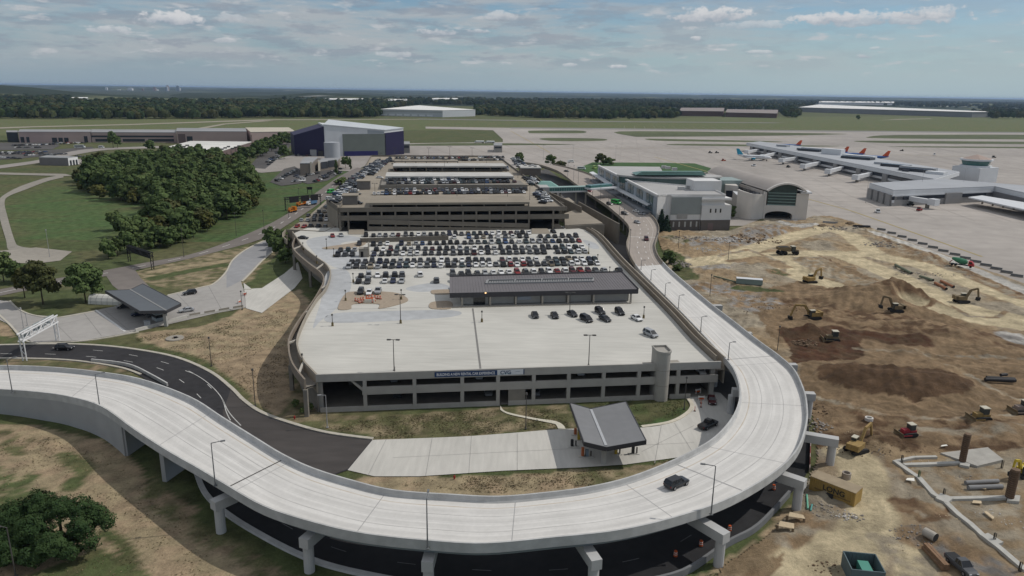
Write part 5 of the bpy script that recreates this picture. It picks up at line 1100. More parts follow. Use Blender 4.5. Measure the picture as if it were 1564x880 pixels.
rim = MB(); rim.wall([Vector((p.x, p.y, 0)) for p in main], .5, ZT - .3, ZT + .5, closed=True); rim.build('roof_rim', TW, term)
def tbox(nm, u0, u1, t0, t1, z0, z1, mat):
 s0 = (P(u0, 351, 0) - g0).dot(td); s1 = (P(u1, 351, 0) - g0).dot(td)
 return MB().hexa([tp(s0, t0, z0), tp(s1, t0, z0), tp(s1, t1, z0), tp(s0, t1, z0), tp(s0, t0, z1), tp(s1, t0, z1), tp(s1, t1, z1), tp(s0, t1, z1)]).build(nm, mat, term)
zb = Zat(336, g0)
tbox('brown_base', 1020, 1066, -1.2, 3, -.2, zb, TB); tbox('brown_base', 1067, 1112.5, -2.2, 6, -.2, zb, TB); tbox('front_wall', 1020, 1066, -.9, 4, zb + .01, ZT - .2, TW)
tbox('grey_panel', 1020, 1067, -1.1, -.88, zb + 3, ZT - 1, TG); tbox('front_wall', 1067, 1113, -2.0, 8, zb + .01, ZT * .72, TW); tbox('glass_strip', 1074, 1101, -.6, 3, ZT * .72, ZT * .86, TEALG); tbox('roof_slab', 1066, 1112, -2.4, 8, ZT * .86, ZT * .92, TW)
for i, u in enumerate((1024, 1033, 1042, 1051, 1060)): tbox('window', u, u + 2.4, -1.32, -1.15, zb * .35, zb * .85, M('window_pale', (.42, .42, .40), .5, .05, 1))
for u in (1079.5, 1087.5, 1095): tbox('window', u, u + 2.2, -2.1, -1.95, zb + 4.0, zb + 6.2, GLZ)
tbox('grille', 1030, 1046, -1.25, -1.05, zb + .8, zb + 3.5, CONC_GREY); tbox('door', 1078, 1086, -2.3, -2.1, 0, zb * .7, PINKD)
# long glazed side facing the road
sg0 = lf; sg1 = P(914, 253.8, ZT); dS = (sg1 - sg0).normalized(); nS = Vector((-dS.y, dS.x, 0)); 
if nS.x > 0: nS = -nS
LS = (sg1 - sg0).length; k1 = (lb - sg0).dot(dS)
nb = [P(1007, 255, ZT), P(1040, 264, ZT), Vector((lb.x, lb.y, 0)) + (rb - lb) * .2, lb + dS * 9, sg1]
north = [sg1, lb + dS * 10, P(1020, 276, ZT), P(1008, 254.8, ZT)]
tmesh(north, 0, ZT - .5, 'north_block', TW); tmesh(north, ZT - .497, ZT, 'north_roof', TR)
npn = 22
for i in range(npn):
 a = sg0 + dS * (LS * i / npn + .5); b = sg0 + dS * (LS * (i + 1) / npn - .5)
 MB().hexa([Vector((a.x, a.y, 7)) + nS * .4, Vector((b.x, b.y, 7)) + nS * .4, Vector((b.x, b.y, 7)), Vector((a.x, a.y, 7)), Vector((a.x, a.y, ZT - 1)) + nS * .4, Vector((b.x, b.y, ZT - 1)) + nS * .4, Vector((b.x, b.y, ZT - 1)), Vector((a.x, a.y, ZT - 1))]).build('window_bay', TGL if i % 3 else M('terminal_panel_blue', (.30, .34, .38), .5, .06, .3), term)
MB().beam(Vector((sg0.x, sg0.y, ZT + .4)), Vector((sg1.x, sg1.y, ZT + .4)), 1.2, .9).build('eave', TW, term)
a = sg0 + nS * 6; b = sg1 + nS * 6; MB().hexa([Vector((p.x, p.y, z)) for z in (8.2, 9.6) for p in (sg0 + dS * 8, sg1, b, a + dS * 8)]).build('lower_storey', M('terminal_low_grey', (.19, .20, .215), .7, .08, .3), term)
# rotunda and teal roofs
rc = P(1022, 272, ZT + 1); m = MB(); m.cyl((rc.x, rc.y, ZT - 3), (rc.x, rc.y, ZT + 1.5), 1, 1, 32)
rxs = (P(1104, 272, ZT) - P(953, 272, ZT)).length / 2; rys = rxs * .42
def ell(z, k): return [(rc.x + rxs * k * math.cos(2 * math.pi * i / 40), rc.y + rys * k * math.sin(2 * math.pi * i / 40), z) for i in range(40)]
MB().loft([ell(ZT - 2, .97), ell(ZT + 1.9, .97)]).build('rotunda_glass', M('rotunda_glass_dark', (.045, .085, .085), .25, .15, .3, spec=.6), term); MB().loft([ell(ZT + 1.9, 1.0), ell(ZT + 2.9, 1.0), ell(ZT + 3.2, .6)]).build('rotunda_roof', TR, term)
q0, q1, q2, q3 = P(971, 267.5, ZT + 4), P(1079, 268, ZT + 4), P(1073, 262, ZT + 6.5), P(981, 262, ZT + 6.5)
MB().hexa([q0, q1, q1 + Vector((0, 16, 0)), q0 + Vector((0, 16, 0)), q3, q2, q2 + Vector((0, 3, 0)), q3 + Vector((0, 3, 0))]).build('teal_gable', TEAL, term)
p = P(1074, 289, ZT); MB().box(p.x, p.y, ZT - 1, ZT + 5.5, 16, 14, .1).build('plant_room', TW, term); p = P(1105, 277, ZT - 2); MB().box(p.x, p.y + 6, 4, ZT - 1, 26, 20, .1).build('east_wing', M('teal_grey_roof', (.27, .33, .32), .6, .06, .3), term)
for (u, v) in ((1040, 290), (1052, 288.5), (1063, 289.5), (1020, 258), (1014, 257), (1030, 260)): p = P(u, v, ZT); MB().box(p.x, p.y, ZT - .1, ZT + 1.8, 3.4, 2.4, .1).build('roof_unit', MATS['roof_unit'], term)
# porch canopies along the departures kerb
PC = M('porch_white', (.60, .615, .63), .6, .05, .3)
for i, (a, b, c, d_) in enumerate((((900, 263), (906, 262), (938, 282), (931, 284)), ((938, 288), (944, 286.5), (996, 311), (989, 313.5)))):
 z = 13.0; o = emp('porch_canopy', ['white kerbside canopy at the far end of the departures level', 'white kerbside canopy nearest along the departures level'][i], 'canopy', tuple(P(*c, 8.2)))
 MB().prism(PL('%f,%f %f,%f %f,%f %f,%f' % (a + b + c + d_), z), z - .5, z).build('roof', PC, o)
 A, B = P(*a, z), P(*d_, z); A2, B2 = P(*b, z), P(*c, z)
 for k in range(7):
  q = A.lerp(B, .04 + k * .153).lerp(A2.lerp(B2, .04 + k * .153), .7); MB().cyl((q.x, q.y, 8.2), (q.x, q.y, z - .5), .3, .3, 8).build('column', PC, o)
# ================================================================== footbridge
fb = emp('footbridge', 'teal glazed footbridge crossing from garage to terminal', 'footbridge', tuple(P(866, 300, 0)))
A = P(834, 289.5, 14); B = P(895, 288, 14); C_ = P(938, 285.5, 14.5)
MB().beam(A + Vector((0, 0, -1.4)), B + Vector((0, 0, -1.4)), 5, .9).build('floor_beam', TW, fb); MB().beam(A, B, 4.6, 2.2).build('glass_wall', TEALG, fb); MB().beam(A + Vector((0, 0, 1.3)), B + Vector((0, 0, 1.3)), 5, .5).build('roof', M('teal_pale', (.30, .42, .39), .5, .06, .3), fb)
B2 = P(896, 288, 14.6); MB().beam(B2, C_, 10, .9).build('white_roof', PC, fb); MB().beam(B2 + Vector((1, 0, 1.2)), C_ + Vector((-3, 0, 1.2)), 5, 1.6).build('teal_skylight', TEALG, fb)
for k in range(17): q = A.lerp(B, (k + .5) / 17); MB().beam(q + Vector((0, -2.4, -1)), q + Vector((0, -2.4, 1)), .16, .2).build('mullion', MATS['teal_pale'], fb)
for q in (A.lerp(B, .06), A.lerp(B, .35), A.lerp(B, .75), B): MB().box(q.x, q.y, 0, 12, 1, 1, 0).build('column', CONC_OLD, fb)
pp = P(837, 288, 14); MB().loft([[(pp.x - 8, pp.y - 4, 14), (pp.x + 8, pp.y - 4, 14), (pp.x + 8, pp.y + 9, 14), (pp.x - 8, pp.y + 9, 14)], [(pp.x - 4.6, pp.y, 18.2), (pp.x + 1.6, pp.y, 18.2), (pp.x + 1.6, pp.y + 4, 18.2), (pp.x - 4.6, pp.y + 4, 18.2)]]).build('pyramid_roof', M('teal_copper', (.20, .36, .32), .55, .08, .3), fb)
MB().box(pp.x - 1, pp.y + 2.5, 0, 14, 13, 11, 0).build('stair_core', CONC_OLD, fb)
p = P(822, 284, 16.5); MB().box(p.x, p.y, 12, 16.5, 12, 14, .08).build('lobby', TR, fb)
# ================================================================== barrel vault station
vb = emp('vault_station', 'white barrel vaulted rail station with big arched window and tunnel mouth', 'station', tuple(P(1196, 335, 0)))
v0 = P(1163.5, 334, 0); v1 = P(1231, 336.5, 0); vd = (v1 - v0).normalized(); vn = Vector((-vd.y, vd.x, 0)); VL = (v1 - v0).length
def vp(s, t, z): q = v0 + vd * s + vn * t; return Vector((q.x, q.y, z))
def vs(u): return (P(u, 335, 0) - v0).dot(vd)
VC = M('vault_cream', (.58, .55, .51), .75, .05, .2, big=.05); VR = M('vault_roof_grey', (.33, .30, .275), .8, .06, .15, big=.06)
zs = Zat(291, vp(vs(1171), 0, 0)); zc = Zat(281.5, vp(vs(1196), 0, 0)); zr = Zat(296, v1)
# depth so that the far end shows at (1104,254)
VDEP = 175
bk0 = P(1084, 263, zs * .92); bk1 = P(1104, 254.5, zc)
def vaultring(t, z0=0.0, k=1.0, s_a=None, s_b=None):
 sa, sb = vs(1168), vs(1224); cx = (sa + sb) / 2; hw = (sb - sa) / 2; r = []
 for i in range(13):
  x = -1 + i / 6; r.append((cx + hw * x, zs * .97 + (zc - zs * .97) * (1 - x * x)))
 return r
ring0 = vaultring(0); dirv = Vector((bk1.x, bk1.y, 0)) - Vector((vp(vs(1196), 0, 0).x, vp(vs(1196), 0, 0).y, 0))
def vring(off_, kz=1.0): return [vp(s, 0, z) + off_ for s, z in ring0] 
f_ = vring(vn * -1.0); b_ = [p + dirv for p in vring(Vector())]
MB().ribbon([p + Vector((0, 0, .4)) for p in f_], [p + Vector((0, 0, .4)) for p in b_]).build('vault_roof', VR, vb)
rim = MB(); 
for a, b in zip(f_, f_[1:]): rim.beam(a + Vector((0, 0, .5)), b + Vector((0, 0, .5)), 3.2, .9)
rim.build('vault_rim', VC, vb)
arch = [p for p in vring(Vector())]
fw = [vp(0, 0, 0)] ; 
# front wall with the upper window frame and the tunnel arch opening
zt0 = Zat(322, vp(vs(1188), 0, 0)) ; zw0 = Zat(314, vp(vs(1188), 0, 0)) ; zw0 = min(zw0, zs * .5)
wl, wr = vs(1170.5), vs(1211.5); tl_, tr_ = vs(1168.5), vs(1208.5)
def vbox(nm, s0, s1, t0, t1, z0, z1, mat): return MB().hexa([vp(s0, t0, z0), vp(s1, t0, z0), vp(s1, t1, z0), vp(s0, t1, z0), vp(s0, t0, z1), vp(s1, t0, z1), vp(s1, t1, z1), vp(s0, t1, z1)]).build(nm, mat, vb)
vbox('front_pier', 0, tl_, 0, 4, 0, zs * .94, VC); vbox('front_pier', wr, VL, 0, 10, 0, zr, VC); vbox('front_lintel', tl_, wr, .05, 3, zt0 + .3, zw0, VC)
vbox('pier_cap', vs(1217), VL + 1.5, -.8, 10, zr, zr + .9, PC)
ar = MB(); n = 12; cx = (tl_ + tr_) / 2; hw = (tr_ - tl_) / 2
for i in range(n):
 a0 = math.pi * (1 - i / n); a1 = math.pi * (1 - (i + 1) / n); s0, s1 = cx + hw * math.cos(a0), cx + hw * math.cos(a1); h0 = zt0 * .45 + zt0 * .5 * math.sin(a0); h1 = zt0 * .45 + zt0 * .5 * math.sin(a1)
 ar.hexa([vp(s0, .06, h0), vp(s1, .06, h1), vp(s1, 3, h1), vp(s0, 3, h0), vp(s0, .06, zt0 + .3), vp(s1, .06, zt0 + .3), vp(s1, 3, zt0 + .3), vp(s0, 3, zt0 + .3)])
ar.build('arch_spandrel', VC, vb); vbox('front_pier', tr_, wr, .02, 4, 0, zt0 + .3, VC); vbox('tunnel_back', tl_, tr_, 14, 14.5, 0, zt0 + 1, GLZ); vbox('tunnel_wall', tl_ - .5, tl_, 3, 14, 0, zt0, CONC_DARK); vbox('tunnel_wall', tr_, tr_ + .5, 4, 14, 0, zt0, CONC_DARK); vbox('tunnel_roof', tl_ - .5, tr_ + .5, 3, 14.5, zt0 + .35, zt0 + .8, CONC_DARK)
# arched window
wm = MB(); top = [(s, z) for s, z in ring0]
for (s0, z0_), (s1, z1_) in zip(top, top[1:]):
 s0c, s1c = max(min(s0, wr), wl), max(min(s1, wr), wl)
 if s1c - s0c < .05: continue
 wm.hexa([vp(s0c, .8, zw0), vp(s1c, .8, zw0), vp(s1c, 1.1, zw0), vp(s0c, 1.1, zw0), vp(s0c, .8, z0_ - .3), vp(s1c, .8, z1_ - .3), vp(s1c, 1.1, z1_ - .3), vp(s0c, 1.1, z0_ - .3)])
wm.build('arched_window', M('vault_glass', (.03, .055, .055), .25, .2, .4, spec=.4), vb)
for i in range(5): z = zw0 + (zs * .93 - zw0) * i / 4.3; vbox('window_bar', wl, wr, .5, .82, z, z + .55, M('window_bar_teal', (.17, .25, .235), .5, .05, 1))
MB().loft([[vp(wr, .1, zs * .93), vp(VL - 2, .1, zs * .93), vp(VL - 2, 5, zs * .93), vp(wr, 5, zs * .93)], [vp(wr, .1, zr), vp(VL - 2, .1, zr), vp(VL - 2, 5, zr), vp(wr, 5, zr)]]).build('front_pier', VC, vb)
# side wall and curved annex
a = vp(0, 3, 0); side0 = P(1166, 298, 8); b = a + dirv
MB().wall([a, b], 1, 0, zs * .95).build('side_wall', VR, vb); MB().wall([v1 + vn * 5, v1 + dirv], 1, 0, zs * .95).build('side_wall', VC, vb)
for i in range(14): q = a.lerp(b, .06 + i * .064); MB().box(q.x - .7, q.y, zs * .55, zs * .85, .5, 5.5, math.atan2(dirv.y, dirv.x) - math.pi / 2).build('side_window', GB, vb)
cw = PL('1124,331 1133,333 1146,335 1163,334', 0); za = Zat(289, cw[0]); zbb = Zat(297.5, cw[3])
cc = catmull(cw, 5); MB().wall(cc, 1, 0, [za + (zbb - za) * i / (len(cc) - 1) for i in range(len(cc))]).build('curved_wall', VC, vb)
cp2 = [Vector((p.x, p.y, 0)) for p in cc]; MB().prism(cp2 + [cp2[-1] + vn * 14, cp2[0] + vn * 22], zbb - 2, zbb - 1.6).build('annex_roof', PC, vb)
q = [P(1105, 320, 0), P(1124, 322, 0)]; MB().prism([q[0], q[1], q[1] + vn * 26, q[0] + vn * 26], 0, za * .95).build('link_block', VC, vb); MB().box((q[0].x + q[1].x) / 2, (q[0].y + q[1].y) / 2 - .3, za * .5, za * .75, 7, .6, .05).build('link_window', GB, vb)
# ================================================================== concourses
KW = M('concourse_white', (.60, .615, .63), .7, .05, .1, big=.04); KR = M('concourse_roof', (.36, .375, .395), .85, .06, .06, big=.08)
def conc(name, label, roof_px, z, basemats, bays):
 q = PL(roof_px, z); c = sum(q, Vector()) / len(q); o = emp(name, label, 'concourse', (c.x, c.y, 0))
 MB().prism(q, z - 3.6, z - .4).build('fascia', KW, o); MB().prism([c + (p - c) * .995 for p in q], z - .397, z).build('roof', KR, o)
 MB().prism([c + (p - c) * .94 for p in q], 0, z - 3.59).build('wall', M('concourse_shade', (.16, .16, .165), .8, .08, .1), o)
 A, B = Vector((q[0].x, q[0].y, 0)), Vector((q[1].x, q[1].y, 0)); d = (B - A).normalized(); L = (B - A).length
 nn = Vector((d.y, -d.x, 0))
 for i in range(bays):
  p = A + d * (L * (i + .5) / bays) - nn * 1.2; m = MB(); m.box(p.x, p.y, 0, z - 3.6, 7, 5, math.atan2(d.y, d.x)); m.build('pier', M('concourse_pier', (.27, .265, .26), .8, .06, .2), o)
  p2 = A + d * (L * (i + .98) / bays) - nn * .6; w = L / bays - 9
  m = MB(); m.box(p2.x, p2.y, z - 6.6, z - 4.2, w, 1.2, math.atan2(d.y, d.x)); m.build('window_band', GB, o)
  m = MB(); m.box(p2.x, p2.y, z - 8.6, z - 6.8, w, 1.4, math.atan2(d.y, d.x)); m.build('spandrel', KW, o)
 return o
conc('concourse', 'long white roofed concourse stretching diagonally across the apron', '1140,218 1427,273.5 1466,262 1240,225.5 1160,216', 11, None, 9)
conc('concourse', 'nearer concourse with broad white fascia right of the jet bridges', '1328,279.5 1365,290.5 1520,284.5 1600,302 1600,286 1440,273', 11, None, 4)
ka = bpy.data.objects['concourse']
for k, (u, v, w, dd, h, m_) in enumerate([(1196, 224, 14, 8, 2.2, KR), (1238, 231, 26, 10, 2.6, GB), (1244, 230.5, 28, 9, 3.4, KW), (1272, 236, 22, 9, 6, KW), (1310, 243, 30, 11, 2.4, GB), (1312, 242, 32, 9, 3.2, KW), (1345, 251, 10, 6, 2, KR), (1368, 255, 24, 8, 2.4, GB), (1400, 262, 26, 10, 2.6, GB), (1402, 261, 28, 9, 3.4, KR), (1430, 266, 14, 8, 2.2, KW), (1222, 229, 6, 5, 2, GB), (1384, 262, 5, 4, 1.6, GB)]):
 p = P(u, v, 11); m = MB(); m.box(p.x, p.y, 11.01, 11 + h, w, dd, R_(-51)); m.build('roof_unit', m_, ka)
kb = bpy.data.objects['concourse.001']
q0, q1 = P(1365, 290.5, 11), P(1519, 284.5, 11); q0.z = q1.z = 0
d = (q1 - q0).normalized(); nn = Vector((d.y, -d.x, 0)); LL_ = (q1 - q0).length
for nm, s0, s1, z0, z1, tt, mm in (('window_band', .1, .92, 4.2, 6.6, .5, GB), ('lower_wall', 0, 1, 0, 4.2, .3, MATS['concourse_pier']), ('upper_wall', 0, 1.0, 6.6, 7.6, .4, KW), ('pale_pier', .5, .66, 0, 7.6, 1.6, MATS['concourse_pier'])):
 a, b = q0 + d * (s0 * LL_), q0 + d * (s1 * LL_); MB().hexa([Vector((p.x, p.y, z)) for z in (z0, z1) for p in (a + nn * tt, b + nn * tt, b - nn * .5, a - nn * .5)]).build(nm, mm, kb)
cn = emp('porch_canopy', 'long low white canopy projecting from the nearer concourse', 'canopy', tuple(P(1520, 312, 0))); MB().prism(PL('1479,301 1500,298.5 1620,318 1620,332', 6), 5.2, 6).build('roof', PC, cn)
for i in range(9): p = P(1484 + i * 16, 309 + i * 2.9, 0); MB().box(p.x, p.y, 0, 5.2, .9, .9, 0).build('column', CONC_OLD, cn)
for i, (u0, v0_, u1, v1_) in enumerate([(1174, 235, 1198, 232), (1203, 241, 1229, 240), (1236, 250, 1262, 247), (1274, 258, 1297, 254), (1316, 267, 1342, 263), (1150, 228, 1176, 227), (1426, 309, 1367, 299.5)]):
 a = P(u0 - (9 if i < 6 else 0), v0_ + (4 if i < 6 else 0), 4.6); b = P(u1, v1_, 5.0)
 o = emp('jet_bridge', ['second jet bridge from the far end, beside the teal tailed plane', 'third jet bridge from the far end of the long concourse', 'middle jet bridge of the long concourse', 'fourth white jet bridge, pointing left', 'nearest jet bridge of the long concourse', 'farthest jet bridge behind the teal tailed plane', 'long low jet bridge in front of the nearer concourse'][i], 'jet bridge', (a.x, a.y, 0), 0, 'jet bridges at the concourses')
 MB().beam(a, b, 3.2, 3.0).build('tunnel', KW, o); d = (b - a).normalized(); m = MB(); m.box(a.x, a.y, 2.6, 6.8, 5.2, 5.2, math.atan2(d.y, d.x)); m.build('cab', KW, o); m = MB(); m.box(a.x + d.x * 4, a.y + d.y * 4, 0, 3.2, 1.6, 2.4, 0); m.build('leg', CONC_DARK, o); m = MB(); m.box(b.x, b.y, 0, 6.5, 4, 4, 0); m.build('rotunda', KW, o)
ct = emp('control_tower', 'square white ramp control tower with glazed cab and pyramid roof', 'control tower', tuple(P(1486, 276, 0)))
p = P(1486, 277, 0); zt1 = Zat(254.5, p); zc1 = Zat(244, p); zc2 = Zat(236, p); hw = (P(1507, 277, 0) - P(1465, 277, 0)).length / 2
MB().box(p.x, p.y, 0, zt1, hw * 1.9, hw * 1.9, .45).build('shaft', KW, ct)
def sq(z, r, a=.45): return [(p.x + r * math.cos(a + math.pi / 4 * (2 * i + 1)), p.y + r * math.sin(a + math.pi / 4 * (2 * i + 1)), z) for i in range(4)]
def oc(z, r): return [(p.x + r * math.cos(.45 + math.pi / 4 * i), p.y + r * math.sin(.45 + math.pi / 4 * i), z) for i in range(8)]
MB().loft([oc(zt1, hw * .95), oc(zt1 + 1.4, hw * .95)]).build('cab_base', KW, ct); MB().loft([oc(zt1 + 1.4, hw * .78), oc(zc1 - .6, hw * .88)]).build('cab_glass', TEALG, ct); MB().loft([oc(zc1 - .6, hw * .98), oc(zc1 + .8, hw * .98)]).build('cab_rim', KW, ct); MB().loft([oc(zc1 + .8, hw * .9), oc(zc2, .3)]).build('cab_roof', M('pyramid_tan', (.36, .28, .24), .8, .06, .3), ct)
p2 = P(1471, 272, 0); MB().box(p2.x, p2.y - 6, 6, zt1 * .85, 4, 1.5, .45).build('stair_window', GB, ct)
# ================================================================== gantries
def gantry(name, label, a, b, h, mat, boards, wide=1.4, truss=True):
 A, B = P(*a, 0), P(*b, 0); o = emp(name, label, 'sign gantry', tuple(A)); d = (B - A).normalized(); L = (B - A).length; n = Vector((-d.y, d.x, 0))
 for q in (A, B):
  m = MB()
  for s in (-.5, .5): m.cyl(q + n * s, q + n * s + Vector((0, 0, h)), .16, .16, 6)
  for k in range(5): z0 = k * h / 5; m.beam(q + n * (-.5 if k % 2 else .5) + Vector((0, 0, z0)), q + n * (.5 if k % 2 else -.5) + Vector((0, 0, z0 + h / 5)), .12, .12)
  m.build('post', mat, o)
 m = MB()
 for s in (-.55, .55):
  for z in (h, h - wide): m.beam(A - d * .6 + n * s + Vector((0, 0, z)), B + d * .6 + n * s + Vector((0, 0, z)), .28, .28)
  K = max(4, int(L / 3))
  for k in range(K):
   t0, t1 = k / K, (k + 1) / K; z0, z1 = (h, h - wide) if k % 2 else (h - wide, h)
   m.beam(A.lerp(B, t0) + n * s + Vector((0, 0, z0)), A.lerp(B, t1) + n * s + Vector((0, 0, z1)), .16, .16)
   m.beam(A.lerp(B, t0) + n * s + Vector((0, 0, h)), A.lerp(B, t0) + n * s + Vector((0, 0, h - wide)), .14, .14)
 m.build('truss', mat, o)
 for (t0, t1, z0, z1, mm, side) in boards:
  p, q = A.lerp(B, t0) + n * side, A.lerp(B, t1) + n * side; MB().hexa([p - n * .05 + Vector((0, 0, z0)), q - n * .05 + Vector((0, 0, z0)), q + n * .05 + Vector((0, 0, z0)), p + n * .05 + Vector((0, 0, z0)), p - n * .05 + Vector((0, 0, z1)), q - n * .05 + Vector((0, 0, z1)), q + n * .05 + Vector((0, 0, z1)), p + n * .05 + Vector((0, 0, z1))]).build('sign_board', mm, o)
 return o
BBK = M('sign_back_grey', (.22, .25, .25), .5, .06, 1); BKK = M('sign_back_dark', (.018, .018, .02), .7, .05, 1)
gantry('sign_gantry', 'white truss sign gantry spanning the black road at far left', (38, 551), (88.5, 520.5), 7.6, WHITEM, [(.06, .33, 5.6, 8.0, BBK, .7), (.42, .62, 5.6, 8.0, BBK, .7), (.68, .95, 5.6, 8.0, BBK, .7)], 2.0)
gantry('sign_gantry', 'black sign gantry with dark panel over the grey loop road', (198, 399.5), (233.5, 411.5), 6.9, BKK, [(.05, .85, 3.9, 6.9, BKK, .7)], 1.6)
gantry('sign_gantry', 'black gantry carrying three square boards over the distant road', (436.5, 322), (490, 316), 8.0, BKK, [(.1, .36, 4.6, 8.2, BKK, -.7), (.42, .66, 4.6, 8.2, BKK, -.7), (.70, .92, 4.6, 8.2, BKK, -.7)], 1.4)
gantry('sign_gantry', 'small black sign frame on the grass beside the distant road', (470, 296), (476.5, 296), 4.6, BKK, [(0, 1, 3.0, 4.8, BKK, -.7)], .8)
# ================================================================== trees
def leafmat(name, c0, c1, rv=.25):
 m = bpy.data.materials.new(name); m.use_nodes = True; N = m.node_tree.nodes; L = m.node_tree.links; b = N['Principled BSDF']
 b.inputs['Roughness'].default_value = .85; b.inputs['Specular IOR Level'].default_value = .08
 tc = N.new('ShaderNodeTexCoord'); n = N.new('ShaderNodeTexNoise'); n.inputs['Scale'].default_value = .55; n.inputs['Detail'].default_value = 5; L.new(tc.outputs['Object'], n.inputs['Vector'])
 mr = N.new('ShaderNodeMapRange'); mr.inputs[1].default_value = .35; mr.inputs[2].default_value = .65; L.new(n.outputs[0], mr.inputs[0])
 x = N.new('ShaderNodeMix'); x.data_type = 'RGBA'; L.new(mr.outputs[0], x.inputs[0]); x.inputs[6].default_value = lin(c0); x.inputs[7].default_value = lin(c1)
 oi = N.new('ShaderNodeObjectInfo'); h = N.new('ShaderNodeMapRange'); h.inputs[3].default_value = 1 - rv; h.inputs[4].default_value = 1 + rv; L.new(oi.outputs['Random'], h.inputs[0])
 v = N.new('ShaderNodeVectorMath'); v.operation = 'SCALE'; L.new(x.outputs[2], v.inputs[0]); L.new(h.outputs[0], v.inputs['Scale']); L.new(v.outputs[0], b.inputs['Base Color'])
 MATS[name] = m; return m
LEAF = leafmat('leaf_dark', (.066, .098, .036), (.092, .130, .046), .14); LEAF2 = leafmat('leaf_mid', (.074, .106, .039), (.106, .138, .050), .14); LEAFY = leafmat('leaf_autumn', (.075, .088, .028), (.115, .108, .036), .15); LEAFB = leafmat('leaf_brownish', (.058, .070, .027), (.092, .094, .038), .16); LEAFN = leafmat('leaf_oak', (.026, .050, .019), (.050, .082, .030), .05)
BARK = M('bark', (.07, .055, .04), .95, .2, 2)
def crown_mesh(name, mat, blobs, n, size, seed, fill=.35):
 r = np.random.default_rng(seed); bl = np.array(blobs, float)      # x,y,z,rx,rz
 vol = bl[:, 3] ** 2 * bl[:, 4]; k = r.choice(len(bl), n, p=vol / vol.sum())
 d = r.normal(size=(n, 3)); d /= np.linalg.norm(d, axis=1)[:, None]
 lump = .80 + .32 * (np.sin(d[:, 0] * 5.1 + k * 2.3) * np.sin(d[:, 1] * 4.7 + k) * np.cos(d[:, 2] * 5.3 + k * .7))
 rad = np.where(r.random(n) < fill, r.random(n) ** .4, 1 - .16 * r.random(n)) * lump
 c = bl[k, :3] + d * rad[:, None] * np.stack([bl[k, 3], bl[k, 3], bl[k, 4]], 1)
 nm = d * 1.3 + r.normal(size=(n, 3)) * .45 + np.array((0, 0, .35)); nm /= np.linalg.norm(nm, axis=1)[:, None]
 t = np.cross(nm, r.normal(size=(n, 3))); t /= np.linalg.norm(t, axis=1)[:, None]; b = np.cross(nm, t)
 s = size * (.6 + .8 * r.random(n))[:, None]
 v = np.stack([c - t * s - b * s * .5, c + t * s * .3 - b * s * .8, c + t * s + b * s * .4, c - t * s * .4 + b * s * .8], 1).reshape(-1, 3)
 me = bpy.data.meshes.new(name); me.vertices.add(4 * n); me.vertices.foreach_set('co', v.ravel()); me.loops.add(4 * n); me.loops.foreach_set('vertex_index', np.arange(4 * n, dtype=np.int32))
 me.polygons.add(n); me.polygons.foreach_set('loop_start', np.arange(0, 4 * n, 4, dtype=np.int32)); me.update(calc_edges=True); me.materials.append(mat); return me
def blobset(h, w, seed, k=9, base=.28):
 r = random.Random(seed); out = [(0, 0, h * .62, w * .34, h * .30)]
 for i in range(k):
  a = i * 2.4 + r.random(); z = h * (base + .12 + (.78 - base) * ((i + .5) / k)); q = math.sin(math.pi * min(1, max(.12, (z / h - base + .1) / (1.06 - base)))) ** .7
  out.append((w * .33 * q * math.cos(a), w * .33 * q * math.sin(a), z, w * r.uniform(.17, .26), h * r.uniform(.11, .17)))
 return out
def trunk_mb(h, r0, limbs, seed):
 r = random.Random(seed); m = MB(); m.cyl((0, 0, -.3), (0, 0, h * .55), r0, r0 * .5, 7)
 for i in range(limbs):
  a = i * 2.2 + r.random(); z = h * r.uniform(.2, .5); m.cyl((0, 0, z), (math.cos(a) * h * .22, math.sin(a) * h * .22, z + h * .28), r0 * .4, r0 * .12, 5)
 return m
def tree_proto(name, label, mat, h, w, n, size, seed, k=9, base=.25, fill=.35):
 o = emp(name, label, 'tree'); trunk_mb(h, .03 * h * .6, 4, seed).build('trunk', BARK, o, local=True)
 c = bpy.data.objects.new('crown', crown_mesh('crown', mat, blobset(h, w, seed, k, base), n, size, seed, fill)); COL.objects.link(c); c.parent = o; return o
GL = {'d': 'dense dark green tree crowded inside the grove', 'm': 'mid green tree crowded inside the grove', 'y': 'yellowing tree on the edge of the grove', 'b': 'brownish green tree crowded inside the grove'}
gp = {'d': [tree_proto('grove_tree', GL['d'], LEAF, 15, 13, 1700, .85, s, 10, .12) for s in (1, 2)], 'm': [tree_proto('grove_tree', GL['m'], LEAF2, 14, 12, 1500, .8, s, 9, .12) for s in (3, 4)], 'y': [tree_proto('grove_tree', GL['y'], LEAFY, 11, 10, 1200, .75, 5, 8, .08)], 'b': [tree_proto('grove_tree', GL['b'], LEAFB, 13, 12, 1400, .8, 6, 9, .1)]}
used = {}
def plant(kind, p, s, label=None, group=None, i=0):
 pr = gp[kind][i % len(gp[kind])]
 if pr.name not in used: o = pr; used[pr.name] = 1; o.location = p; o.rotation_euler.z = rnd.uniform(0, 6.28)
 else: o = dup(pr, p, rnd.uniform(0, 6.28))
 o.scale = (s, s, s * rnd.uniform(.9, 1.12))
 if label: o['label'] = label
 o['group'] = group or 'trees of the grove beside the lawn'; return o
GROVE = PL('112,288 130,270 170,254 250,247 340,252 385,266 404,290 396,316 372,332 340,346 308,362 284,374 255,382 232,378 218,368 214,352 228,336 236,322 220,316 180,310 140,300')
xs = [p.x for p in GROVE]; ys = [p.y for p in GROVE]; pts = []; t = 0
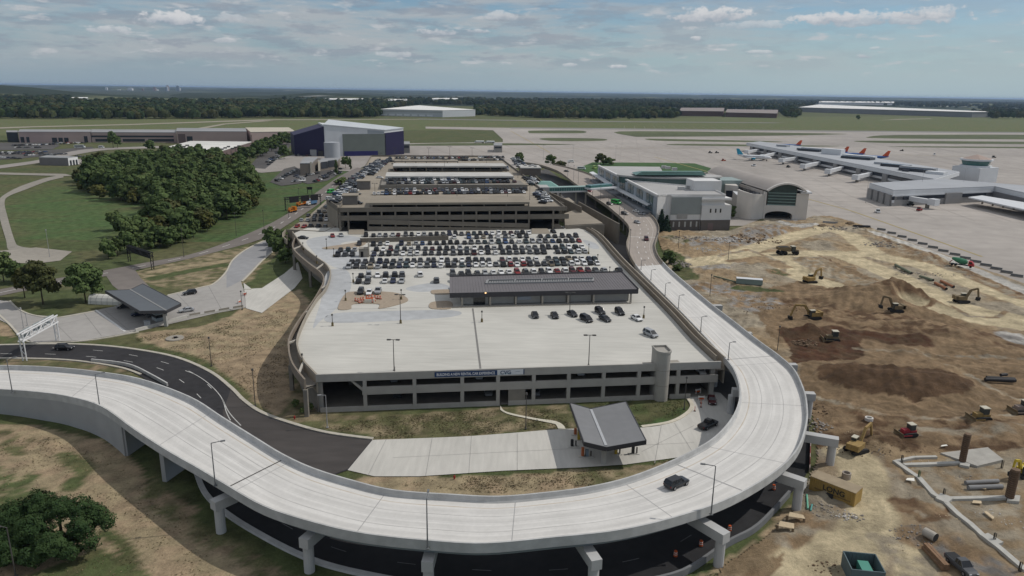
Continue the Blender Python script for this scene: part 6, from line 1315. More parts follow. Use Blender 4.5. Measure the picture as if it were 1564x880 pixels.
while t < 9000 and len(pts) < 290:
 t += 1; x = rnd.uniform(min(xs), max(xs)); y = rnd.uniform(min(ys), max(ys))
 if not inpoly(np.array([x]), np.array([y]), GROVE)[0]: continue
 if any((x - a) ** 2 + (y - b) ** 2 < 7.1 ** 2 for a, b in pts): continue
 pts.append((x, y))
edge = GROVE + [GROVE[0]]
for i, (x, y) in enumerate(pts):
 e = dpath(np.array([x]), np.array([y]), edge)[0]; k = 'd' if rnd.random() < .52 else ('m' if rnd.random() < .7 else 'b')
 if e < 9 and rnd.random() < .20: k = 'y'
 plant(k, (x, y, -.25 if y > 335 else 0), rnd.uniform(.72, 1.28) * (.7 if e < 6 else 1.05), i=i)
for i, (u, v, s) in enumerate([(166, 396, .55), (180, 391, .6), (196, 388, .65), (212, 383, .6), (228, 380, .62), (176, 352, .8), (188, 362, .75), (200, 374, .8), (216, 368, .85), (230, 372, .8), (245, 378, .7), (262, 375, .7), (280, 371, .65), (296, 363, .7)]):
 plant('dm'[i % 2], P(u, v, -.2), s, i=i)
# two tall trees by the plaza and others one can tell apart
def single(label, name, mat, u, v, h, w, n, size, seed, k=11, base=.22, fill=.35, z=0):
 o = tree_proto(name, label, mat, h, w, n, size, seed, k, base, fill); o.location = P(u, v, z); o['label'] = label; return o
single('tall olive brown tree left of its darker neighbour beside the plaza', 'plaza_tree', LEAFB, 66, 465, 15.5, 12.5, 5200, .42, 11, 13, .25)
single('tall dark green tree beside the toll canopy', 'plaza_tree', LEAF, 131, 462, 14.5, 13, 5200, .42, 12, 13, .2)
single('slim yellow green tree behind the olive brown one', 'plaza_tree', LEAFY, 38, 455, 11, 6.5, 2200, .42, 13, 8, .2); single('dark low tree at the left frame edge by the track', 'plaza_tree', LEAF2, 6, 430, 12, 11, 3000, .45, 14, 9, .1)
single('bushy green tree at the far left edge behind the plaza trees', 'plaza_tree', LEAF, 28, 432, 9, 9, 2200, .42, 15, 8, .05)
o = emp('oak_tree', 'large spreading dark green tree at the bottom left corner', 'tree', tuple(P(86, 842, 0)))
ob = [(-8.4, .6, 3.2, 2.8, 2.3), (-5.6, 1.2, 4.4, 2.7, 2.2), (-5.0, -2.2, 2.8, 3.0, 2.0), (-2.6, 2.2, 5.6, 2.6, 2.0), (-1.6, -1.2, 4.2, 2.8, 2.2), (.6, .8, 5.9, 2.3, 1.9), (1.2, -2.6, 2.9, 2.7, 1.9), (2.6, 1.6, 5.4, 2.3, 1.8), (4.0, -.6, 4.0, 2.1, 1.8), (5.2, 1.4, 4.6, 1.7, 1.7), (6.6, .8, 4.1, 1.35, 1.5), (5.6, -1.6, 2.5, 1.4, 1.2), (-3.6, -3.4, 1.8, 2.2, 1.4), (-9.8, -1.4, 2.2, 2.0, 1.7), (3.4, 3.0, 4.2, 1.8, 1.6), (-7.2, -2.8, 2.0, 2.4, 1.6), (-.6, -3.6, 1.9, 2.2, 1.5), (3.4, -2.6, 2.0, 1.9, 1.3), (-6.6, 2.6, 3.6, 2.2, 1.8), (-11, .4, 3.4, 1.9, 1.8)]
o.scale = (1.24, 1.2, 1.22); c = bpy.data.objects.new('crown', crown_mesh('crown', LEAFN, ob, 80000, .098, 21, .36)); COL.objects.link(c); c.parent = o
m = MB()
for i, (x, y, z, r, rz) in enumerate(ob):
 a = Vector(((-2 if x < -2 else (1 if x > 0 else -.5)), 0, 0)); b = Vector((x, y, z)); mid = a.lerp(b, .45) + Vector((0, 0, .9)); m.cyl(a + Vector((0, 0, -.3)), mid, .30, .18, 7); m.cyl(mid, b, .18, .06, 6)
m.build('trunk', BARK, o, local=True)
# conifers and shrubs by the terminal
def conifer(label, u, v, h, w, seed):
 o = emp('conifer_tree', label, 'tree', tuple(P(u, v, 0))); bl = [(0, 0, h * (.12 + .1 * i), w * .5 * (1 - i / 10.5), h * .09) for i in range(9)]
 c = bpy.data.objects.new('crown', crown_mesh('crown', M('leaf_conifer', (.016, .034, .020), .9, .3, 1), bl, 1500, .5, seed)); COL.objects.link(c); c.parent = o; MB().cyl((0, 0, -.2), (0, 0, h), .3, .05, 6).build('trunk', BARK, o, local=True)
conifer('dark conifer tree at the corner of the white terminal', 1009, 354, 12.5, 7.5, 31); conifer('smaller dark conifer tree right beside the terminal corner conifer', 1017, 355, 9.5, 6.5, 32)
single('round green bush growing against the outer flyover barrier', 'shrub', LEAF, 1021, 404, 6.5, 7, 1600, .4, 33, 8, .02); single('low olive shrub below the bush by the flyover', 'shrub', LEAF2, 1034, 414, 3, 4.5, 700, .35, 34, 6, .02)
single('tall bush in the gap between terminal and station', 'shrub', LEAF, 1116, 333, 9, 6, 1200, .45, 35, 7, .02)
single('dark round tree at the end of the old garage roof', 'tree', LEAF2, 793, 252, 13, 10, 1100, .8, 36); single('dark bush on the roadside bank beyond the footbridge', 'shrub', LEAF, 841, 252, 11, 12, 1100, .8, 37, 8, .02); single('low brown green hedge bush on the bank', 'shrub', LEAFB, 856, 255, 6, 14, 900, .8, 38, 8, .02)
single('dark bush by the corner of the terminal lawn', 'shrub', LEAFB, 917, 251, 12, 13, 1000, .8, 39, 8, .02); single('leafy bush right of the lawn corner bush', 'shrub', LEAF2, 930, 252, 8, 14, 900, .8, 40, 8, .02)
single('dark dense tree left of the hangar yard', 'tree', LEAF, 434, 243, 15, 13, 1000, .9, 41); single('round tree beside the brick office', 'tree', LEAF, 528, 257, 11, 9, 900, .7, 42); single('slim dark cypress tree left of the old garage road', 'cypress', LEAF, 514, 268, 14, 3, 700, .6, 43, 8, .02, .5); single('slim dark cypress tree farther along the road', 'cypress', LEAF, 535, 259, 12, 3, 700, .6, 44, 8, .02, .5)
single('lone dark tree left of the white roofed depot', 'tree', LEAF, 230, 233, 14, 12, 900, .9, 45); single('dark tree in the lawn before the office wing', 'tree', LEAF, 173, 226, 20, 12, 900, 1, 46); single('smaller tree beside the lawn tree before the office wing', 'tree', LEAF, 180, 226, 15, 9, 800, 1, 47); single('dark tree at the right end of the depot', 'tree', LEAF, 371, 248, 16, 12, 900, .9, 48); single('dark tree beside the one at the depot end', 'tree', LEAF, 382, 248, 16, 13, 900, .9, 49)
for i, (u, v) in enumerate([(394, 241), (401, 238), (408, 235), (415, 231), (422, 228), (430, 224), (438, 221), (398, 239)]):
 plant('d', P(u, v, 0), 1.2, 'dark green tree in the clipped row left of the hangar', 'row of trees left of the hangar', i)
hd_ = MB(); p = P(497, 287, 0)
o = single('olive hedge bush between road and old garage terrace', 'hedge', LEAF2, 521, 281, 5, 10, 1400, .5, 51, 9, .02); o.scale = (1, 2.6, 1)
for i, (u, v, s) in enumerate([(413, 374, .55), (424, 372, .5), (434, 378, .5), (428, 392, .55), (436, 402, .5), (418, 382, .4)]): plant('d', P(u, v, 0), s, 'low dark bush on the shaded slope below the side terrace', 'bushes on the shaded slope', i)
for i, (u, v, s) in enumerate([(452, 622, .16), (475, 628, .14), (462, 632, .12)]): plant('m', P(u, v, 0), s, 'tiny green bush at the shaded foot of the garage corner', 'bushes at the garage corner', i)
for i, (u, v, s) in enumerate([(35, 600, .10), (1190, 447, .2), (1370, 188, 1.0), (1310, 183, 1.1), (1204, 179.5, 1.3), (1212, 180.5, 1.4), (1216, 181, 1.2)][3:]): plant('d', P(u, v, -.2), s, 'dark tree standing at the left end of the long warehouse', 'trees at the end of the long warehouse', i)
# far woods: one mass
def wood(name, polys, per, hmin, hmax, seed, cols, zoff=-.3):
 r = np.random.default_rng(seed); V = []; Fc = []; C = []
 for s, n in polys:
  pg = PL(s, 0); x0, x1 = min(p.x for p in pg), max(p.x for p in pg); y0, y1 = min(p.y for p in pg), max(p.y for p in pg); got = 0
  X = r.uniform(x0, x1, n * 12); Y = r.uniform(y0, y1, n * 12); k = inpoly(X, Y, pg); X = X[k][:n]; Y = Y[k][:n]
  for x, y in zip(X, Y):
   h = r.uniform(hmin, hmax); w = h * r.uniform(.38, .6); o = len(V); m = 46; d = r.normal(size=(m, 3)); d /= np.linalg.norm(d, axis=1)[:, None]; d[:, 2] = np.abs(d[:, 2]) * 1.0 - .25
   c = np.array((x, y, h * .45)) + d * np.array((w, w, h * .55)) * r.uniform(.72, 1.02, (m, 1)); cc = cols[r.integers(len(cols))] * r.uniform(.75, 1.25)
   t = np.cross(d, r.normal(size=(m, 3))); t /= np.linalg.norm(t, axis=1)[:, None]; b = np.cross(d, t); s_ = w * .55
   q = np.stack([c - t * s_ - b * s_ * .6, c + t * s_ * .4 - b * s_, c + t * s_ + b * s_ * .5, c - t * s_ * .5 + b * s_], 1).reshape(-1, 3); q[:, 2] = np.maximum(q[:, 2] + zoff, 0)
   V.append(q); C.append(np.tile(np.append(cc, 1), (4 * m, 1)))
 V = np.concatenate(V); C = np.concatenate(C); n = len(V) // 4; me = bpy.data.meshes.new(name); me.vertices.add(len(V)); me.vertices.foreach_set('co', V.ravel()); me.loops.add(len(V)); me.loops.foreach_set('vertex_index', np.arange(len(V), dtype=np.int32)); me.polygons.add(n); me.polygons.foreach_set('loop_start', np.arange(0, 4 * n, 4, dtype=np.int32)); me.update(calc_edges=True)
 a = me.color_attributes.new('Col', 'FLOAT_COLOR', 'POINT'); a.data.foreach_set('color', C.ravel()); me.materials.append(grass); o = bpy.data.objects.new(name, me); COL.objects.link(o); o['kind'] = 'stuff'; return o
WC = [np.array(c) for c in ((.030, .050, .020), (.040, .060, .024), (.024, .042, .020), (.056, .066, .027), (.034, .054, .018), (.070, .072, .030))]
wood('far_wood', [('-80,180 0,181 130,182.5 300,181.5 400,180 575,180 580,176 560,168 -80,166', 1500), ('728,176 790,179 850,181.5 960,182.5 1036,181 1036,174 960,166 728,166', 1150), ('1200,179 1222,181 1220,172 1190,170', 60)], 1, 17, 27, 3, WC)
wood('far_wood', [('-80,167 300,167 585,168 640,160 1040,166 1040,158 -80,158', 1500), ('1036,170 1210,172 1240,166 1240,160 1036,160', 350), ('1240,158 1564,170 1640,172 1640,162 1240,154', 700), ('420,157 800,158.5 1240,160 1600,163 1600,158 1240,155 600,152 420,151', 1900), ('-80,158 110,158 110,151 -80,150', 300), ('1484,175 1520,182 1640,184 1640,172 1500,170', 160)], 1, 20, 30, 4, [c * .9 for c in WC])
# weeds and dry tufts scattered over the banks: nobody could count them
def weeds(polys, seed):
 r = np.random.default_rng(seed); V = []; C = []
 for s, n, c0, c1, sz in polys:
  pg = PL(s, 0); x0, x1 = min(p.x for p in pg), max(p.x for p in pg); y0, y1 = min(p.y for p in pg), max(p.y for p in pg)
  X = r.uniform(x0, x1, n * 3); Y = r.uniform(y0, y1, n * 3); k = inpoly(X, Y, pg) & (fbm(X * .16, Y * .16, 3, seed) > r.uniform(.32, .62, n * 3)); X, Y = X[k], Y[k]; m = len(X)
  for j in range(2):
   a = r.uniform(0, 6.28, m); s_ = sz * r.uniform(.4, 1.3, m); dx, dy = np.cos(a) * s_, np.sin(a) * s_; h = s_ * r.uniform(.3, .9, m)
   o = np.zeros(m); q = np.stack([np.stack([X - dx, Y - dy, o], -1), np.stack([X + dx, Y + dy, o], -1), np.stack([X + dx * .9 - dy * .5, Y + dy * .9 + dx * .5, h], -1), np.stack([X - dx * .8 - dy * .6, Y - dy * .8 + dx * .6, h], -1)], 1).reshape(-1, 3); V.append(q)
   t = r.random((m, 1)); cc = (np.array(c0) * (1 - t) + np.array(c1) * t) * r.uniform(.7, 1.25, (m, 1)); C.append(np.repeat(np.concatenate([cc, np.ones((m, 1))], 1), 4, 0))
 V = np.concatenate(V); C = np.concatenate(C); n = len(V) // 4; me = bpy.data.meshes.new('weeds'); me.vertices.add(len(V)); me.vertices.foreach_set('co', V.ravel()); me.loops.add(len(V)); me.loops.foreach_set('vertex_index', np.arange(len(V), dtype=np.int32)); me.polygons.add(n); me.polygons.foreach_set('loop_start', np.arange(0, 4 * n, 4, dtype=np.int32)); me.update(calc_edges=True)
 a = me.color_attributes.new('Col', 'FLOAT_COLOR', 'POINT'); a.data.foreach_set('color', C.ravel()); me.materials.append(grass); o = bpy.data.objects.new('weeds', me); COL.objects.link(o); o['kind'] = 'stuff'
weeds([('-60,690 60,665 160,690 220,730 300,800 380,850 520,900 520,990 -60,990', 4500, (.14, .115, .058), (.23, .19, .115), .12), ('490,652 600,635 760,626 860,625 870,655 700,666 570,671', 3500, (.11, .11, .052), (.22, .18, .11), .13), ('870,620 1040,604 1045,632 980,650 880,653', 2500, (.075, .095, .038), (.13, .125, .06), .13), ('600,740 700,729 900,719 1040,700 900,742 760,754', 2500, (.13, .11, .06), (.27, .21, .125), .13), ('280,560 330,515 400,480 440,470 440,560 410,625 350,580', 2600, (.17, .135, .075), (.26, .20, .12), .14), ('205,515 300,505 380,480 300,550 225,533', 2000, (.10, .105, .05), (.2, .17, .1), .14), ('1050,890 1110,868 1170,825 1215,790 1220,840 1130,900', 2000, (.11, .115, .055), (.24, .2, .12), .13)], 5)
# ================================================================== road vehicles
GLASS = M('car_glass', (.012, .014, .017), .12, 0, spec=.6); TYRE = M('tyre', (.012, .012, .012), .9, 0); RIM = M('rim', (.30, .30, .31), .4, 0, metal=.6); LAMPW = M('headlamp_glass', (.62, .63, .64), .2, 0, spec=.6); LAMPR = M('tail_lamp_glass', (.20, .012, .012), .3, 0); TRIM = M('black_trim', (.015, .015, .016), .6, 0)
PAINT = {}
for nm, c in dict(black=(.009, .009, .010), charcoal=(.022, .023, .026), grey=(.075, .078, .082), silver=(.33, .34, .35), white=(.74, .74, .73), red=(.22, .014, .014), navy=(.014, .020, .055), blue=(.03, .07, .17), teal=(.025, .045, .05), maroon=(.07, .010, .013), tan=(.25, .21, .15), green=(.08, .26, .05), yellow=(.45, .38, .04)).items():
 PAINT[nm] = M('paint_' + nm, c, .28, 0, spec=.5)
DIM = dict(sedan=(4.75, 1.84, 1.46), suv=(4.75, 1.94, 1.76), hatch=(4.3, 1.80, 1.5), pickup=(5.6, 2.02, 1.86), minivan=(5.1, 1.98, 1.78))
def car_parts(kind):
 L, Wd, Hh = DIM[kind]; h = L / 2; w = Wd / 2; bz = {'sedan': .93, 'suv': 1.06, 'hatch': .96, 'pickup': 1.12, 'minivan': 1.02}[kind]; gz = .24 if kind in ('suv', 'pickup') else .2
 def ring(x, k, zb, zt):
  hw = w * k; r = [(x, -hw * .86, zb), (x, -hw, zb + .18), (x, -hw, zb + (zt - zb) * .72), (x, -hw * .90, zt)]; return r + [(a, -b, c) for a, b, c in r[::-1]]
 hood = bz - (.10 if kind != 'pickup' else .02)
 st = [(-h, .74, gz + .22, bz - .12), (-h + .14, .93, gz + .06, bz - .02), (-h * .55, 1, gz, bz), (h * .30, 1, gz, bz), (h * .45, .99, gz, bz - .02), (h * .80, .95, gz + .03, hood - .04), (h - .14, .88, gz + .08, hood - .14), (h, .70, gz + .20, hood - .30)]
 body = MB().loft([ring(*q) for q in st])
 # greenhouse: x of rear base, rear roof, front roof, windscreen base
 xs = {'sedan': (-h * .78, -h * .42, h * .10, h * .44), 'suv': (-h * .96, -h * .82, h * .12, h * .42), 'hatch': (-h * .94, -h * .66, h * .14, h * .48), 'pickup': (-h * .16, -h * .10, h * .22, h * .46), 'minivan': (-h * .96, -h * .84, h * .22, h * .62)}[kind]
 wb, wr = w * .90, w * .70; zr = Hh - .05
 g = MB().hexa([(xs[0], -wb, bz - .03), (xs[3], -wb, bz - .03), (xs[3], wb, bz - .03), (xs[0], wb, bz - .03), (xs[1], -wr, zr), (xs[2], -wr, zr), (xs[2], wr, zr), (xs[1], wr, zr)])
 rf = [(xs[1] - .06, -wr - .05), (xs[2] + .04, -wr - .05), (xs[2] + .04, wr + .05), (xs[1] - .06, wr + .05)]
 body.hexa([(a, b, zr - .03) for a, b in rf] + [(a * .98, b * .90, Hh) for a, b in rf])
 for s in (-1, 1):
  for (x0, x1) in ((xs[0], xs[1]), (xs[3], xs[2])): body.beam((x0, s * wb, bz - .03), (x1, s * wr, zr), .09, .09)
  xm = (xs[1] + xs[2]) / 2 - (0 if kind != 'minivan' else .2); body.beam((xm, s * (wb + .01), bz), (xm, s * (wr + .01), zr), .10, .07)
  if kind in ('suv', 'minivan', 'hatch'): xq = xs[1] * .62; body.beam((xq, s * (wb + .01), bz), (xq, s * (wr + .01), zr), .12, .07)
  body.box(xs[3] - .25, s * (w + .06), bz - .02, bz + .12, .16, .16, 0)   # mirror housing
 if kind == 'pickup':
  body.hexa([(-h + .15, -w * .80, bz + .012), (xs[0] - .12, -w * .80, bz + .012), (xs[0] - .12, w * .80, bz + .012), (-h + .15, w * .80, bz + .012), (-h + .15, -w * .8, bz + .02), (xs[0] - .12, -w * .8, bz + .02), (xs[0] - .12, w * .8, bz + .02), (-h + .15, w * .8, bz + .02)], 1)
 R = .34 if kind in ('sedan', 'hatch') else .39
 wh = MB(); wh.cyl((0, -.12, 0), (0, .12, 0), R, R, 14, 0); wh.cyl((0, -.135, 0), (0, .135, 0), R * .62, R * .62, 10, 1)
 wx = (h * .62, -h * .60); hd = MB().box(0, 0, -.09, .09, .22, .42, 0); 
 return body, g, wh, R, wx, w, h, bz, hood, gz
PROTO = {}
def car_proto(kind, col, full):
 key = (kind, col, full)
 if key in PROTO: return PROTO[key]
 body, g, wh, R, wx, w, h, bz, hood, gz = car_parts(kind)
 k0 = ('m', kind, full)
 if k0 not in PROTO:
  d = dict(body=body.mesh('body', [PAINT['black'], TRIM]), win=g.mesh('windows', GLASS), wheel=wh.mesh('wheel', [TYRE, RIM]))
  if full:
   d['hl'] = MB().box(0, 0, -.09, .09, .16, .40, 0).mesh('headlight', LAMPW); d['tl'] = MB().box(0, 0, -.12, .12, .12, .30, 0).mesh('tail_light', LAMPR); d['tyre'] = MB().cyl((0, -.12, 0), (0, .12, 0), R, R, 16, 0).mesh('tyre', TYRE); d['rim'] = MB().cyl((0, -.135, 0), (0, .135, 0), R * .64, R * .64, 12, 0).mesh('rim', RIM)
   d['grille'] = MB().box(0, 0, 0, .22, .06, 1.0, 0).mesh('grille', TRIM)
  PROTO[k0] = d
 d = PROTO[k0]; me = d['body'].copy(); me.materials[0] = PAINT[col]
 PROTO[key] = (me, d, R, wx, w, h, bz, hood, gz); return PROTO[key]
CARS = []
def car(kind, col, loc, rz, label, group=None, full=False, parts=True, name=None, cat=None):
 me, d, R, wx, w, h, bz, hood, gz = car_proto(kind, col, full); nm = name or {'suv': 'parked_suv', 'pickup': 'pickup_truck', 'minivan': 'minivan'}.get(kind, 'parked_car')
 o = bpy.data.objects.new(nm, None); COL.objects.link(o); o.location = loc; o.rotation_euler = (0, 0, rz); o.empty_display_size = .5
 setp(o, label, cat or {'suv': 'SUV', 'pickup': 'pickup', 'minivan': 'minivan'}.get(kind, 'car'), group)
 def ch(n, mesh, l=(0, 0, 0), par=o):
  c = bpy.data.objects.new(n, mesh); COL.objects.link(c); c.parent = par; c.location = l; return c
 ch('body', me); ch('windows', d['win'])
 for x in wx:
  for s in (-1, 1):
   if full:
    t = ch('wheel', d['tyre'], (x, s * (w - .08), R)); ch('rim', d['rim'], (0, 0, 0), t)
   else: ch('wheel', d['wheel'], (x, s * (w - .08), R))
 if full:
  for s in (-1, 1): ch('headlight', d['hl'], (h - .10, s * w * .62, hood - .26)); ch('tail_light', d['tl'], (-h + .08, s * w * .74, bz - .26))
  ch('grille', d['grille'], (h - .03, 0, gz + .24))
 return o
COLS = [('black', 22), ('charcoal', 21), ('grey', 15), ('silver', 12), ('white', 18), ('red', 2), ('navy', 5), ('blue', 3), ('teal', 7), ('maroon', 3), ('tan', 2)]
KINDS = [('sedan', 40), ('suv', 34), ('hatch', 12), ('pickup', 8), ('minivan', 6)]
def pick(t): return rnd.choices([a for a, _ in t], [b for _, b in t])[0]
ORD = ['zeroth', 'first', 'second', 'third', 'fourth', 'fifth', 'sixth', 'seventh', 'eighth', 'ninth', 'tenth', 'eleventh', 'twelfth', 'thirteenth', 'fourteenth', 'fifteenth', 'sixteenth', 'seventeenth', 'eighteenth', 'nineteenth', 'twentieth']
def ordn(i):
 if i <= 20: return ORD[i]
 t, r = divmod(i, 10); T = {2: 'twenty', 3: 'thirty', 4: 'forty', 5: 'fifty', 6: 'sixty'}[t]
 return (T[:-1] + 'ieth') if r == 0 else T + '-' + ORD[r]
KN = dict(sedan='sedan', suv='SUV', hatch='hatchback', pickup='pickup', minivan='minivan')
CN = dict(charcoal='charcoal', teal='dark teal')
def carlabel(kind, col, where): return '%s %s, %s' % (CN.get(col, col), KN[kind], where)
FRONTDIR = math.atan2(FD.y, FD.x)
REST = []       # parked cars beyond the three hundred nearest
def row(a, b, z, n, where, group, skip=(), yaw=None, face=-1, jit=.25, rest=False, p_skip=.03, head=None, tint=None):
 A = P(*a, z); B = P(*b, z); k = 0
 dr = (B - A).normalized(); base = math.atan2(dr.y, dr.x) + (face * math.pi / 2 if yaw is None else yaw)
 idx = []
 for i in range(n):
  kind, col = pick(KINDS), pick(tint or COLS); fl = rnd.random() < .4; j1, j2 = rnd.gauss(0, .12), rnd.gauss(0, jit); r = rnd.gauss(0, .02); sk = rnd.random() < p_skip
  if i in skip or sk: continue
  q = A.lerp(B, i / max(n - 1, 1)); pr = Vector((-dr.y, dr.x, 0)); q = q + dr * j1 + pr * j2; idx.append((kind, col, q, base + r + (math.pi if fl else 0)))
 N = len(idx)
 for i, (kind, col, q, rz) in enumerate(idx):
  if rest: REST.append((kind, col, q, rz)); continue
  if i < N / 2: w = 'left end' if i == 0 else ordn(i + 1) + ' from the left'
  else: w = 'right end' if i == N - 1 else ordn(N - i) + ' from the right'
  car(kind, col, q, rz, carlabel(kind, col, w + ' of ' + where), group)
GRP = 'cars parked in rows on the garage deck'
row((548, 432), (692, 430.5), GD, 12, 'the front row left of the building', GRP, skip=(2, 6, 8, 10)); row((551, 423.5), (945, 414.0), GD, 33, 'the row half hidden by the building', GRP, skip=(6, 8, 10))
row((533, 409.6), (912, 404), GD, 37, 'the second full row behind the building', GRP, skip=()); row((537, 401.6), (908, 396.8), GD, 37, 'the third full row behind the building', GRP)
row((516, 390.8), (893, 386.2), GD, 36, 'the row level with the small kiosk', GRP, skip=(3, 4)); row((520, 383.6), (889, 379.4), GD, 36, 'the row just behind the kiosk', GRP, skip=(3, 4), p_skip=.02)
row((548, 375), (884, 369.6), GD, 33, 'the row before the brown wall', GRP, skip=(1,)); row((694, 364.2), (880, 362.2), GD, 18, 'the row past the brown wall end', GRP)
row((560, 361.4), (808, 357.2), GD, 27, 'the shaded row by the old garage', GRP, p_skip=.02)
for k, (c, u, v) in enumerate((('red', 508, 362), ('silver', 521, 361), ('charcoal', 463, 365), ('charcoal', 845, 355.5))):
 car('sedan', c, P(u, v, GD), FRONTDIR - 1.4 + (k == 2) * 1.2, ['red sedan left of the ramp mouth below the old garage', 'silver sedan right beside the red one by the ramp mouth', 'charcoal sedan alone at the back left corner of the front deck', 'charcoal sedan alone beside the right ramp mouth'][k], full=False)
# three returns by the orange barriers
for (k, c, u, v, t) in (('suv', 'charcoal', 551, 448, 'charcoal SUV left behind the orange barriers'), ('sedan', 'white', 564, 449, 'white sedan in the middle behind the orange barriers'), ('pickup', 'silver', 577.5, 447, 'silver pickup right behind the orange barriers')):
 car(k, c, P(u, v, GD + .16), FRONTDIR - math.pi / 2 - .05, t)
# cars alone on the open deck
for (k, c, u, v, dz, t) in (('sedan', 'black', 817, 484, -1.45, 'black sedan leftmost on the open deck'), ('sedan', 'black', 847, 484.5, -1.42, 'black sedan second from left on the open deck'), ('sedan', 'charcoal', 874, 482, -1.2, 'charcoal sedan by the light pole on the open deck'), ('minivan', 'black', 895.5, 490, -1.1, 'black minivan nearest in the group on the open deck'),
        ('suv', 'black', 916.5, 478.5, -1.25, 'black SUV at the back of the close pair on the open deck'), ('sedan', 'charcoal', 924, 489.5, -1.1, 'charcoal sedan at the front of the close pair on the deck'), ('suv', 'black', 946.5, 479.5, -1.35, 'black SUV alone between the pair and the white car'), ('sedan', 'white', 972.5, 488.5, -1.2, 'white sedan beside the small yellow based post on the deck'), ('minivan', 'silver', 993.5, 513, -1.1, 'silver minivan nearest the right parapet on the open deck')):
 car(k, c, P(u, v, GD), dz, t, full=True)
p = P(1033, 742, 8.2); i = min(range(len(Is)), key=lambda i: (Is[i] - p).length); hd = Is[i + 1] - Is[i - 1]
car('suv', 'charcoal', p, math.atan2(hd.y, hd.x), 'charcoal SUV driving alone along the front curve of the flyover', full=True, name='moving_suv')
car('suv', 'black', P(99, 534, .07), .02, 'black SUV driving on the black road beside the white gantry', full=True, name='moving_suv'); car('pickup', 'black', P(1081, 652, .08), R_(40), 'black pickup turning below the right side of the flyover', full=True); car('sedan', 'maroon', P(1087, 614, .08), R_(-100), 'dark red sedan coming out from under the garage', full=True)
car('suv', 'black', P(290, 449.5, .1), R_(-142), 'black SUV rear of the two cars leaving the toll canopy', full=True); car('sedan', 'silver', P(285, 476, .1), R_(-142), 'silver sedan nearer of the two cars leaving the toll canopy', full=True)
car('minivan', 'charcoal', P(191, 470, .1), R_(-145), 'charcoal minivan in the shade under the toll canopy', full=True); car('suv', 'navy', P(212, 482, .1), R_(-145), 'navy SUV nearest in the shade under the toll canopy', full=True)
for k, (kd, c, s, t, z, lab) in enumerate((('suv', 'silver', fx(750), 7, .12, 'silver SUV parked inside the ground level of the garage'), ('sedan', 'grey', fx(604), 8, .12, 'grey sedan deep in the ground level left bay'), ('sedan', 'silver', fx(825), 6, .12, 'silver sedan inside the ground level right of the walled stair'), ('sedan', 'white', fx(735), 7, 4.6, 'white sedan on the middle level behind the banner'), ('suv', 'white', fx(895), 7, 4.6, 'white SUV on the middle level right of the banner'), ('sedan', 'silver', fx(600), 7, 4.6, 'silver sedan on the middle level in the left bay'), ('sedan', 'white', fx(1082), 5, 4.6, 'white sedan on the middle level beyond the stair tower'))):
 car(kd, c, fp(s, t, z), FRONTDIR - math.pi / 2, lab)
for (kd, c, u, v, z, a, lab) in (('suv', 'black', 931, 313, 8.2, -60, 'black SUV on the departures road beside the green van'), ('suv', 'charcoal', 954, 328, 8.2, -55, 'charcoal SUV nearer on the departures road'), ('sedan', 'white', 972, 324, 8.2, -55, 'white sedan at the kerb below the white canopy'), ('sedan', 'silver', 980, 328, 8.2, -55, 'silver sedan at the kerb just past the white canopy'), ('sedan', 'silver', 973, 341, 8.2, -70, 'silver sedan driving mid road before the curve'), ('suv', 'maroon', 987, 367, 8.2, -95, 'dark red SUV on the tan road before the pale deck'), ('sedan', 'red', 901, 293, 8.2, -60, 'red sedan on the departures road beside the footbridge'),
         ('sedan', 'charcoal', 865, 262.5, 8.2, -40, 'charcoal sedan far up the curving elevated road'), ('sedan', 'grey', 906, 328, .1, -60, 'grey sedan in shade on the lower arrivals road')):
 car(kd, c, P(u, v, z), R_(a), lab, name='moving_car' if kd == 'sedan' else 'moving_suv')
# side terrace and old garage roof
T = 7.6; G2 = 'cars parked on the side terrace'
row((453, 347.5), (497, 348), T, 5, 'the front row on the side terrace', G2, p_skip=0, tint=[('red', 1), ('black', 3), ('charcoal', 2)]); row((461, 338), (508, 337), T, 6, 'the second row on the side terrace', G2, p_skip=0); row((471, 331), (510, 331), T, 5, 'the third row on the side terrace', G2, p_skip=0); row((487, 325), (512, 324), T, 4, 'the fourth row on the side terrace', G2, p_skip=0); row((498, 318), (512, 317), T, 3, 'the fifth row on the side terrace', G2, p_skip=0)
G3 = 'cars parked on the old garage roof'
def line(a, b, z, n, where, group, ang, rest=False): row(a, b, z, n, where, group, yaw=ang, rest=rest, p_skip=.04)
line((773, 268), (783, 250), RZ, 0 or 1, 'the far right side', G3, 1.2, True)
row((572, 297.5), (800, 295), RZ, 40, 'the roof row right behind the brown ramp roof', G3, rest=True, p_skip=.06); row((590, 293), (802, 291), RZ, 36, '', G3, rest=True, p_skip=.12)
row((592, 281.5), (786, 279), RZ + 1.5, 36, '', G3, rest=True); row((590, 276.5), (782, 274.5), RZ + 1.5, 36, '', G3, rest=True); row((603, 261.5), (776, 259.6), RZ, 36, '', G3, rest=True, p_skip=.08); row((606, 257.6), (774, 256.3), RZ, 36, '', G3, rest=True)
row((593, 247.4), (768, 245), RZ, 40, '', G3, rest=True, p_skip=.06); row((596, 243), (768, 241.4), RZ, 38, '', G3, rest=True, p_skip=.15)
for a, b, n in (((505, 306), (546, 268), 26), ((511, 310), (553, 270), 26), ((536, 298), (550, 284), 6), ((548, 267), (578, 246), 18), ((556, 269), (584, 248), 18), ((566, 268), (590, 248), 14), ((520, 303), (534, 290), 8), ((572, 262), (594, 244), 14), ((526, 306), (540, 302), 4)): line(a, b, RZ, n, '', G3, 1.35, True)
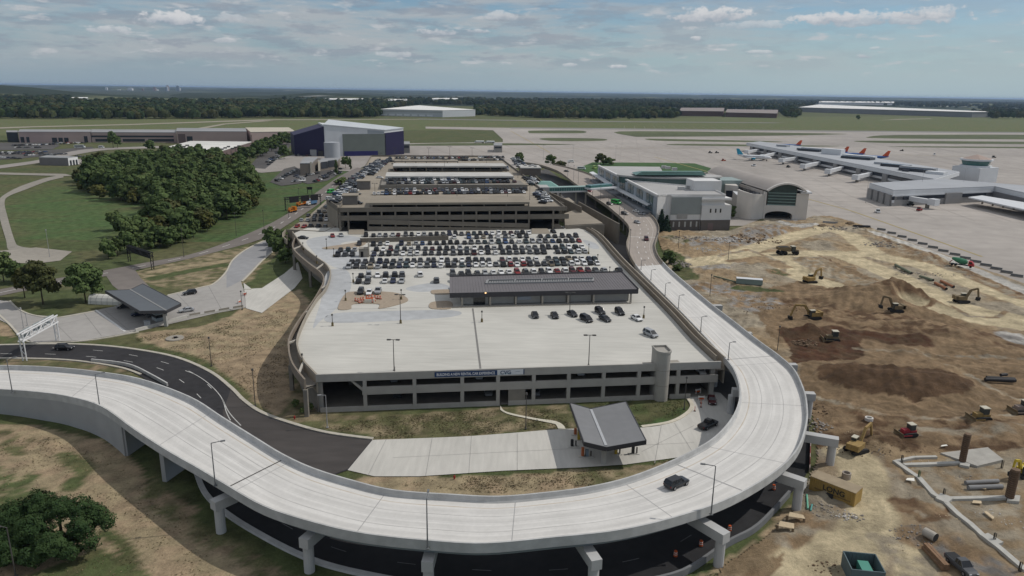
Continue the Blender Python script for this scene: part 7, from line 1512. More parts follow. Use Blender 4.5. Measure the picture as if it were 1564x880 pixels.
for a, b, n in (((829, 311), (836, 306), 2), ((830, 309), (818, 296), 5), ((838, 308.5), (824, 292), 6), ((812, 283), (803, 273), 5), ((820, 282), (810, 272), 5), ((800, 262), (783, 243), 11), ((806, 260), (790, 243), 9)): line(a, b, RZ, n, '', G3, -1.9, True)
for (kd, c, u, v, lab) in (('suv', 'black', 547, 312, 'black SUV just left of the brown ramp roof'), ('sedan', 'charcoal', 545, 297.5, 'charcoal sedan between the two grey stair blocks'), ('sedan', 'white', 580, 272.5, 'white sedan alone on the left lane of the old garage roof')): car(kd, c, P(u, v, RZ), -.15, lab)
for a, b, n in (((424, 277), (450, 261), 13), ((447, 278), (464, 277), 6), ((452, 270), (462, 273), 3), ((481, 278), (500, 271), 8), ((490, 272), (510, 263), 8), ((512, 267), (524, 263), 4), ((452, 238), (470, 236.5), 6), ((405, 250), (432, 232), 12), ((410, 252), (440, 230), 10), ((365, 240), (385, 236), 8), ((20, 223), (75, 221), 14), ((25, 226), (60, 226), 9), ((0, 236), (62, 235), 16), ((2, 241), (30, 243), 6), ((118, 240), (170, 239), 10), ((60, 222), (130, 218.8), 14), ((82, 219), (126, 218.6), 9), ((0, 233.5), (70, 232.5), 16), ((40, 238), (100, 236), 12), ((300, 243), (345, 241), 8), ((500, 266), (520, 259), 8), ((470, 268), (486, 265), 5), ((460, 239), (478, 238), 7)): row(a, b, .08, n, '', '', yaw=.9, rest=True, p_skip=.1)
if REST:
 bm = {}; V = []; Fs = []; Ms = []; mats = []; mi = {}
 def midx(m):
  if m.name not in mi: mi[m.name] = len(mats); mats.append(m)
  return mi[m.name]
 for kind, col, q, rz in REST:
  if kind not in bm: b_, g_, w_, R0, wx0, w0, *_x = car_parts(kind); bm[kind] = (b_, g_, wx0, w0, R0)
  b_, g_, wx0, w0, R0 = bm[kind]; wl = MB()
  for x in wx0:
   for s in (-1, 1): wl.cyl((x, s * (w0 - .2), R0), (x, s * (w0 + .02), R0), R0, R0, 8)
  for part, mt_ in ((b_, PAINT[col]), (g_, GLASS), (wl, TYRE)):
   o = len(V); V += [(rot2(x, y, rz)[0] + q.x, rot2(x, y, rz)[1] + q.y, z + q.z) for x, y, z in part.v]; Fs += [tuple(i + o for i in f) for f in part.f]; Ms += [midx(mt_)] * len(part.f)
 m = MB(); m.v, m.f, m.m = V, Fs, Ms; o = m.build('distant_parked_cars', mats); o['kind'] = 'stuff'
# vans, buses, trucks
def van(label, u, v, z, rz, col, L=7.0, Hh=2.8, glass=True, cat='van', name='shuttle_van', box=None, cab=None):
 o = emp(name, label, cat, tuple(P(u, v, z)), rz); m = M('van_' + col[0], col[1], .4, .04, 1)
 MB().loft([[(x, -1.1 * k, .45), (x, -1.2 * k, 1.4), (x, -1.05 * k, zt), (x, 1.05 * k, zt), (x, 1.2 * k, 1.4), (x, 1.1 * k, .45)] for x, k, zt in ((-L / 2, .95, Hh - .1), (-L / 2 + .2, 1, Hh), (L / 2 - 1.3, 1, Hh - .05), (L / 2 - .5, .97, Hh * .62), (L / 2, .88, Hh * .45))]).build('body', m, o, local=True)
 MB().box(-.4, 0, 1.5, Hh - .45, L - 2.2, 2.36, 0).build('window_band', GLASS, o, local=True); MB().hexa([(L / 2 - 1.25, -1, Hh * .63), (L / 2 - .5, -1, Hh * .63), (L / 2 - .5, 1, Hh * .63), (L / 2 - 1.25, 1, Hh * .63), (L / 2 - 1.3, -.9, Hh - .15), (L / 2 - 1.1, -.9, Hh - .15), (L / 2 - 1.1, .9, Hh - .15), (L / 2 - 1.3, .9, Hh - .15)]).build('windscreen', GLASS, o, local=True)
 MB().box(0, 0, Hh - .02, Hh + .14, L * .75, 1.7, 0).build('roof', m, o, local=True)
 for x in (L * .32, -L * .3):
  for s in (-1, 1): MB().cyl((x, s * .95, .42), (x, s * 1.2, .42), .42, .42, 10).build('wheel', TYRE, o, local=True)
 return o
van('bright green shuttle van driving on the distant loop road', 505, 295, .1, -1.9, ('green', (.05, .38, .09))); van('bright green roofed shuttle van stopped at the departures kerb', 941, 312, 8.2, -.9, ('green', (.05, .38, .09))); van('white shuttle van on the green island beyond the footbridge', 888, 259, .1, -.3, ('white', (.70, .72, .70)), 8); van('lime shuttle van parked beyond the terminal corner', 908, 258, .1, -1.4, ('lime', (.35, .48, .12)), 7); van('white bus on the far left yard lane', 122, 226, .1, .1, ('white', (.70, .72, .70)), 12, 3.4, cat='bus', name='bus')
van('white van on the lane right of the white bus', 155, 226.5, .1, .1, ('white', (.70, .72, .70)), 6); van('dark coach parked beside the green lawn by the elevated road', 898, 272, .1, -1.0, ('navy', (.03, .04, .06)), 11, 3.4, cat='bus', name='bus'); van('white van parked beyond the old garage by the dark bush', 872, 248.5, .1, .4, ('white', (.70, .72, .70)), 7)
def truck(label, u, v, z, rz, cabc, bodc, name='truck', cat='truck', kind='box', L=8.5):
 o = emp(name, label, cat, tuple(P(u, v, z)), rz); cm = M('truck_' + cabc[0], cabc[1], .45, .05, 1); bm_ = M('truck_' + bodc[0], bodc[1], .6, .06, 1)
 MB().box(0, 0, .6, .95, L, 1.1, 0).build('chassis', TRIM, o, local=True)
 MB().loft([[(L / 2 - 2.2, -1.15, .7), (L / 2 - 2.2, 1.15, .7), (L / 2 - 2.2, 1.1, 2.8), (L / 2 - 2.2, -1.1, 2.8)], [(L / 2 - .9, -1.15, .7), (L / 2 - .9, 1.15, .7), (L / 2 - 1.1, 1.1, 2.8), (L / 2 - 1.1, -1.1, 2.8)], [(L / 2, -1.05, .7), (L / 2, 1.05, .7), (L / 2 - .1, 1.0, 1.7), (L / 2 - .1, -1.0, 1.7)]]).build('cab', cm, o, local=True)
 MB().hexa([(L / 2 - 2.0, -1.17, 1.75), (L / 2 - .85, -1.17, 1.75), (L / 2 - .85, 1.17, 1.75), (L / 2 - 2.0, 1.17, 1.75), (L / 2 - 2.0, -1.12, 2.5), (L / 2 - 1.0, -1.12, 2.5), (L / 2 - 1.0, 1.12, 2.5), (L / 2 - 2.0, 1.12, 2.5)]).build('window', GLASS, o, local=True)
 if kind == 'box': MB().box(-1.3, 0, .95, 3.4, L - 2.8, 2.4, 0).build('cargo_box', bm_, o, local=True)
 elif kind == 'tank': MB().cyl((-L / 2 + .1, 0, 2.1), (L / 2 - 2.6, 0, 2.1), 1.25, 1.25, 14).build('tank', bm_, o, local=True)
 elif kind == 'mixer':
  MB().loft([[(x, r * math.cos(a), 2.3 + sl * .0 + dz + r * math.sin(a)) for a in [2 * math.pi * k / 12 for k in range(12)]] for x, r, dz, sl in ((L / 2 - 2.6, .5, -.2, 0), (L / 2 - 3.2, 1.1, -.1, 0), (-.6, 1.35, .1, 0), (-2.4, 1.0, .5, 0), (-3.9, .45, .9, 0))]).build('drum', bm_, o, local=True)
  MB().beam((-3.6, 0, 2.4), (-4.6, 0, 1.3), .6, .3).build('chute', cm, o, local=True)
 else:
  m = MB(); m.box(-1.2, 0, .95, 1.15, L - 2.7, 2.4, 0); m.build('flat_bed', bm_, o, local=True); MB().box(-L / 2 + 1.2, 0, 1.15, 3.0, 1.6, 2.2, 0).build('equipment', bm_, o, local=True); MB().beam((-L / 2 + .4, 0, 3.0), (1, 0, 3.6), .4, .4).build('boom', bm_, o, local=True)
 for x in (L / 2 - 1.2, -L / 2 + 1.3, -L / 2 + 2.6):
  for s in (-1, 1): MB().cyl((x, s * .9, .5), (x, s * 1.2, .5), .5, .5, 10).build('wheel', TYRE, o, local=True)
 return o
ORG = ('orange', (.50, .17, .02)); BLU = ('blue', (.10, .20, .36)); WHT = ('white', (.72, .73, .72)); RED = ('red', (.36, .03, .03)); GRN = ('green', (.05, .20, .11))
truck('orange works truck nearest under the three board gantry', 461, 314, .1, -2.0, ORG, ORG, kind='flat'); truck('blue box truck with white roof beside the orange works truck', 476, 313, .1, -2.0, WHT, BLU); truck('small orange works truck behind barriers on the loop road', 447, 324, .1, -2.0, ORG, ORG, kind='flat', L=6.5); truck('red box truck on the shaded lower arrivals road', 937, 356, .1, -1.2, RED, RED, L=7)
truck('white fuel tanker parked alone on the apron edge', 732, 218.5, .1, math.pi, WHT, WHT, kind='tank', L=14); truck('white fuel tanker trailer at the right end of the pair', 748, 218.8, .1, math.pi, WHT, WHT, kind='tank', L=14)
truck('red concrete mixer truck with green drum beside the pale slab road', 1468, 407, .9, R_(-38), RED, GRN, 'mixer_truck', 'mixer truck', 'mixer', 9.5)
# ================================================================== aircraft
def plane(label, u, v, rz, body, tail, tail2, L=37.0, s=1.0):
 o = emp('airliner', label, 'airliner', tuple(P(u, v, .1)), rz); r = 1.95
 prof = [(-L / 2, .25, 5.2), (-L / 2 + 4, 1.0, 4.6), (-L / 2 + 9, 1.75, 4.0), (-L / 2 + 12, r, 3.8), (L / 2 - 6, r, 3.8), (L / 2 - 3, 1.65, 3.65), (L / 2 - 1, 1.0, 3.4), (L / 2, .25, 3.2)]
 MB().loft([[(x, q * math.cos(a), z + q * math.sin(a)) for a in [2 * math.pi * k / 16 for k in range(16)]] for x, q, z in prof]).build('fuselage', body, o, local=True, smooth=True)
 for sgn in (-1, 1):
  MB().hexa([(3, sgn * 1.5, 3.0), (-3, sgn * 1.5, 3.0), (-5.2, sgn * 17, 4.0), (-3.4, sgn * 17, 4.0), (3, sgn * 1.5, 3.5), (-3, sgn * 1.5, 3.5), (-5.2, sgn * 17, 4.2), (-3.4, sgn * 17, 4.2)]).build('wing', body, o, local=True)
  MB().cyl((2.6, sgn * 5.8, 2.2), (-1.4, sgn * 5.8, 2.2), 1.1, .8, 12).build('engine', tail2, o, local=True)
  MB().hexa([(-L / 2 + 5.4, sgn * .6, 5.0), (-L / 2 + 1.8, sgn * .6, 5.0), (-L / 2 + .5, sgn * 6.2, 5.5), (-L / 2 + 2.2, sgn * 6.2, 5.5), (-L / 2 + 5.4, sgn * .6, 5.25), (-L / 2 + 1.8, sgn * .6, 5.25), (-L / 2 + .5, sgn * 6.2, 5.6), (-L / 2 + 2.2, sgn * 6.2, 5.6)]).build('tailplane', body, o, local=True)
 MB().hexa([(-L / 2 + 7.5, -.25, 5.4), (-L / 2 + 1.0, -.25, 5.4), (-L / 2 + 1.0, .25, 5.4), (-L / 2 + 7.5, .25, 5.4), (-L / 2 + 2.0, -.12, 11.8), (-L / 2 - .9, -.12, 11.8), (-L / 2 - .9, .12, 11.8), (-L / 2 + 2.0, .12, 11.8)]).build('tail_fin', tail, o, local=True)
 MB().box(0, 0, 4.1, 4.55, L * .62, 3.92, 0).build('window_row', GB, o, local=True)
 for x, y in ((L / 2 - 5, 0), (-2, 2.6), (-2, -2.6)): MB().cyl((x, y - .4, .6), (x, y + .4, .6), .6, .6, 10).build('wheel', TYRE, o, local=True); MB().cyl((x, y, .6), (x, y, 2.4), .15, .15, 6).build('landing_gear', POLEG, o, local=True)
 o.scale = (s, s, s); return o
AW = M('aircraft_white', (.74, .75, .76), .35, .03, .5); AT = M('aircraft_teal', (.03, .28, .42), .4, .04, .5); AO = M('aircraft_orange', (.62, .10, .03), .4, .08, .3); AB = M('aircraft_blue', (.05, .14, .38), .4, .04, .5)
plane('white airliner with teal tail parked at the far concourse gate', 1151, 245, R_(-28), AW, AT, AT, 37, 1.05)
for (u, v, lab) in ((1290, 243, 'blue bellied airliner with orange tail, leftmost of three behind the concourse'), (1315, 246, 'airliner with orange tail, middle of three behind the concourse'), (1350, 250.5, 'airliner with orange tail, rightmost of three behind the concourse'), (1222, 232, 'airliner with orange red tail far behind the concourse left end')): plane(lab, u - 20, v - 5.5, R_(150), AB, AO, AO, 37, 1.0)
HAZE = 3.0e-5; HZT = 96.0
# ================================================================== construction machines and materials
CY = M('machine_ochre', (.28, .19, .07), .75, .25, 1.6); CYD = M('machine_worn', (.17, .13, .075), .8, .15, 1.2); CB = M('machine_dark', (.025, .025, .025), .8, .1, 1); CG = M('machine_cab_glass', (.04, .05, .05), .2, 0, spec=.5)
def SP(u, v, dz=0.0):
 p = P(u, v, .6)
 for _ in range(3): p = P(u, v, site_z_at(p))
 p.z = site_z_at(p) + dz; return p
def excavator(label, u, v, rz, swing, arm, s=1.0, body=CY):
 o = emp('excavator', label, 'excavator', tuple(SP(u, v)), R_(rz)); o.scale = (s, s, s)
 for y in (-1.25, 1.25):
  m = MB(); m.loft([[(x, y - .3, z), (x, y + .3, z), (x, y + .3, z2), (x, y - .3, z2)] for x, z, z2 in ((-2.3, .35, .6), (-1.9, 0, .95), (1.9, 0, .95), (2.3, .35, .6))]); m.build('track', CB, o, local=True)
 a = R_(swing); c = lambda x, y: rot2(x, y, a)
 MB().box(0, 0, .7, 1.1, 1.8, 2.0, 0).build('undercarriage', CB, o, local=True)
 m = MB(); x, y = c(-.6, 0); m.box(x, y, 1.1, 2.3, 3.6, 2.7, a); x, y = c(-2.2, 0); m.box(x, y, 1.2, 2.5, .9, 2.7, a); m.build('house', body, o, local=True)
 x, y = c(.8, .8); m = MB(); m.box(x, y, 1.1, 3.0, 1.5, 1.0, a); m.build('cab', CG, o, local=True); m = MB(); m.box(x, y, 3.0, 3.15, 1.7, 1.15, a); m.build('cab_roof', M('cab_roof_pale', (.5, .47, .38), .6, .05, 1), o, local=True)
 pts = [Vector((*c(px, -.3), pz)) for px, pz in arm]
 MB().beam(pts[0], pts[1], .5, .75).beam(pts[1], pts[2], .45, .6).build('boom', body, o, local=True); MB().beam(pts[2], pts[3], .38, .5).build('stick', body, o, local=True)
 MB().cyl(pts[0] + Vector((0, 0, .5)), pts[1] - Vector((0, 0, .5)), .12, .12, 6).build('cylinder', POLEG, o, local=True)
 e = pts[3]; dx, dy = c(1, 0); m = MB(); x2, y2 = e.x - dx * .3, e.y - dy * .3
 m.loft([[(e.x + dx * ox - dy * sy, e.y + dy * ox + dx * sy, e.z + z) for ox, z, sy in ((-.5, .1, w), (.5, .2, w), (.3, -.9, w), (-.6, -1.0, w))] for w in (-.7, .7)]); m.build('bucket', CB, o, local=True)
 return o
UPA = [(1.2, 1.9), (2.6, 4.6), (5.0, 6.4), (6.3, 3.0)]; LOW = [(1.2, 1.9), (3.0, 4.4), (6.2, 4.6), (7.6, 1.0)]; TUCK = [(1.2, 1.9), (2.4, 4.6), (4.6, 5.2), (5.2, 2.0)]
excavator('yellow excavator with raised boom beside the green mesh patch', 1237, 432, 15, 10, TUCK, 1.05, CY); excavator('ochre excavator reaching its arm down left among dark soil', 1241, 487, 190, 0, LOW, 1.05, CY)
excavator('dark excavator with upright boom below the big spoil heap', 1368, 475, 170, 10, TUCK, 1.0, CYD); excavator('yellow black excavator digging right of the orange pipes', 1468, 462, 10, -15, TUCK, 1.05, CYD); excavator('large yellow excavator with arched boom near the flyover column', 1307, 690, 20, 25, [(1.2, 1.9), (3.2, 4.6), (6.4, 4.8), (8.0, 1.2)], .95, CY)
excavator('bright yellow machine cut by the right frame edge', 1562, 727, 200, 10, TUCK, .8, M('machine_bright', (.45, .34, .03), .6, .1, 1))
def dozer(label, u, v, rz, body=CY, s=1.0, tracks=True):
 o = emp('bulldozer', label, 'bulldozer', tuple(SP(u, v)), R_(rz)); o.scale = (s, s, s)
 for y in (-1.05, 1.05):
  MB().loft([[(x, y - .28, z), (x, y + .28, z), (x, y + .28, z2), (x, y - .28, z2)] for x, z, z2 in ((-1.9, .4, .7), (-1.5, 0, 1.05), (1.4, 0, .95), (1.8, .35, .6))]).build('track', CB, o, local=True)
 MB().box(.7, 0, .7, 1.75, 1.8, 1.4, 0).build('engine_hood', body, o, local=True); MB().box(-.9, 0, .7, 1.5, 1.6, 1.7, 0).build('body', body, o, local=True); MB().box(-.7, 0, 1.5, 2.9, 1.4, 1.5, 0).build('cab', CG, o, local=True); MB().box(-.7, 0, 2.9, 3.05, 1.6, 1.7, 0).build('cab_roof', MATS['cab_roof_pale'], o, local=True)
 MB().loft([[(2.3 + k, -1.7, z), (2.3 + k, 1.7, z), (2.45 + k, 1.7, z), (2.45 + k, -1.7, z)] for k, z in ((.25, .05), (0, .5), (.05, .9), (.3, 1.3))]).build('blade', CYD, o, local=True)
 for y in (-1.35, 1.35): MB().beam((-.2, y, .55), (2.4, y, .5), .15, .25).build('push_arm', body, o, local=True)
 return o
dozer('dark yellow bulldozer on the red brown soil by the flyover', 1270, 521, 175, CYD, 1.1); dozer('yellow bulldozer with pale cab roof at the right of the dark trench', 1497, 641, 185, CY, 1.0); dozer('grey brown machine at the right frame edge above the trench', 1560, 630, 185, M('machine_grey_brown', (.25, .20, .17), .8, .1, 1), 1.0)
dozer('red tracked loader with white cab beside the trench', 1386, 665, 190, M('machine_red', (.30, .03, .04), .6, .1, 1), .9)
o = emp('dump_truck', 'tan articulated dump truck driving along the sandy haul road', 'dump truck', tuple(SP(1203, 389)), R_(8)); o.scale = (1.15, 1.15, 1.15)
MB().loft([[(-4.6, -1.3, 2.2), (-4.6, 1.3, 2.2), (-4.7, 1.5, 3.2), (-4.7, -1.5, 3.2)], [(.4, -1.2, 1.3), (.4, 1.2, 1.3), (.6, 1.5, 3.2), (.6, -1.5, 3.2)]]).build('bed', CYD, o, local=True); MB().box(-2.2, 0, 3.1, 3.35, 4.2, 2.4, 0).build('load', CB, o, local=True)
MB().box(2.0, 0, 1.2, 3.4, 1.5, 2.0, 0).build('cab', CG, o, local=True); MB().box(2.0, 0, 3.4, 3.55, 1.7, 2.2, 0).build('cab_roof', MATS['cab_roof_pale'], o, local=True); MB().hexa([(2.6, -1.1, 1.0), (4.4, -.9, 1.0), (4.4, .9, 1.0), (2.6, 1.1, 1.0), (2.6, -1.0, 2.3), (4.3, -.8, 1.9), (4.3, .8, 1.9), (2.6, 1.0, 2.3)]).build('engine_hood', CYD, o, local=True)
for x in (-3.6, -1.7, 3.2):
 for y in (-1.2, 1.2): MB().cyl((x, y - .3, .85), (x, y + .3, .85), .85, .85, 12).build('wheel', TYRE, o, local=True)
def pipe(label, a, b, r, mat, z=0.0, hollow=False):
 A, B = SP(*a), SP(*b); A.z = B.z = max(A.z, B.z) + r * .9 + z; o = MB().cyl(A, B, r, r, 14, 0, True, 1 if hollow else 0).build('pipe', [mat, CB]); setp(o, label, 'pipe'); return o
PB = M('pipe_black', (.02, .02, .022), .6, .05, 1); PO = M('pipe_rust', (.32, .14, .07), .8, .15, 1); PGR = M('pipe_grey', (.22, .22, .22), .8, .08, 1); PGN = M('pipe_dull_green', (.14, .16, .11), .8, .1, 1)
pipe('long dull green pipe, upper left of the pipe line', (1367, 408), (1392, 419), .55, PGN, hollow=True); pipe('dull green pipe in the middle of the pipe line', (1405, 423), (1425, 430), .55, PGN, hollow=True); pipe('rust orange pipe, left of the parallel pair', (1428, 434), (1445, 444), .55, PO, hollow=True); pipe('rust orange pipe, right of the parallel pair', (1437, 431), (1456, 441), .55, PO, hollow=True); pipe('short dark pipe behind the rust orange pair', (1444, 433), (1456, 438), .5, PGN, hollow=True)
pipe('black plastic pipe lying alone on brown soil at right', (1504, 582), (1550, 586), .5, PB); pipe('second black plastic pipe stacked behind the first', (1506, 580), (1549, 583.5), .5, PB, .1); pipe('thin black pipe end on top of the black stack', (1527, 580), (1536, 580), .4, PB, .9)
pipe('grey pipe laid between the rust columns, farther one', (1474, 740), (1524, 737.5), .42, PGR); pipe('grey pipe laid between the rust columns, nearer one', (1478, 748), (1530, 746), .46, PGR); pipe('wide hollow concrete pipe near the rust beam', (1411, 817), (1428, 829), .75, M('pipe_concrete', (.40, .37, .32), .9, .08, 1), hollow=True); pipe('mint green pipe beside the flyover column', (1232, 757), (1233.5, 779), .18, M('pipe_mint', (.16, .42, .30), .5, .05, 1)); pipe('teal pipe lying by the crates under the flyover', (1240, 772), (1238, 781), .15, M('pipe_teal', (.10, .30, .28), .5, .05, 1))
def slabbox(label, name, cat, px, h, mat, dz=0.0):
 q = [SP(u, v) for u, v in px]; z = max(p.z for p in q) + dz; o = MB().prism([Vector((p.x, p.y, 0)) for p in q], z - 1.5 if dz == 0 else z, z + h).build(name, mat); setp(o, label, cat); return o
FC = M('footing_concrete', (.42, .41, .375), .9, .1, .8)
def grade(label, s, w):
 pts = [SP(*map(float, q.split(','))) for q in s.split()]; z = [p.z + .5 for p in pts]; o = MB().wall(pts, w, [a - 2 for a in z], z).build('foundation_strip', FC); return setp(o, label, 'foundation')
grade('pale foundation strip running diagonally to the lower right corner', '1366,706 1385,720 1404,733 1425,757 1440,766 1465,790 1482,803 1500,820 1524,838 1545,856 1566,874', 1.0); grade('pale foundation strip leading to the left rust column', '1380,712 1420,711 1470,709', .9); grade('pale foundation strip leading to the right rust column', '1440,764 1490,763 1540,762', .9); grade('short foundation strip at the back of the building plot', '1368,707 1395,701 1430,700', .7)
slabbox('square pale pile cap beside the left rust column', 'pile_cap', 'pile cap', [(1465, 713), (1480, 716), (1482, 708), (1468, 706)], .45, FC); slabbox('square pale pile cap under the right rust column', 'pile_cap', 'pile cap', [(1537, 768), (1556, 770), (1558, 760), (1540, 759)], .45, FC); slabbox('pale ring of concrete round the back slab', 'pile_cap', 'pile cap', [(1436, 694), (1492, 715), (1532, 706), (1508, 687)], .35, M('slab_worn', (.36, .345, .31), .9, .12, .5))
slabbox('wide pale pad on the diagonal strip at lower right', 'pile_cap', 'pile cap', [(1498, 822), (1520, 836), (1532, 832), (1508, 818)], .5, FC); slabbox('pale pad on the diagonal strip in the middle', 'pile_cap', 'pile cap', [(1428, 764), (1446, 772), (1456, 764), (1436, 757)], .5, FC)
RUST = M('rebar_rust', (.155, .105, .07), .9, .2, 3)
def column(label, u, v, r, h):
 o = emp('rebar_column', label, 'column form', tuple(SP(u, v)))
 MB().cyl((0, 0, -.3), (.15, .0, h), r, r, 14).build('cage', RUST, o, local=True)
 for k in range(int(h / .42)): z = .2 + k * .42; MB().cyl((0, 0, z), (0, 0, z + .12), r * 1.07, r * 1.07, 14).build('hoop', M('rebar_hoop', (.10, .065, .042), .9, .15, 3), o, local=True)
column('tall rust brown rebar column at the back of the plot', 1469, 708, .62, 6.6); column('tall rust brown rebar column at the right of the plot', 1541, 763, .72, 6.2)
for (u, v, t) in ((1377, 707, 'short dark rebar stub at the left end of the strip'), (1403, 731, 'short rebar stub with green wrap on the strip'), (1441, 759, 'short dark rebar stub in the middle of the strip'), (1518, 828, 'short dark rebar stub on the lower right pad'), (1530, 715, 'thin rebar stub beside the back slab'), (1557, 873, 'thin rebar stub in the lower right corner')):
 o = emp('rebar_stub', t, 'rebar', tuple(SP(u, v))); g = M('rebar_green', (.06, .12, .06), .9, .2, 2) if 'green' in t else M('rebar_dark', (.05, .045, .038), .9, .2, 2)
 for k in range(5): MB().cyl((.16 * math.cos(k * 1.26), .16 * math.sin(k * 1.26), -.2), (.18 * math.cos(k * 1.26), .18 * math.sin(k * 1.26), 1.7), .06, .06, 5).build('bar', g, o, local=True)
o = emp('cargo_container', 'long tan yellow container lettered LONG beside the flyover column', 'container', tuple(SP(1268, 763)))
A, B = SP(1235, 748), SP(1304, 775); d = (B - A); d.z = 0; L_ = d.length; d.normalize(); n = Vector((-d.y, d.x, 0)); zc_ = A.z + .1; CT_ = M('container_ochre', (.34, .225, .07), .75, .12, .8); CTT = M('container_top_tan', (.31, .25, .17), .85, .12, .5)
MB().hexa([Vector((q.x, q.y, z)) for z in (zc_, zc_ + 2.7) for q in (A, B, B + n * 3.2, A + n * 3.2)]).build('body', CT_, o); MB().hexa([Vector((q.x, q.y, z)) for z in (zc_ + 2.705, zc_ + 2.8) for q in (A, B, B + n * 3.2, A + n * 3.2)]).build('roof', CTT, o)
for k in range(20): q = A + d * (L_ * (k + .5) / 20) - n * .04; m = MB(); m.beam(Vector((q.x, q.y, zc_ + .1)), Vector((q.x, q.y, zc_ + 2.6)), .12, .06); m.build('rib', CT_, o)
t, w = text_mesh('LONG', 1.45, M('letter_dark', (.03, .03, .03), .8, 0), 'lettering', A + d * (L_ * .30) - n * .10 + Vector((0, 0, 1.25)), d, o, .03, .01)
for k, (s0, s1, z) in enumerate(((.12, .92, .75),)): MB().hexa([A + d * (L_ * s0) - n * .095 + Vector((0, 0, z)), A + d * (L_ * s1) - n * .095 + Vector((0, 0, z)), A + d * (L_ * s1) - n * .06 + Vector((0, 0, z)), A + d * (L_ * s0) - n * .06 + Vector((0, 0, z)), A + d * (L_ * s0) - n * .095 + Vector((0, 0, z + .28)), A + d * (L_ * s1) - n * .095 + Vector((0, 0, z + .28)), A + d * (L_ * s1) - n * .06 + Vector((0, 0, z + .28)), A + d * (L_ * s0) - n * .06 + Vector((0, 0, z + .28))]).build('worn_band', M('container_band', (.19, .125, .05), .8, .3, 4), o)
m = MB(); q = A + d * (L_ * .46) - n * .3; m.box(q.x, q.y, zc_ - .1, zc_ + .9, 1.5, .5, math.atan2(d.y, d.x)); m.build('utility_box', CB, o)
SKX = 0; o = emp('open_skip', 'open teal grey skip with green lining at the bottom edge', 'skip', tuple(SP(1316, 880))); a = R_(-8)
SK = M('skip_teal', (.10, .14, .15), .7, .08, .6); SKG = M('skip_mint', (.08, .27, .21), .6, .06, 1)
for x, y, sx, sy in ((-2.4, 0, .15, 4.6), (2.4, 0, .15, 4.6), (0, 2.3, 4.9, .15), (0, -2.3, 4.9, .15)): rx, ry = rot2(x, y, a); MB().box(rx, ry, 0, 2.6, sx, sy, a).build('side_wall', SK, o, local=True)
MB().box(0, 0, 0, .2, 4.7, 4.4, a).build('floor', CB, o, local=True); rx, ry = rot2(.4, -.2, a); MB().box(rx, ry, .2, 1.7, 1.6, 3.6, a).build('green_box', SKG, o, local=True)
for k in range(8): rx, ry = rot2(-2.1 + k * .6, 2.2, a); MB().box(rx, ry, .2, 2.5, .1, .12, a).build('rib', SK, o, local=True)
car('pickup', 'grey', SP(1467, 869, .02), R_(-82), 'dusty grey pickup parked on bare ground near the lower right corner', full=True); 
o = emp('rust_beam', 'long rust brown crate of beams lying on the bare ground', 'beam bundle', tuple(SP(1428, 855))); A, B = SP(1413, 838), SP(1444, 872); A.z = B.z = A.z + .6
for k, (dx, dz_) in enumerate(((-.45, -.3), (.05, -.3), (.5, -.3), (-.2, .25), (.3, .25))): dd = (B - A).normalized(); nn = Vector((-dd.y, dd.x, 0)); MB().beam(A + nn * dx + Vector((0, 0, dz_)), B + nn * dx * .9 + Vector((0, 0, dz_)), .42, .5).build('beam', M('beam_rust', (.22, .135, .08), .85, .2, 2), o)
PLY = M('plywood', (.52, .42, .28), .85, .1, 2); CRT = M('crate_brown', (.22, .16, .10), .9, .15, 2)
for (px, t) in (([(1203, 798), (1229, 800), (1226, 793), (1205, 791)], 'pale plywood sheet on trestles, upper one near the kerb'), ([(1188, 812), (1212, 814), (1212, 807), (1190, 805)], 'pale plywood sheet on trestles, lower one near the kerb'), ([(1383, 736), (1396, 741), (1395, 736), (1385, 733)], 'white board lying flat left of the diagonal strip'), ([(1436, 686), (1447, 684), (1445, 681), (1438, 683)], 'bright white board lying at the back of the plot'), ([(1484, 771), (1499, 772), (1498, 768), (1486, 767)], 'pale board lying between the two grey strips'), ([(1490, 748), (1506, 750), (1504, 746), (1492, 745)], 'small pale board near the grey pipes'), ([(1502, 785), (1516, 796), (1518, 793), (1506, 784)], 'pale plank on the cut edge at right')):
 q = [SP(u, v, .25) for u, v in px]; z = max(p.z for p in q) + (.5 if 'trestle' in t else .06); o = emp('board', t, 'board', tuple(sum(q, Vector()) / 4)); MB().prism([Vector((p.x, p.y, 0)) for p in q], z, z + .08).build('sheet', PLY if 'white' not in t else M('board_white', (.75, .73, .66), .8, .05, 1), o)
 if 'trestle' in t:
  for p in q[:2]: MB().box(p.x, p.y + .4, z - 1.0, z - .005, .3, .3, 0).build('leg', CRT, o)
o = emp('concrete_ring', 'round concrete manhole ring standing behind the ochre container', 'manhole ring', tuple(SP(1292, 731))); m = MB(); N_ = 18
m.loft([[(r * math.cos(2 * math.pi * k / N_), r * math.sin(2 * math.pi * k / N_), z) for k in range(N_)] for r, z in ((.85, 0), (.85, 1.3), (.62, 1.3), (.62, .1))], 0, False); m.build('ring', M('ring_concrete', (.33, .29, .25), .9, .1, 1), o, local=True)
o = emp('concrete_ring', 'small white manhole ring on the slope beside the flyover', 'manhole ring', tuple(SP(1327, 642))); m = MB(); m.loft([[(r * math.cos(2 * math.pi * k / N_), r * math.sin(2 * math.pi * k / N_), z) for k in range(N_)] for r, z in ((.9, 0), (.9, .7), (.6, .7), (.6, .1))], 0, False); m.build('ring', M('ring_white', (.6, .58, .54), .9, .06, 1), o, local=True)
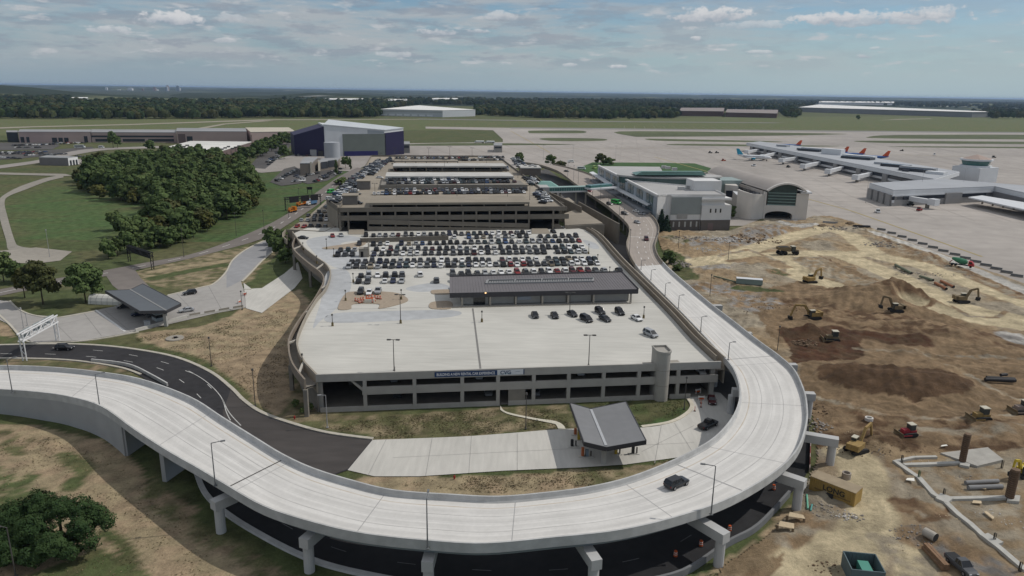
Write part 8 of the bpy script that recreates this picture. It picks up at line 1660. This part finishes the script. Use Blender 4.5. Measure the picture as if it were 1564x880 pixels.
o = emp('concrete_ring', 'round concrete drain cover set in the dry grass at left', 'manhole ring', tuple(P(267, 517, .02))); m = MB(); m.loft([[(r * math.cos(2 * math.pi * k / N_) * 1.0, r * math.sin(2 * math.pi * k / N_), z) for k in range(N_)] for r, z in ((2.6, 0), (2.5, .25), (1.0, .25), (.9, .02))], 0, False); m.build('ring', CONC_OLD, o, local=True); MB().box(.1, .2, .02, .5, .9, .5, .3).build('grate', CB, o, local=True)
# rubble heaps: many small stones each read as one mass
def rubble(label, u, v, rx, ry, n, mat, seed, sz=.8):
 r = random.Random(seed); c = SP(u, v); m = MB()
 for i in range(n):
  a = r.random() * 6.28; k = r.random() ** .7; x, y = c.x + rx * k * math.cos(a), c.y + ry * k * math.sin(a); z = site_z_at((x, y)); s = sz * r.uniform(.3, 1.2); t = [Vector((r.uniform(-1, 1), r.uniform(-1, 1), r.uniform(-.3, 1))).normalized() * s for _ in range(7)]
  m.loft([[Vector((x + s * .7 * math.cos(q * 1.57 + a) * r.uniform(.6, 1.2), y + s * .7 * math.sin(q * 1.57 + a) * r.uniform(.6, 1.2), z + zz * s)) for q in range(4)] for zz in (-.2, .45 * r.uniform(.6, 1.4))], 0)
 o = m.build('rubble_heap', mat); o['kind'] = 'stuff'; return o
RW = M('rubble_white', (.50, .48, .45), .9, .15, 1); RG = M('rubble_grey', (.24, .215, .19), .9, .2, 1); RB_ = M('rubble_brown', (.13, .088, .055), .95, .25, 1)
rubble('', 1112, 368, 9, 8, 90, RW, 1, 1.0); rubble('', 1083, 364, 7, 5, 60, RW, 2, .8); rubble('', 1060, 366, 12, 8, 90, RG, 3, .8); rubble('', 1085, 382, 10, 5, 90, RW, 4, .5); rubble('', 1040, 404, 5, 6, 70, RG, 5, .9); rubble('', 1150, 362, 16, 9, 120, RB_, 6, .8); rubble('', 1232, 509, 4, 3, 120, RB_, 7, .7); rubble('', 1130, 458, 12, 6, 80, RW, 8, .25); rubble('', 1340, 676, 14, 3, 160, RB_, 10, .2); rubble('', 1345, 374, 10, 6, 60, RG, 12, .9); rubble('', 1280, 349, 16, 6, 60, RG, 13, .9)
rubble('', 1265, 780, 3.5, 3, 60, RG, 14, .28); rubble('', 1290, 788, 2, 2, 30, RW, 15, .3); rubble('', 1305, 790, 1.8, 1.5, 30, RG, 16, .35); rubble('', 1248, 650, 3, 4, 50, RG, 17, .5); rubble('', 1395, 815, 4, 3, 50, RG, 18, .3); rubble('', 1260, 865, 3, 2, 30, RB_, 19, .3); rubble('', 1420, 420, 20, 3, 70, RG, 21, .5)
PLY0 = M('timber_scrap', (.45, .36, .24), .85, .15, 2)
for k, (u, v) in enumerate(((1300, 660), (1345, 690), (1405, 703), (1425, 722), (1480, 732), (1505, 782), (1455, 792), (1262, 690), (1550, 800), (1380, 840))): rubble('', u, v, 2.6, 1.6, 16, (PLY0, RG, RW)[k % 3], 40 + k, .22)
rubble('', 1245, 625, 2.5, 4, 40, RB_, 22, .4); rubble('', 1275, 678, 4, 3, 60, RB_, 23, .25); rubble('', 1180, 470, 14, 6, 80, RB_, 24, .3)
MESHG = M('mesh_green', (.11, .15, .10), .9, .15, 1)
o = emp('site_trailer', 'long grey green trailer lying on the rough ground beside green matting', 'trailer', tuple(SP(1144, 434))); A, B = SP(1124, 433), SP(1164, 436); MB().beam(A + Vector((0, 0, 1.3)), B + Vector((0, 0, 1.3)), 2.6, 2.0).build('body', M('trailer_green', (.20, .25, .23), .7, .06, 1), o); MB().beam(A + Vector((0, 0, 2.36)), B + Vector((0, 0, 2.36)), 2.8, .1).build('roof', PC, o); MB().beam(SP(1090, 424, .6), A + Vector((0, 0, .6)), .5, .5).build('drawbar', PGN, o)
# apron edge barriers
for i in range(14):
 t = i / 13; u = 1346 + t * 205 + (8 if i > 6 else 0) - (0 if i < 7 else 6); v = 351.5 + t * 71
 p = P(u, v, .1); o = emp('apron_barrier', 'low grey barrier in the line along the apron edge', 'barrier', tuple(p), R_(-42), 'barriers along the apron edge'); 
 MB().box(0, 0, 0, 1.05, 4.4, .5, 0).build('block', M('barrier_slate', (.15, .152, .15), .8, .1, 1), o, local=True); MB().box(0, 0, 0, .25, 4.6, .9, 0).build('foot', CONC_OLD, o, local=True)
for (u, v, t, c, L, a) in ((1316, 347, 'dark low bench of formwork left of the barrier line', CB, 9, -10), (1298, 342, 'brown timber stack by the apron edge', CRT, 5, 30), (1268, 340, 'grey timber stack before the station corner', PGR, 8, -20), (1255, 345, 'brown pallet stack near the station tunnel', CRT, 4, 20)):
 o = emp('material_stack', t, 'stack', tuple(SP(u, v)), R_(a)); [MB().box(0, (k - 1) * .9, .1 + (k % 2) * .5, .5 + (k % 2) * .5, L, .8, 0).build('bundle', c, o, local=True) for k in range(3)]
# orange drums, cones and barriers
DO = M('drum_orange', (.50, .09, .02), .6, .1, 1); DW = M('drum_white_band', (.7, .68, .64), .6, .05, 1)
def drum(u, v, z, label, group=None):
 o = emp('traffic_drum', label, 'traffic drum', tuple(P(u, v, z)), 0, group); MB().cyl((0, 0, .08), (0, 0, 1.05), .34, .26, 12).build('body', DO, o, local=True); MB().cyl((0, 0, 0), (0, 0, .1), .45, .45, 10).build('base', CB, o, local=True)
 for z0 in (.4, .72): MB().cyl((0, 0, z0), (0, 0, z0 + .12), .345 - z0 * .06, .335 - z0 * .06, 12).build('band', DW, o, local=True)
for u, v, t in ((1181.5, 748, 'orange traffic drum highest on the road below the flyover'), (1114, 811, 'orange traffic drum behind the wide flyover column'), (1070.4, 834, 'orange traffic drum in shade left of the wide column'), (1031.5, 850, 'orange traffic drum deepest in the flyover shade')): drum(u, v, .07, t)
for k, (u, v) in enumerate([(543, 460), (547, 461), (551, 459.5), (555, 458.5), (560, 457), (564, 456), (568, 455), (573, 456), (577, 456.5), (581, 457), (572, 460), (569, 462), (553, 462), (549, 463)]): drum(u, v, GD + .16, 'orange drum crowded before the three cars on the brick island', 'orange drums on the brick island')
o = emp('crash_cushion', 'white and orange water barrier in front of the orange drums', 'barrier', tuple(P(564.5, 461.5, GD + .16))); MB().box(0, 0, 0, 1.1, 3.0, 1.2, .1).build('body', M('cushion_white', (.6, .58, .5), .7, .05, 1), o, local=True); MB().box(0, 0, 1.1, 1.3, 2.4, .8, .1).build('cap', DO, o, local=True)
for k, (u, v, t) in enumerate(((1071, 612, 'orange barrier panel at the kerb end below the garage'), (1066, 601, 'orange warning panel deeper under the garage end'), (374, 451, 'orange white barrier panel by the ramp road'), (366, 463, 'orange marker at the plaza edge'))):
 o = emp('barrier_panel', t, 'barrier', tuple(P(u, v, .08)), .4 * k); MB().box(0, 0, .35, .75, 1.6, .12, 0).build('panel', DO, o, local=True); MB().box(0, 0, .85, 1.15, 1.6, .12, 0).build('panel', DW, o, local=True)
 for x in (-.65, .65): MB().box(x, 0, 0, 1.25, .12, .35, 0).build('leg', DW, o, local=True)
for k, (u, v, t) in enumerate(((1061, 628, 'thin delineator post nearest on the kerb pad'), (1070.5, 622, 'delineator post beside the orange barrier panel'), (1070.5, 616, 'delineator post behind the other at the garage end'))):
 o = emp('delineator_post', t, 'delineator', tuple(P(u, v, .08))); MB().cyl((0, 0, 0), (0, 0, 1.2), .07, .07, 6).build('post', DO, o, local=True); MB().cyl((0, 0, 0), (0, 0, .08), .3, .3, 8).build('base', CB, o, local=True)
A, B = P(1236, 722, .05), P(1238, 668, .05); o = emp('mesh_fence', 'red and white mesh fence beside the lower road at right', 'fence', tuple(A))
for k in range(10): a, b = A.lerp(B, k / 10), A.lerp(B, (k + 1) / 10); MB().beam(a + Vector((0, 0, .55)), b + Vector((0, 0, .55)), .12, 1.0).build('panel', M('fence_red', (.28, .07, .07), .8, .15, 1) if k % 3 else M('fence_pale', (.45, .36, .33), .8, .1, 1), o)
o = emp('blue_tarp', 'blue sheeting hung from the flyover pier cap', 'tarp', tuple(P(1180, 735, 5.0))); A, B = P(1184.5, 733, 4.8), P(1199, 728, 4.8); MB().beam(A, B, .12, 1.3).build('sheet', M('tarp_blue', (.02, .05, .16), .7, .1, 1), o); MB().beam(A + Vector((0, 0, .7)), B + Vector((0, 0, .7)), .2, .12).build('rope', POLEG, o)
for (u, v, t) in ((162, 776, 'x'),): pass
for (u, v, z, t) in ((450, 640, .1, 'small red hydrant at the edge of the lawn by the black road'), (694, 731.5, .1, 'small red hydrant on the dry strip before the flyover'), (374, 451.5, .1, 'red hydrant by the pale plaza apron')):
 o = emp('fire_hydrant', t, 'hydrant', tuple(P(u, v, z))); MB().cyl((0, 0, 0), (0, 0, .6), .17, .17, 8).cyl((0, 0, .6), (0, 0, .85), .2, .05, 8).build('barrel', M('hydrant_red', (.30, .03, .025), .6, 0), o, local=True); MB().cyl((-.3, 0, .42), (.3, 0, .42), .09, .09, 6).build('nozzle', MATS['hydrant_red'], o, local=True)
# ================================================================== lamp posts
def lamp(label, base, z, top, arm=None, name='street_lamp', mat=None, double=False, plinth=None, group=None, hmax=13.0, hmin=3.0):
 p = P(*base, z); h = min(max(Zat(top, p) - z, hmin), hmax); mat = mat or POLEM; o = emp(name, label, 'lamp post', tuple(p), 0, group)
 MB().cyl((0, 0, .5 if plinth else 0), (0, 0, h), .12, .075, 8).build('pole', mat, o, local=True)
 if plinth: MB().cyl((0, 0, 0), (0, 0, 1.0), .34, .30, 10).build('plinth', plinth, o, local=True)
 else: MB().box(0, 0, 0, .12, .5, .5, 0).build('base_plate', mat, o, local=True)
 if double:
  MB().beam((-1.0, 0, h), (1.0, 0, h), .12, .12).build('arm', mat, o, local=True)
  for s in (-1, 1): MB().box(s * 1.05, 0, h - .12, h + .12, .9, .45, 0).build('lamp_head', mat, o, local=True)
 elif arm:
  ax, ay = arm; l = math.hypot(ax, ay); MB().beam((0, 0, h), (ax, ay, h + .15), .1, .1).build('arm', mat, o, local=True); MB().box(ax * (1 + .3 / l), ay * (1 + .3 / l), h + .06, h + .22, .75, .32, math.atan2(ay, ax)).build('lamp_head', mat, o, local=True)
 else: MB().cyl((0, 0, h), (0, 0, h + .45), .28, .22, 10).build('lamp_head', mat, o, local=True)
 return o
YB = M('plinth_ochre', (.15, .12, .06), .9, .1, 1); PG2 = M('pole_mid_grey', (.15, .155, .16), .55, .05, 1)
for b, t, a, lab in (((1086, 786), 712, (-1.6, .3), 'flyover lamp post right of the lone SUV'), ((653, 838), 762, (0, 1.6), 'flyover lamp post at the middle of the front curve'), ((329, 742), 677, (1.4, .5), 'flyover lamp post beside the expansion joint'), ((153, 626), 572, (1, .6), 'flyover lamp post above the retaining wall'), ((19, 600), 549, (1, .8), 'flyover lamp post at the left frame edge')): lamp(lab, b, 8.2 if b[0] > 250 else 5.8, t, a, mat=PG2)
for b, t, lab in (((1112, 550), 523.5, 'nearest'), ((1070, 506.6), 484, 'second nearest'), ((1036, 471), 451.5, 'third nearest'), ((1015.7, 451.5), 433, 'fourth nearest'), ((994, 428), 412.6, 'fifth nearest'), ((979, 411.6), 398, 'sixth nearest')): lamp('lamp post on the inner barrier of the right flyover leg, ' + lab, b, 9.2, t, (.9, .2), mat=PG2)
for b, t, lab in (((612, 494), 450, 'tall deck lamp post right of the orange drums'), ((899, 558), 512, 'tall deck lamp post left of the stair tower'), ((602, 566), 519, 'tall deck lamp post at the front parapet left of the banner'), ((870, 480), 447, 'tall deck lamp post in front of the rental building'), ((719, 411), 377, 'tall deck lamp post among the parked rows behind the building'), ((630, 392), 363, 'tall deck lamp post among the parked rows right of the kiosk')): lamp(lab, b, GD, t, name='deck_lamp', double=True, plinth=YB if '612' in str(b) else None)
for b, t, lab in (((508, 498), 482, 'short lamp with dark plinth at the left of the open deck'), ((736, 492), 477, 'short lamp on the open deck left of the black sedans'), ((983, 486), 470, 'short lamp beside the white sedan at right'), ((528, 460), 445, 'short lamp at the left tip of the brick island'), ((613, 458), 444, 'short lamp at the right tip of the brick island'), ((539.6, 431.5), 419, 'short lamp before the first parked row at left'), ((510, 392.5), 381, 'short lamp left of the kiosk row'), ((499, 381), 366, 'short lamp beside the curved island'), ((899, 388), 374, 'short lamp at the right end of the kiosk row'), ((912.5, 405), 390, 'short lamp at the right end of the fourth row'), ((931, 418), 411, 'short lamp behind the right end of the building'), ((484, 403), 392, 'short lamp on the curved left parapet'), ((463, 382), 372, 'short lamp at the far left of the deck'), ((462, 556), 543, 'short lamp on the front left curve of the parapet')): lamp(lab, b, GD, t, name='deck_lamp', plinth=YB, hmax=4.5, hmin=2.2)
for b, t, a, lab in (((500, 653), 604, (-1, -.2), 'lamp post with white head on the lawn edge by the black road'), ((803, 655), 603, None, 'lamp post beside the garden path'), ((1045, 625), 578, None, 'lamp post on the lawn near the stair tower'), ((323, 559), 517, None, 'lamp post on the dry slope beside the black road bend'), ((390, 620), 566, None, 'slim post at the foot of the dry slope'), ((452, 378), 356, None, 'dark post under the side terrace wall'), ((36, 501), 472, None, 'left one of two dark posts behind the white gantry'), ((42, 497), 480, None, 'right one of two dark posts behind the white gantry'), ((24, 880), 806, (-.9, 0), 'lamp post at the bottom left beside the oak'), ((370, 473), 446, None, 'post at the corner of the plaza and pale apron'), ((281, 392), 345, None, 'slim dark lamp post on the grass above the loop road'), ((361, 360), 326, None, 'slim lamp post on the grass bank by the grove'), ((457, 307), 288, None, 'slim pole on the lawn behind the three board gantry'), ((404, 357), 322, None, 'slim pole on the lawn edge by the side terrace'), ((441, 332), 308, None, 'pole at the left of the orange works trucks'), ((76, 392), 352, None, 'white flagpole by the service slab at left')): lamp(lab, b, .08, t, a, mat=POLEM if 'white' not in lab else POLEG, hmax=12)
for b, t, lab in (((961, 393), 349, 'nearest tall one at the tan deck edge'), ((952, 352), 320, 'second'), ((945, 345), 312, 'third'), ((929, 318), 290, 'fourth'), ((917, 305), 280, 'fifth'), ((905, 299), 270, 'sixth near the footbridge'), ((883, 281), 255, 'seventh beyond the footbridge'), ((876, 276), 252, 'eighth'), ((867, 270), 249, 'ninth'), ((1003, 386), 358, 'one on the outer barrier before the pale deck')): lamp('thin lamp post along the departures road, ' + lab, b, 8.2, t, None, mat=PG2, hmax=11)
for b, t, lab in (((1187, 537), 500, 'slim pole behind the outer flyover barrier over red soil'), ((1084, 454), 421, 'slim pole rising behind the flyover barrier at centre right'), ((1112, 397), 371, 'slim utility pole on the rough ground'), ((1036, 380), 354, 'slim pole by the terminal corner conifers')): lamp(lab, b, .3, t, None, hmax=14)
for b, t, lab in (((1322, 310), 262, 'tall white floodlight mast left of the nearer concourse'), ((1405, 300), 257, 'tall white floodlight mast before the nearer concourse'), ((1468, 300), 258, 'tall white floodlight mast below the control tower'), ((940, 245), 223, 'tall floodlight mast on the apron beyond the terminal lawn'), ((875, 243), 222, 'tall floodlight mast on the apron beyond the elevated road'), ((830, 244), 222, 'tall floodlight mast left of the elevated road end')): lamp(lab, b, .1, t, None, name='floodlight_mast', mat=POLEG, double=True, hmax=32)
for k, (u, v, t) in enumerate([(614, 253, 227), (655, 244, 226), (687, 240, 224), (721, 240, 226), (743, 254, 240), (679, 268, 240), (634, 270, 254), (606, 300, 276), (573, 303, 280), (698, 300, 265), (775, 310, 288), (809, 305, 284), (791, 272, 254), (581, 254, 234), (540, 300, 278), (603, 244, 226), (668, 296, 272), (740, 296, 272)]): lamp(['dark lamp post on the old garage roof, ' + s for s in ('left of the white ramp roofs', 'over the back row left', 'over the back row middle', 'over the back row right', 'between the white ramp roofs at right', 'on the first white roof', 'left end of the first white roof', 'behind the brown ramp roof left end', 'on the left lane', 'rising before the brown ramp roof', 'on the right lane near the front', 'beside the right lane cars', 'beside the lift house', 'on the far left lane', 'between the grey stair blocks', 'at the back left corner', 'among the cars left of middle', 'among the cars right of middle')][k], (u, v), RZ, t, None, name='roof_lamp', double=True, hmax=10)
# ------------------------------------------------------------------ apron service gear
for k, (u, v, c, t) in enumerate([(1105, 246, DO, 'orange service tractor on the apron left of the airliner'), (1404, 322, ('x', (.25, .02, .02)), 'small red tug on the apron before the nearer concourse'), (1340, 325, AW, 'small white tug on the apron at the concourse corner'), (1151, 254, AW, 'white service cart below the teal tailed airliner'), (1377, 231, CB, 'dark tug far out on the apron behind the concourse'), (1246, 233, CB, 'dark cart on the far apron left of the tails'), (1427, 237, AW, 'white cart far out on the apron'), (1518, 241, CB, 'dark tug on the apron right of the control tower'), (1085, 234, CB, 'dark cart in the row beside the airliner tail'), (1095, 234, CB, 'dark cart second in the row beside the airliner tail'), (1204, 256, CB, 'dark loader under the second jet bridge'), (1224, 255, AW, 'white loader beside the dark one by the jet bridge'), (1276, 262, CB, 'dark loader near the fourth jet bridge'), (1390, 314, CB, 'dark loader behind the small red tug')]):
 mt_ = M('tug_red', (.25, .02, .02), .6, .05, 1) if isinstance(c, tuple) else c; o = emp('service_tug', t, 'tug', tuple(P(u, v, .1)), k * .7)
 MB().box(0, 0, .4, 1.3, 4.6, 2.2, 0).build('body', mt_, o, local=True); MB().box(-.8, 0, 1.3, 2.4, 1.5, 1.9, 0).build('cab', CG, o, local=True); MB().box(-.8, 0, 2.4, 2.55, 1.7, 2.1, 0).build('roof', mt_, o, local=True)
 for x in (-1.5, 1.5):
  for y in (-1, 1): MB().cyl((x, y - .15, .45), (x, y + .15, .45), .45, .45, 8).build('wheel', TYRE, o, local=True)
# ================================================================== air
if HAZE:
 hz_ = MB().hexa([(-45000, -500, -40), (45000, -500, -40), (45000, 60000, -40), (-45000, 60000, -40), (-45000, -500, HZT), (45000, -500, HZT), (45000, 60000, HZT), (-45000, 60000, HZT)])
 m = bpy.data.materials.new('haze_air'); m.use_nodes = True; N = m.node_tree.nodes; N.remove(N['Principled BSDF']); v = N.new('ShaderNodeVolumePrincipled'); v.inputs['Density'].default_value = HAZE; v.inputs['Color'].default_value = (.50, .68, .95, 1); v.inputs['Anisotropy'].default_value = .2
 m.node_tree.links.new(v.outputs[0], N['Material Output'].inputs['Volume']); ho = hz_.build('haze', m); ho['kind'] = 'stuff'
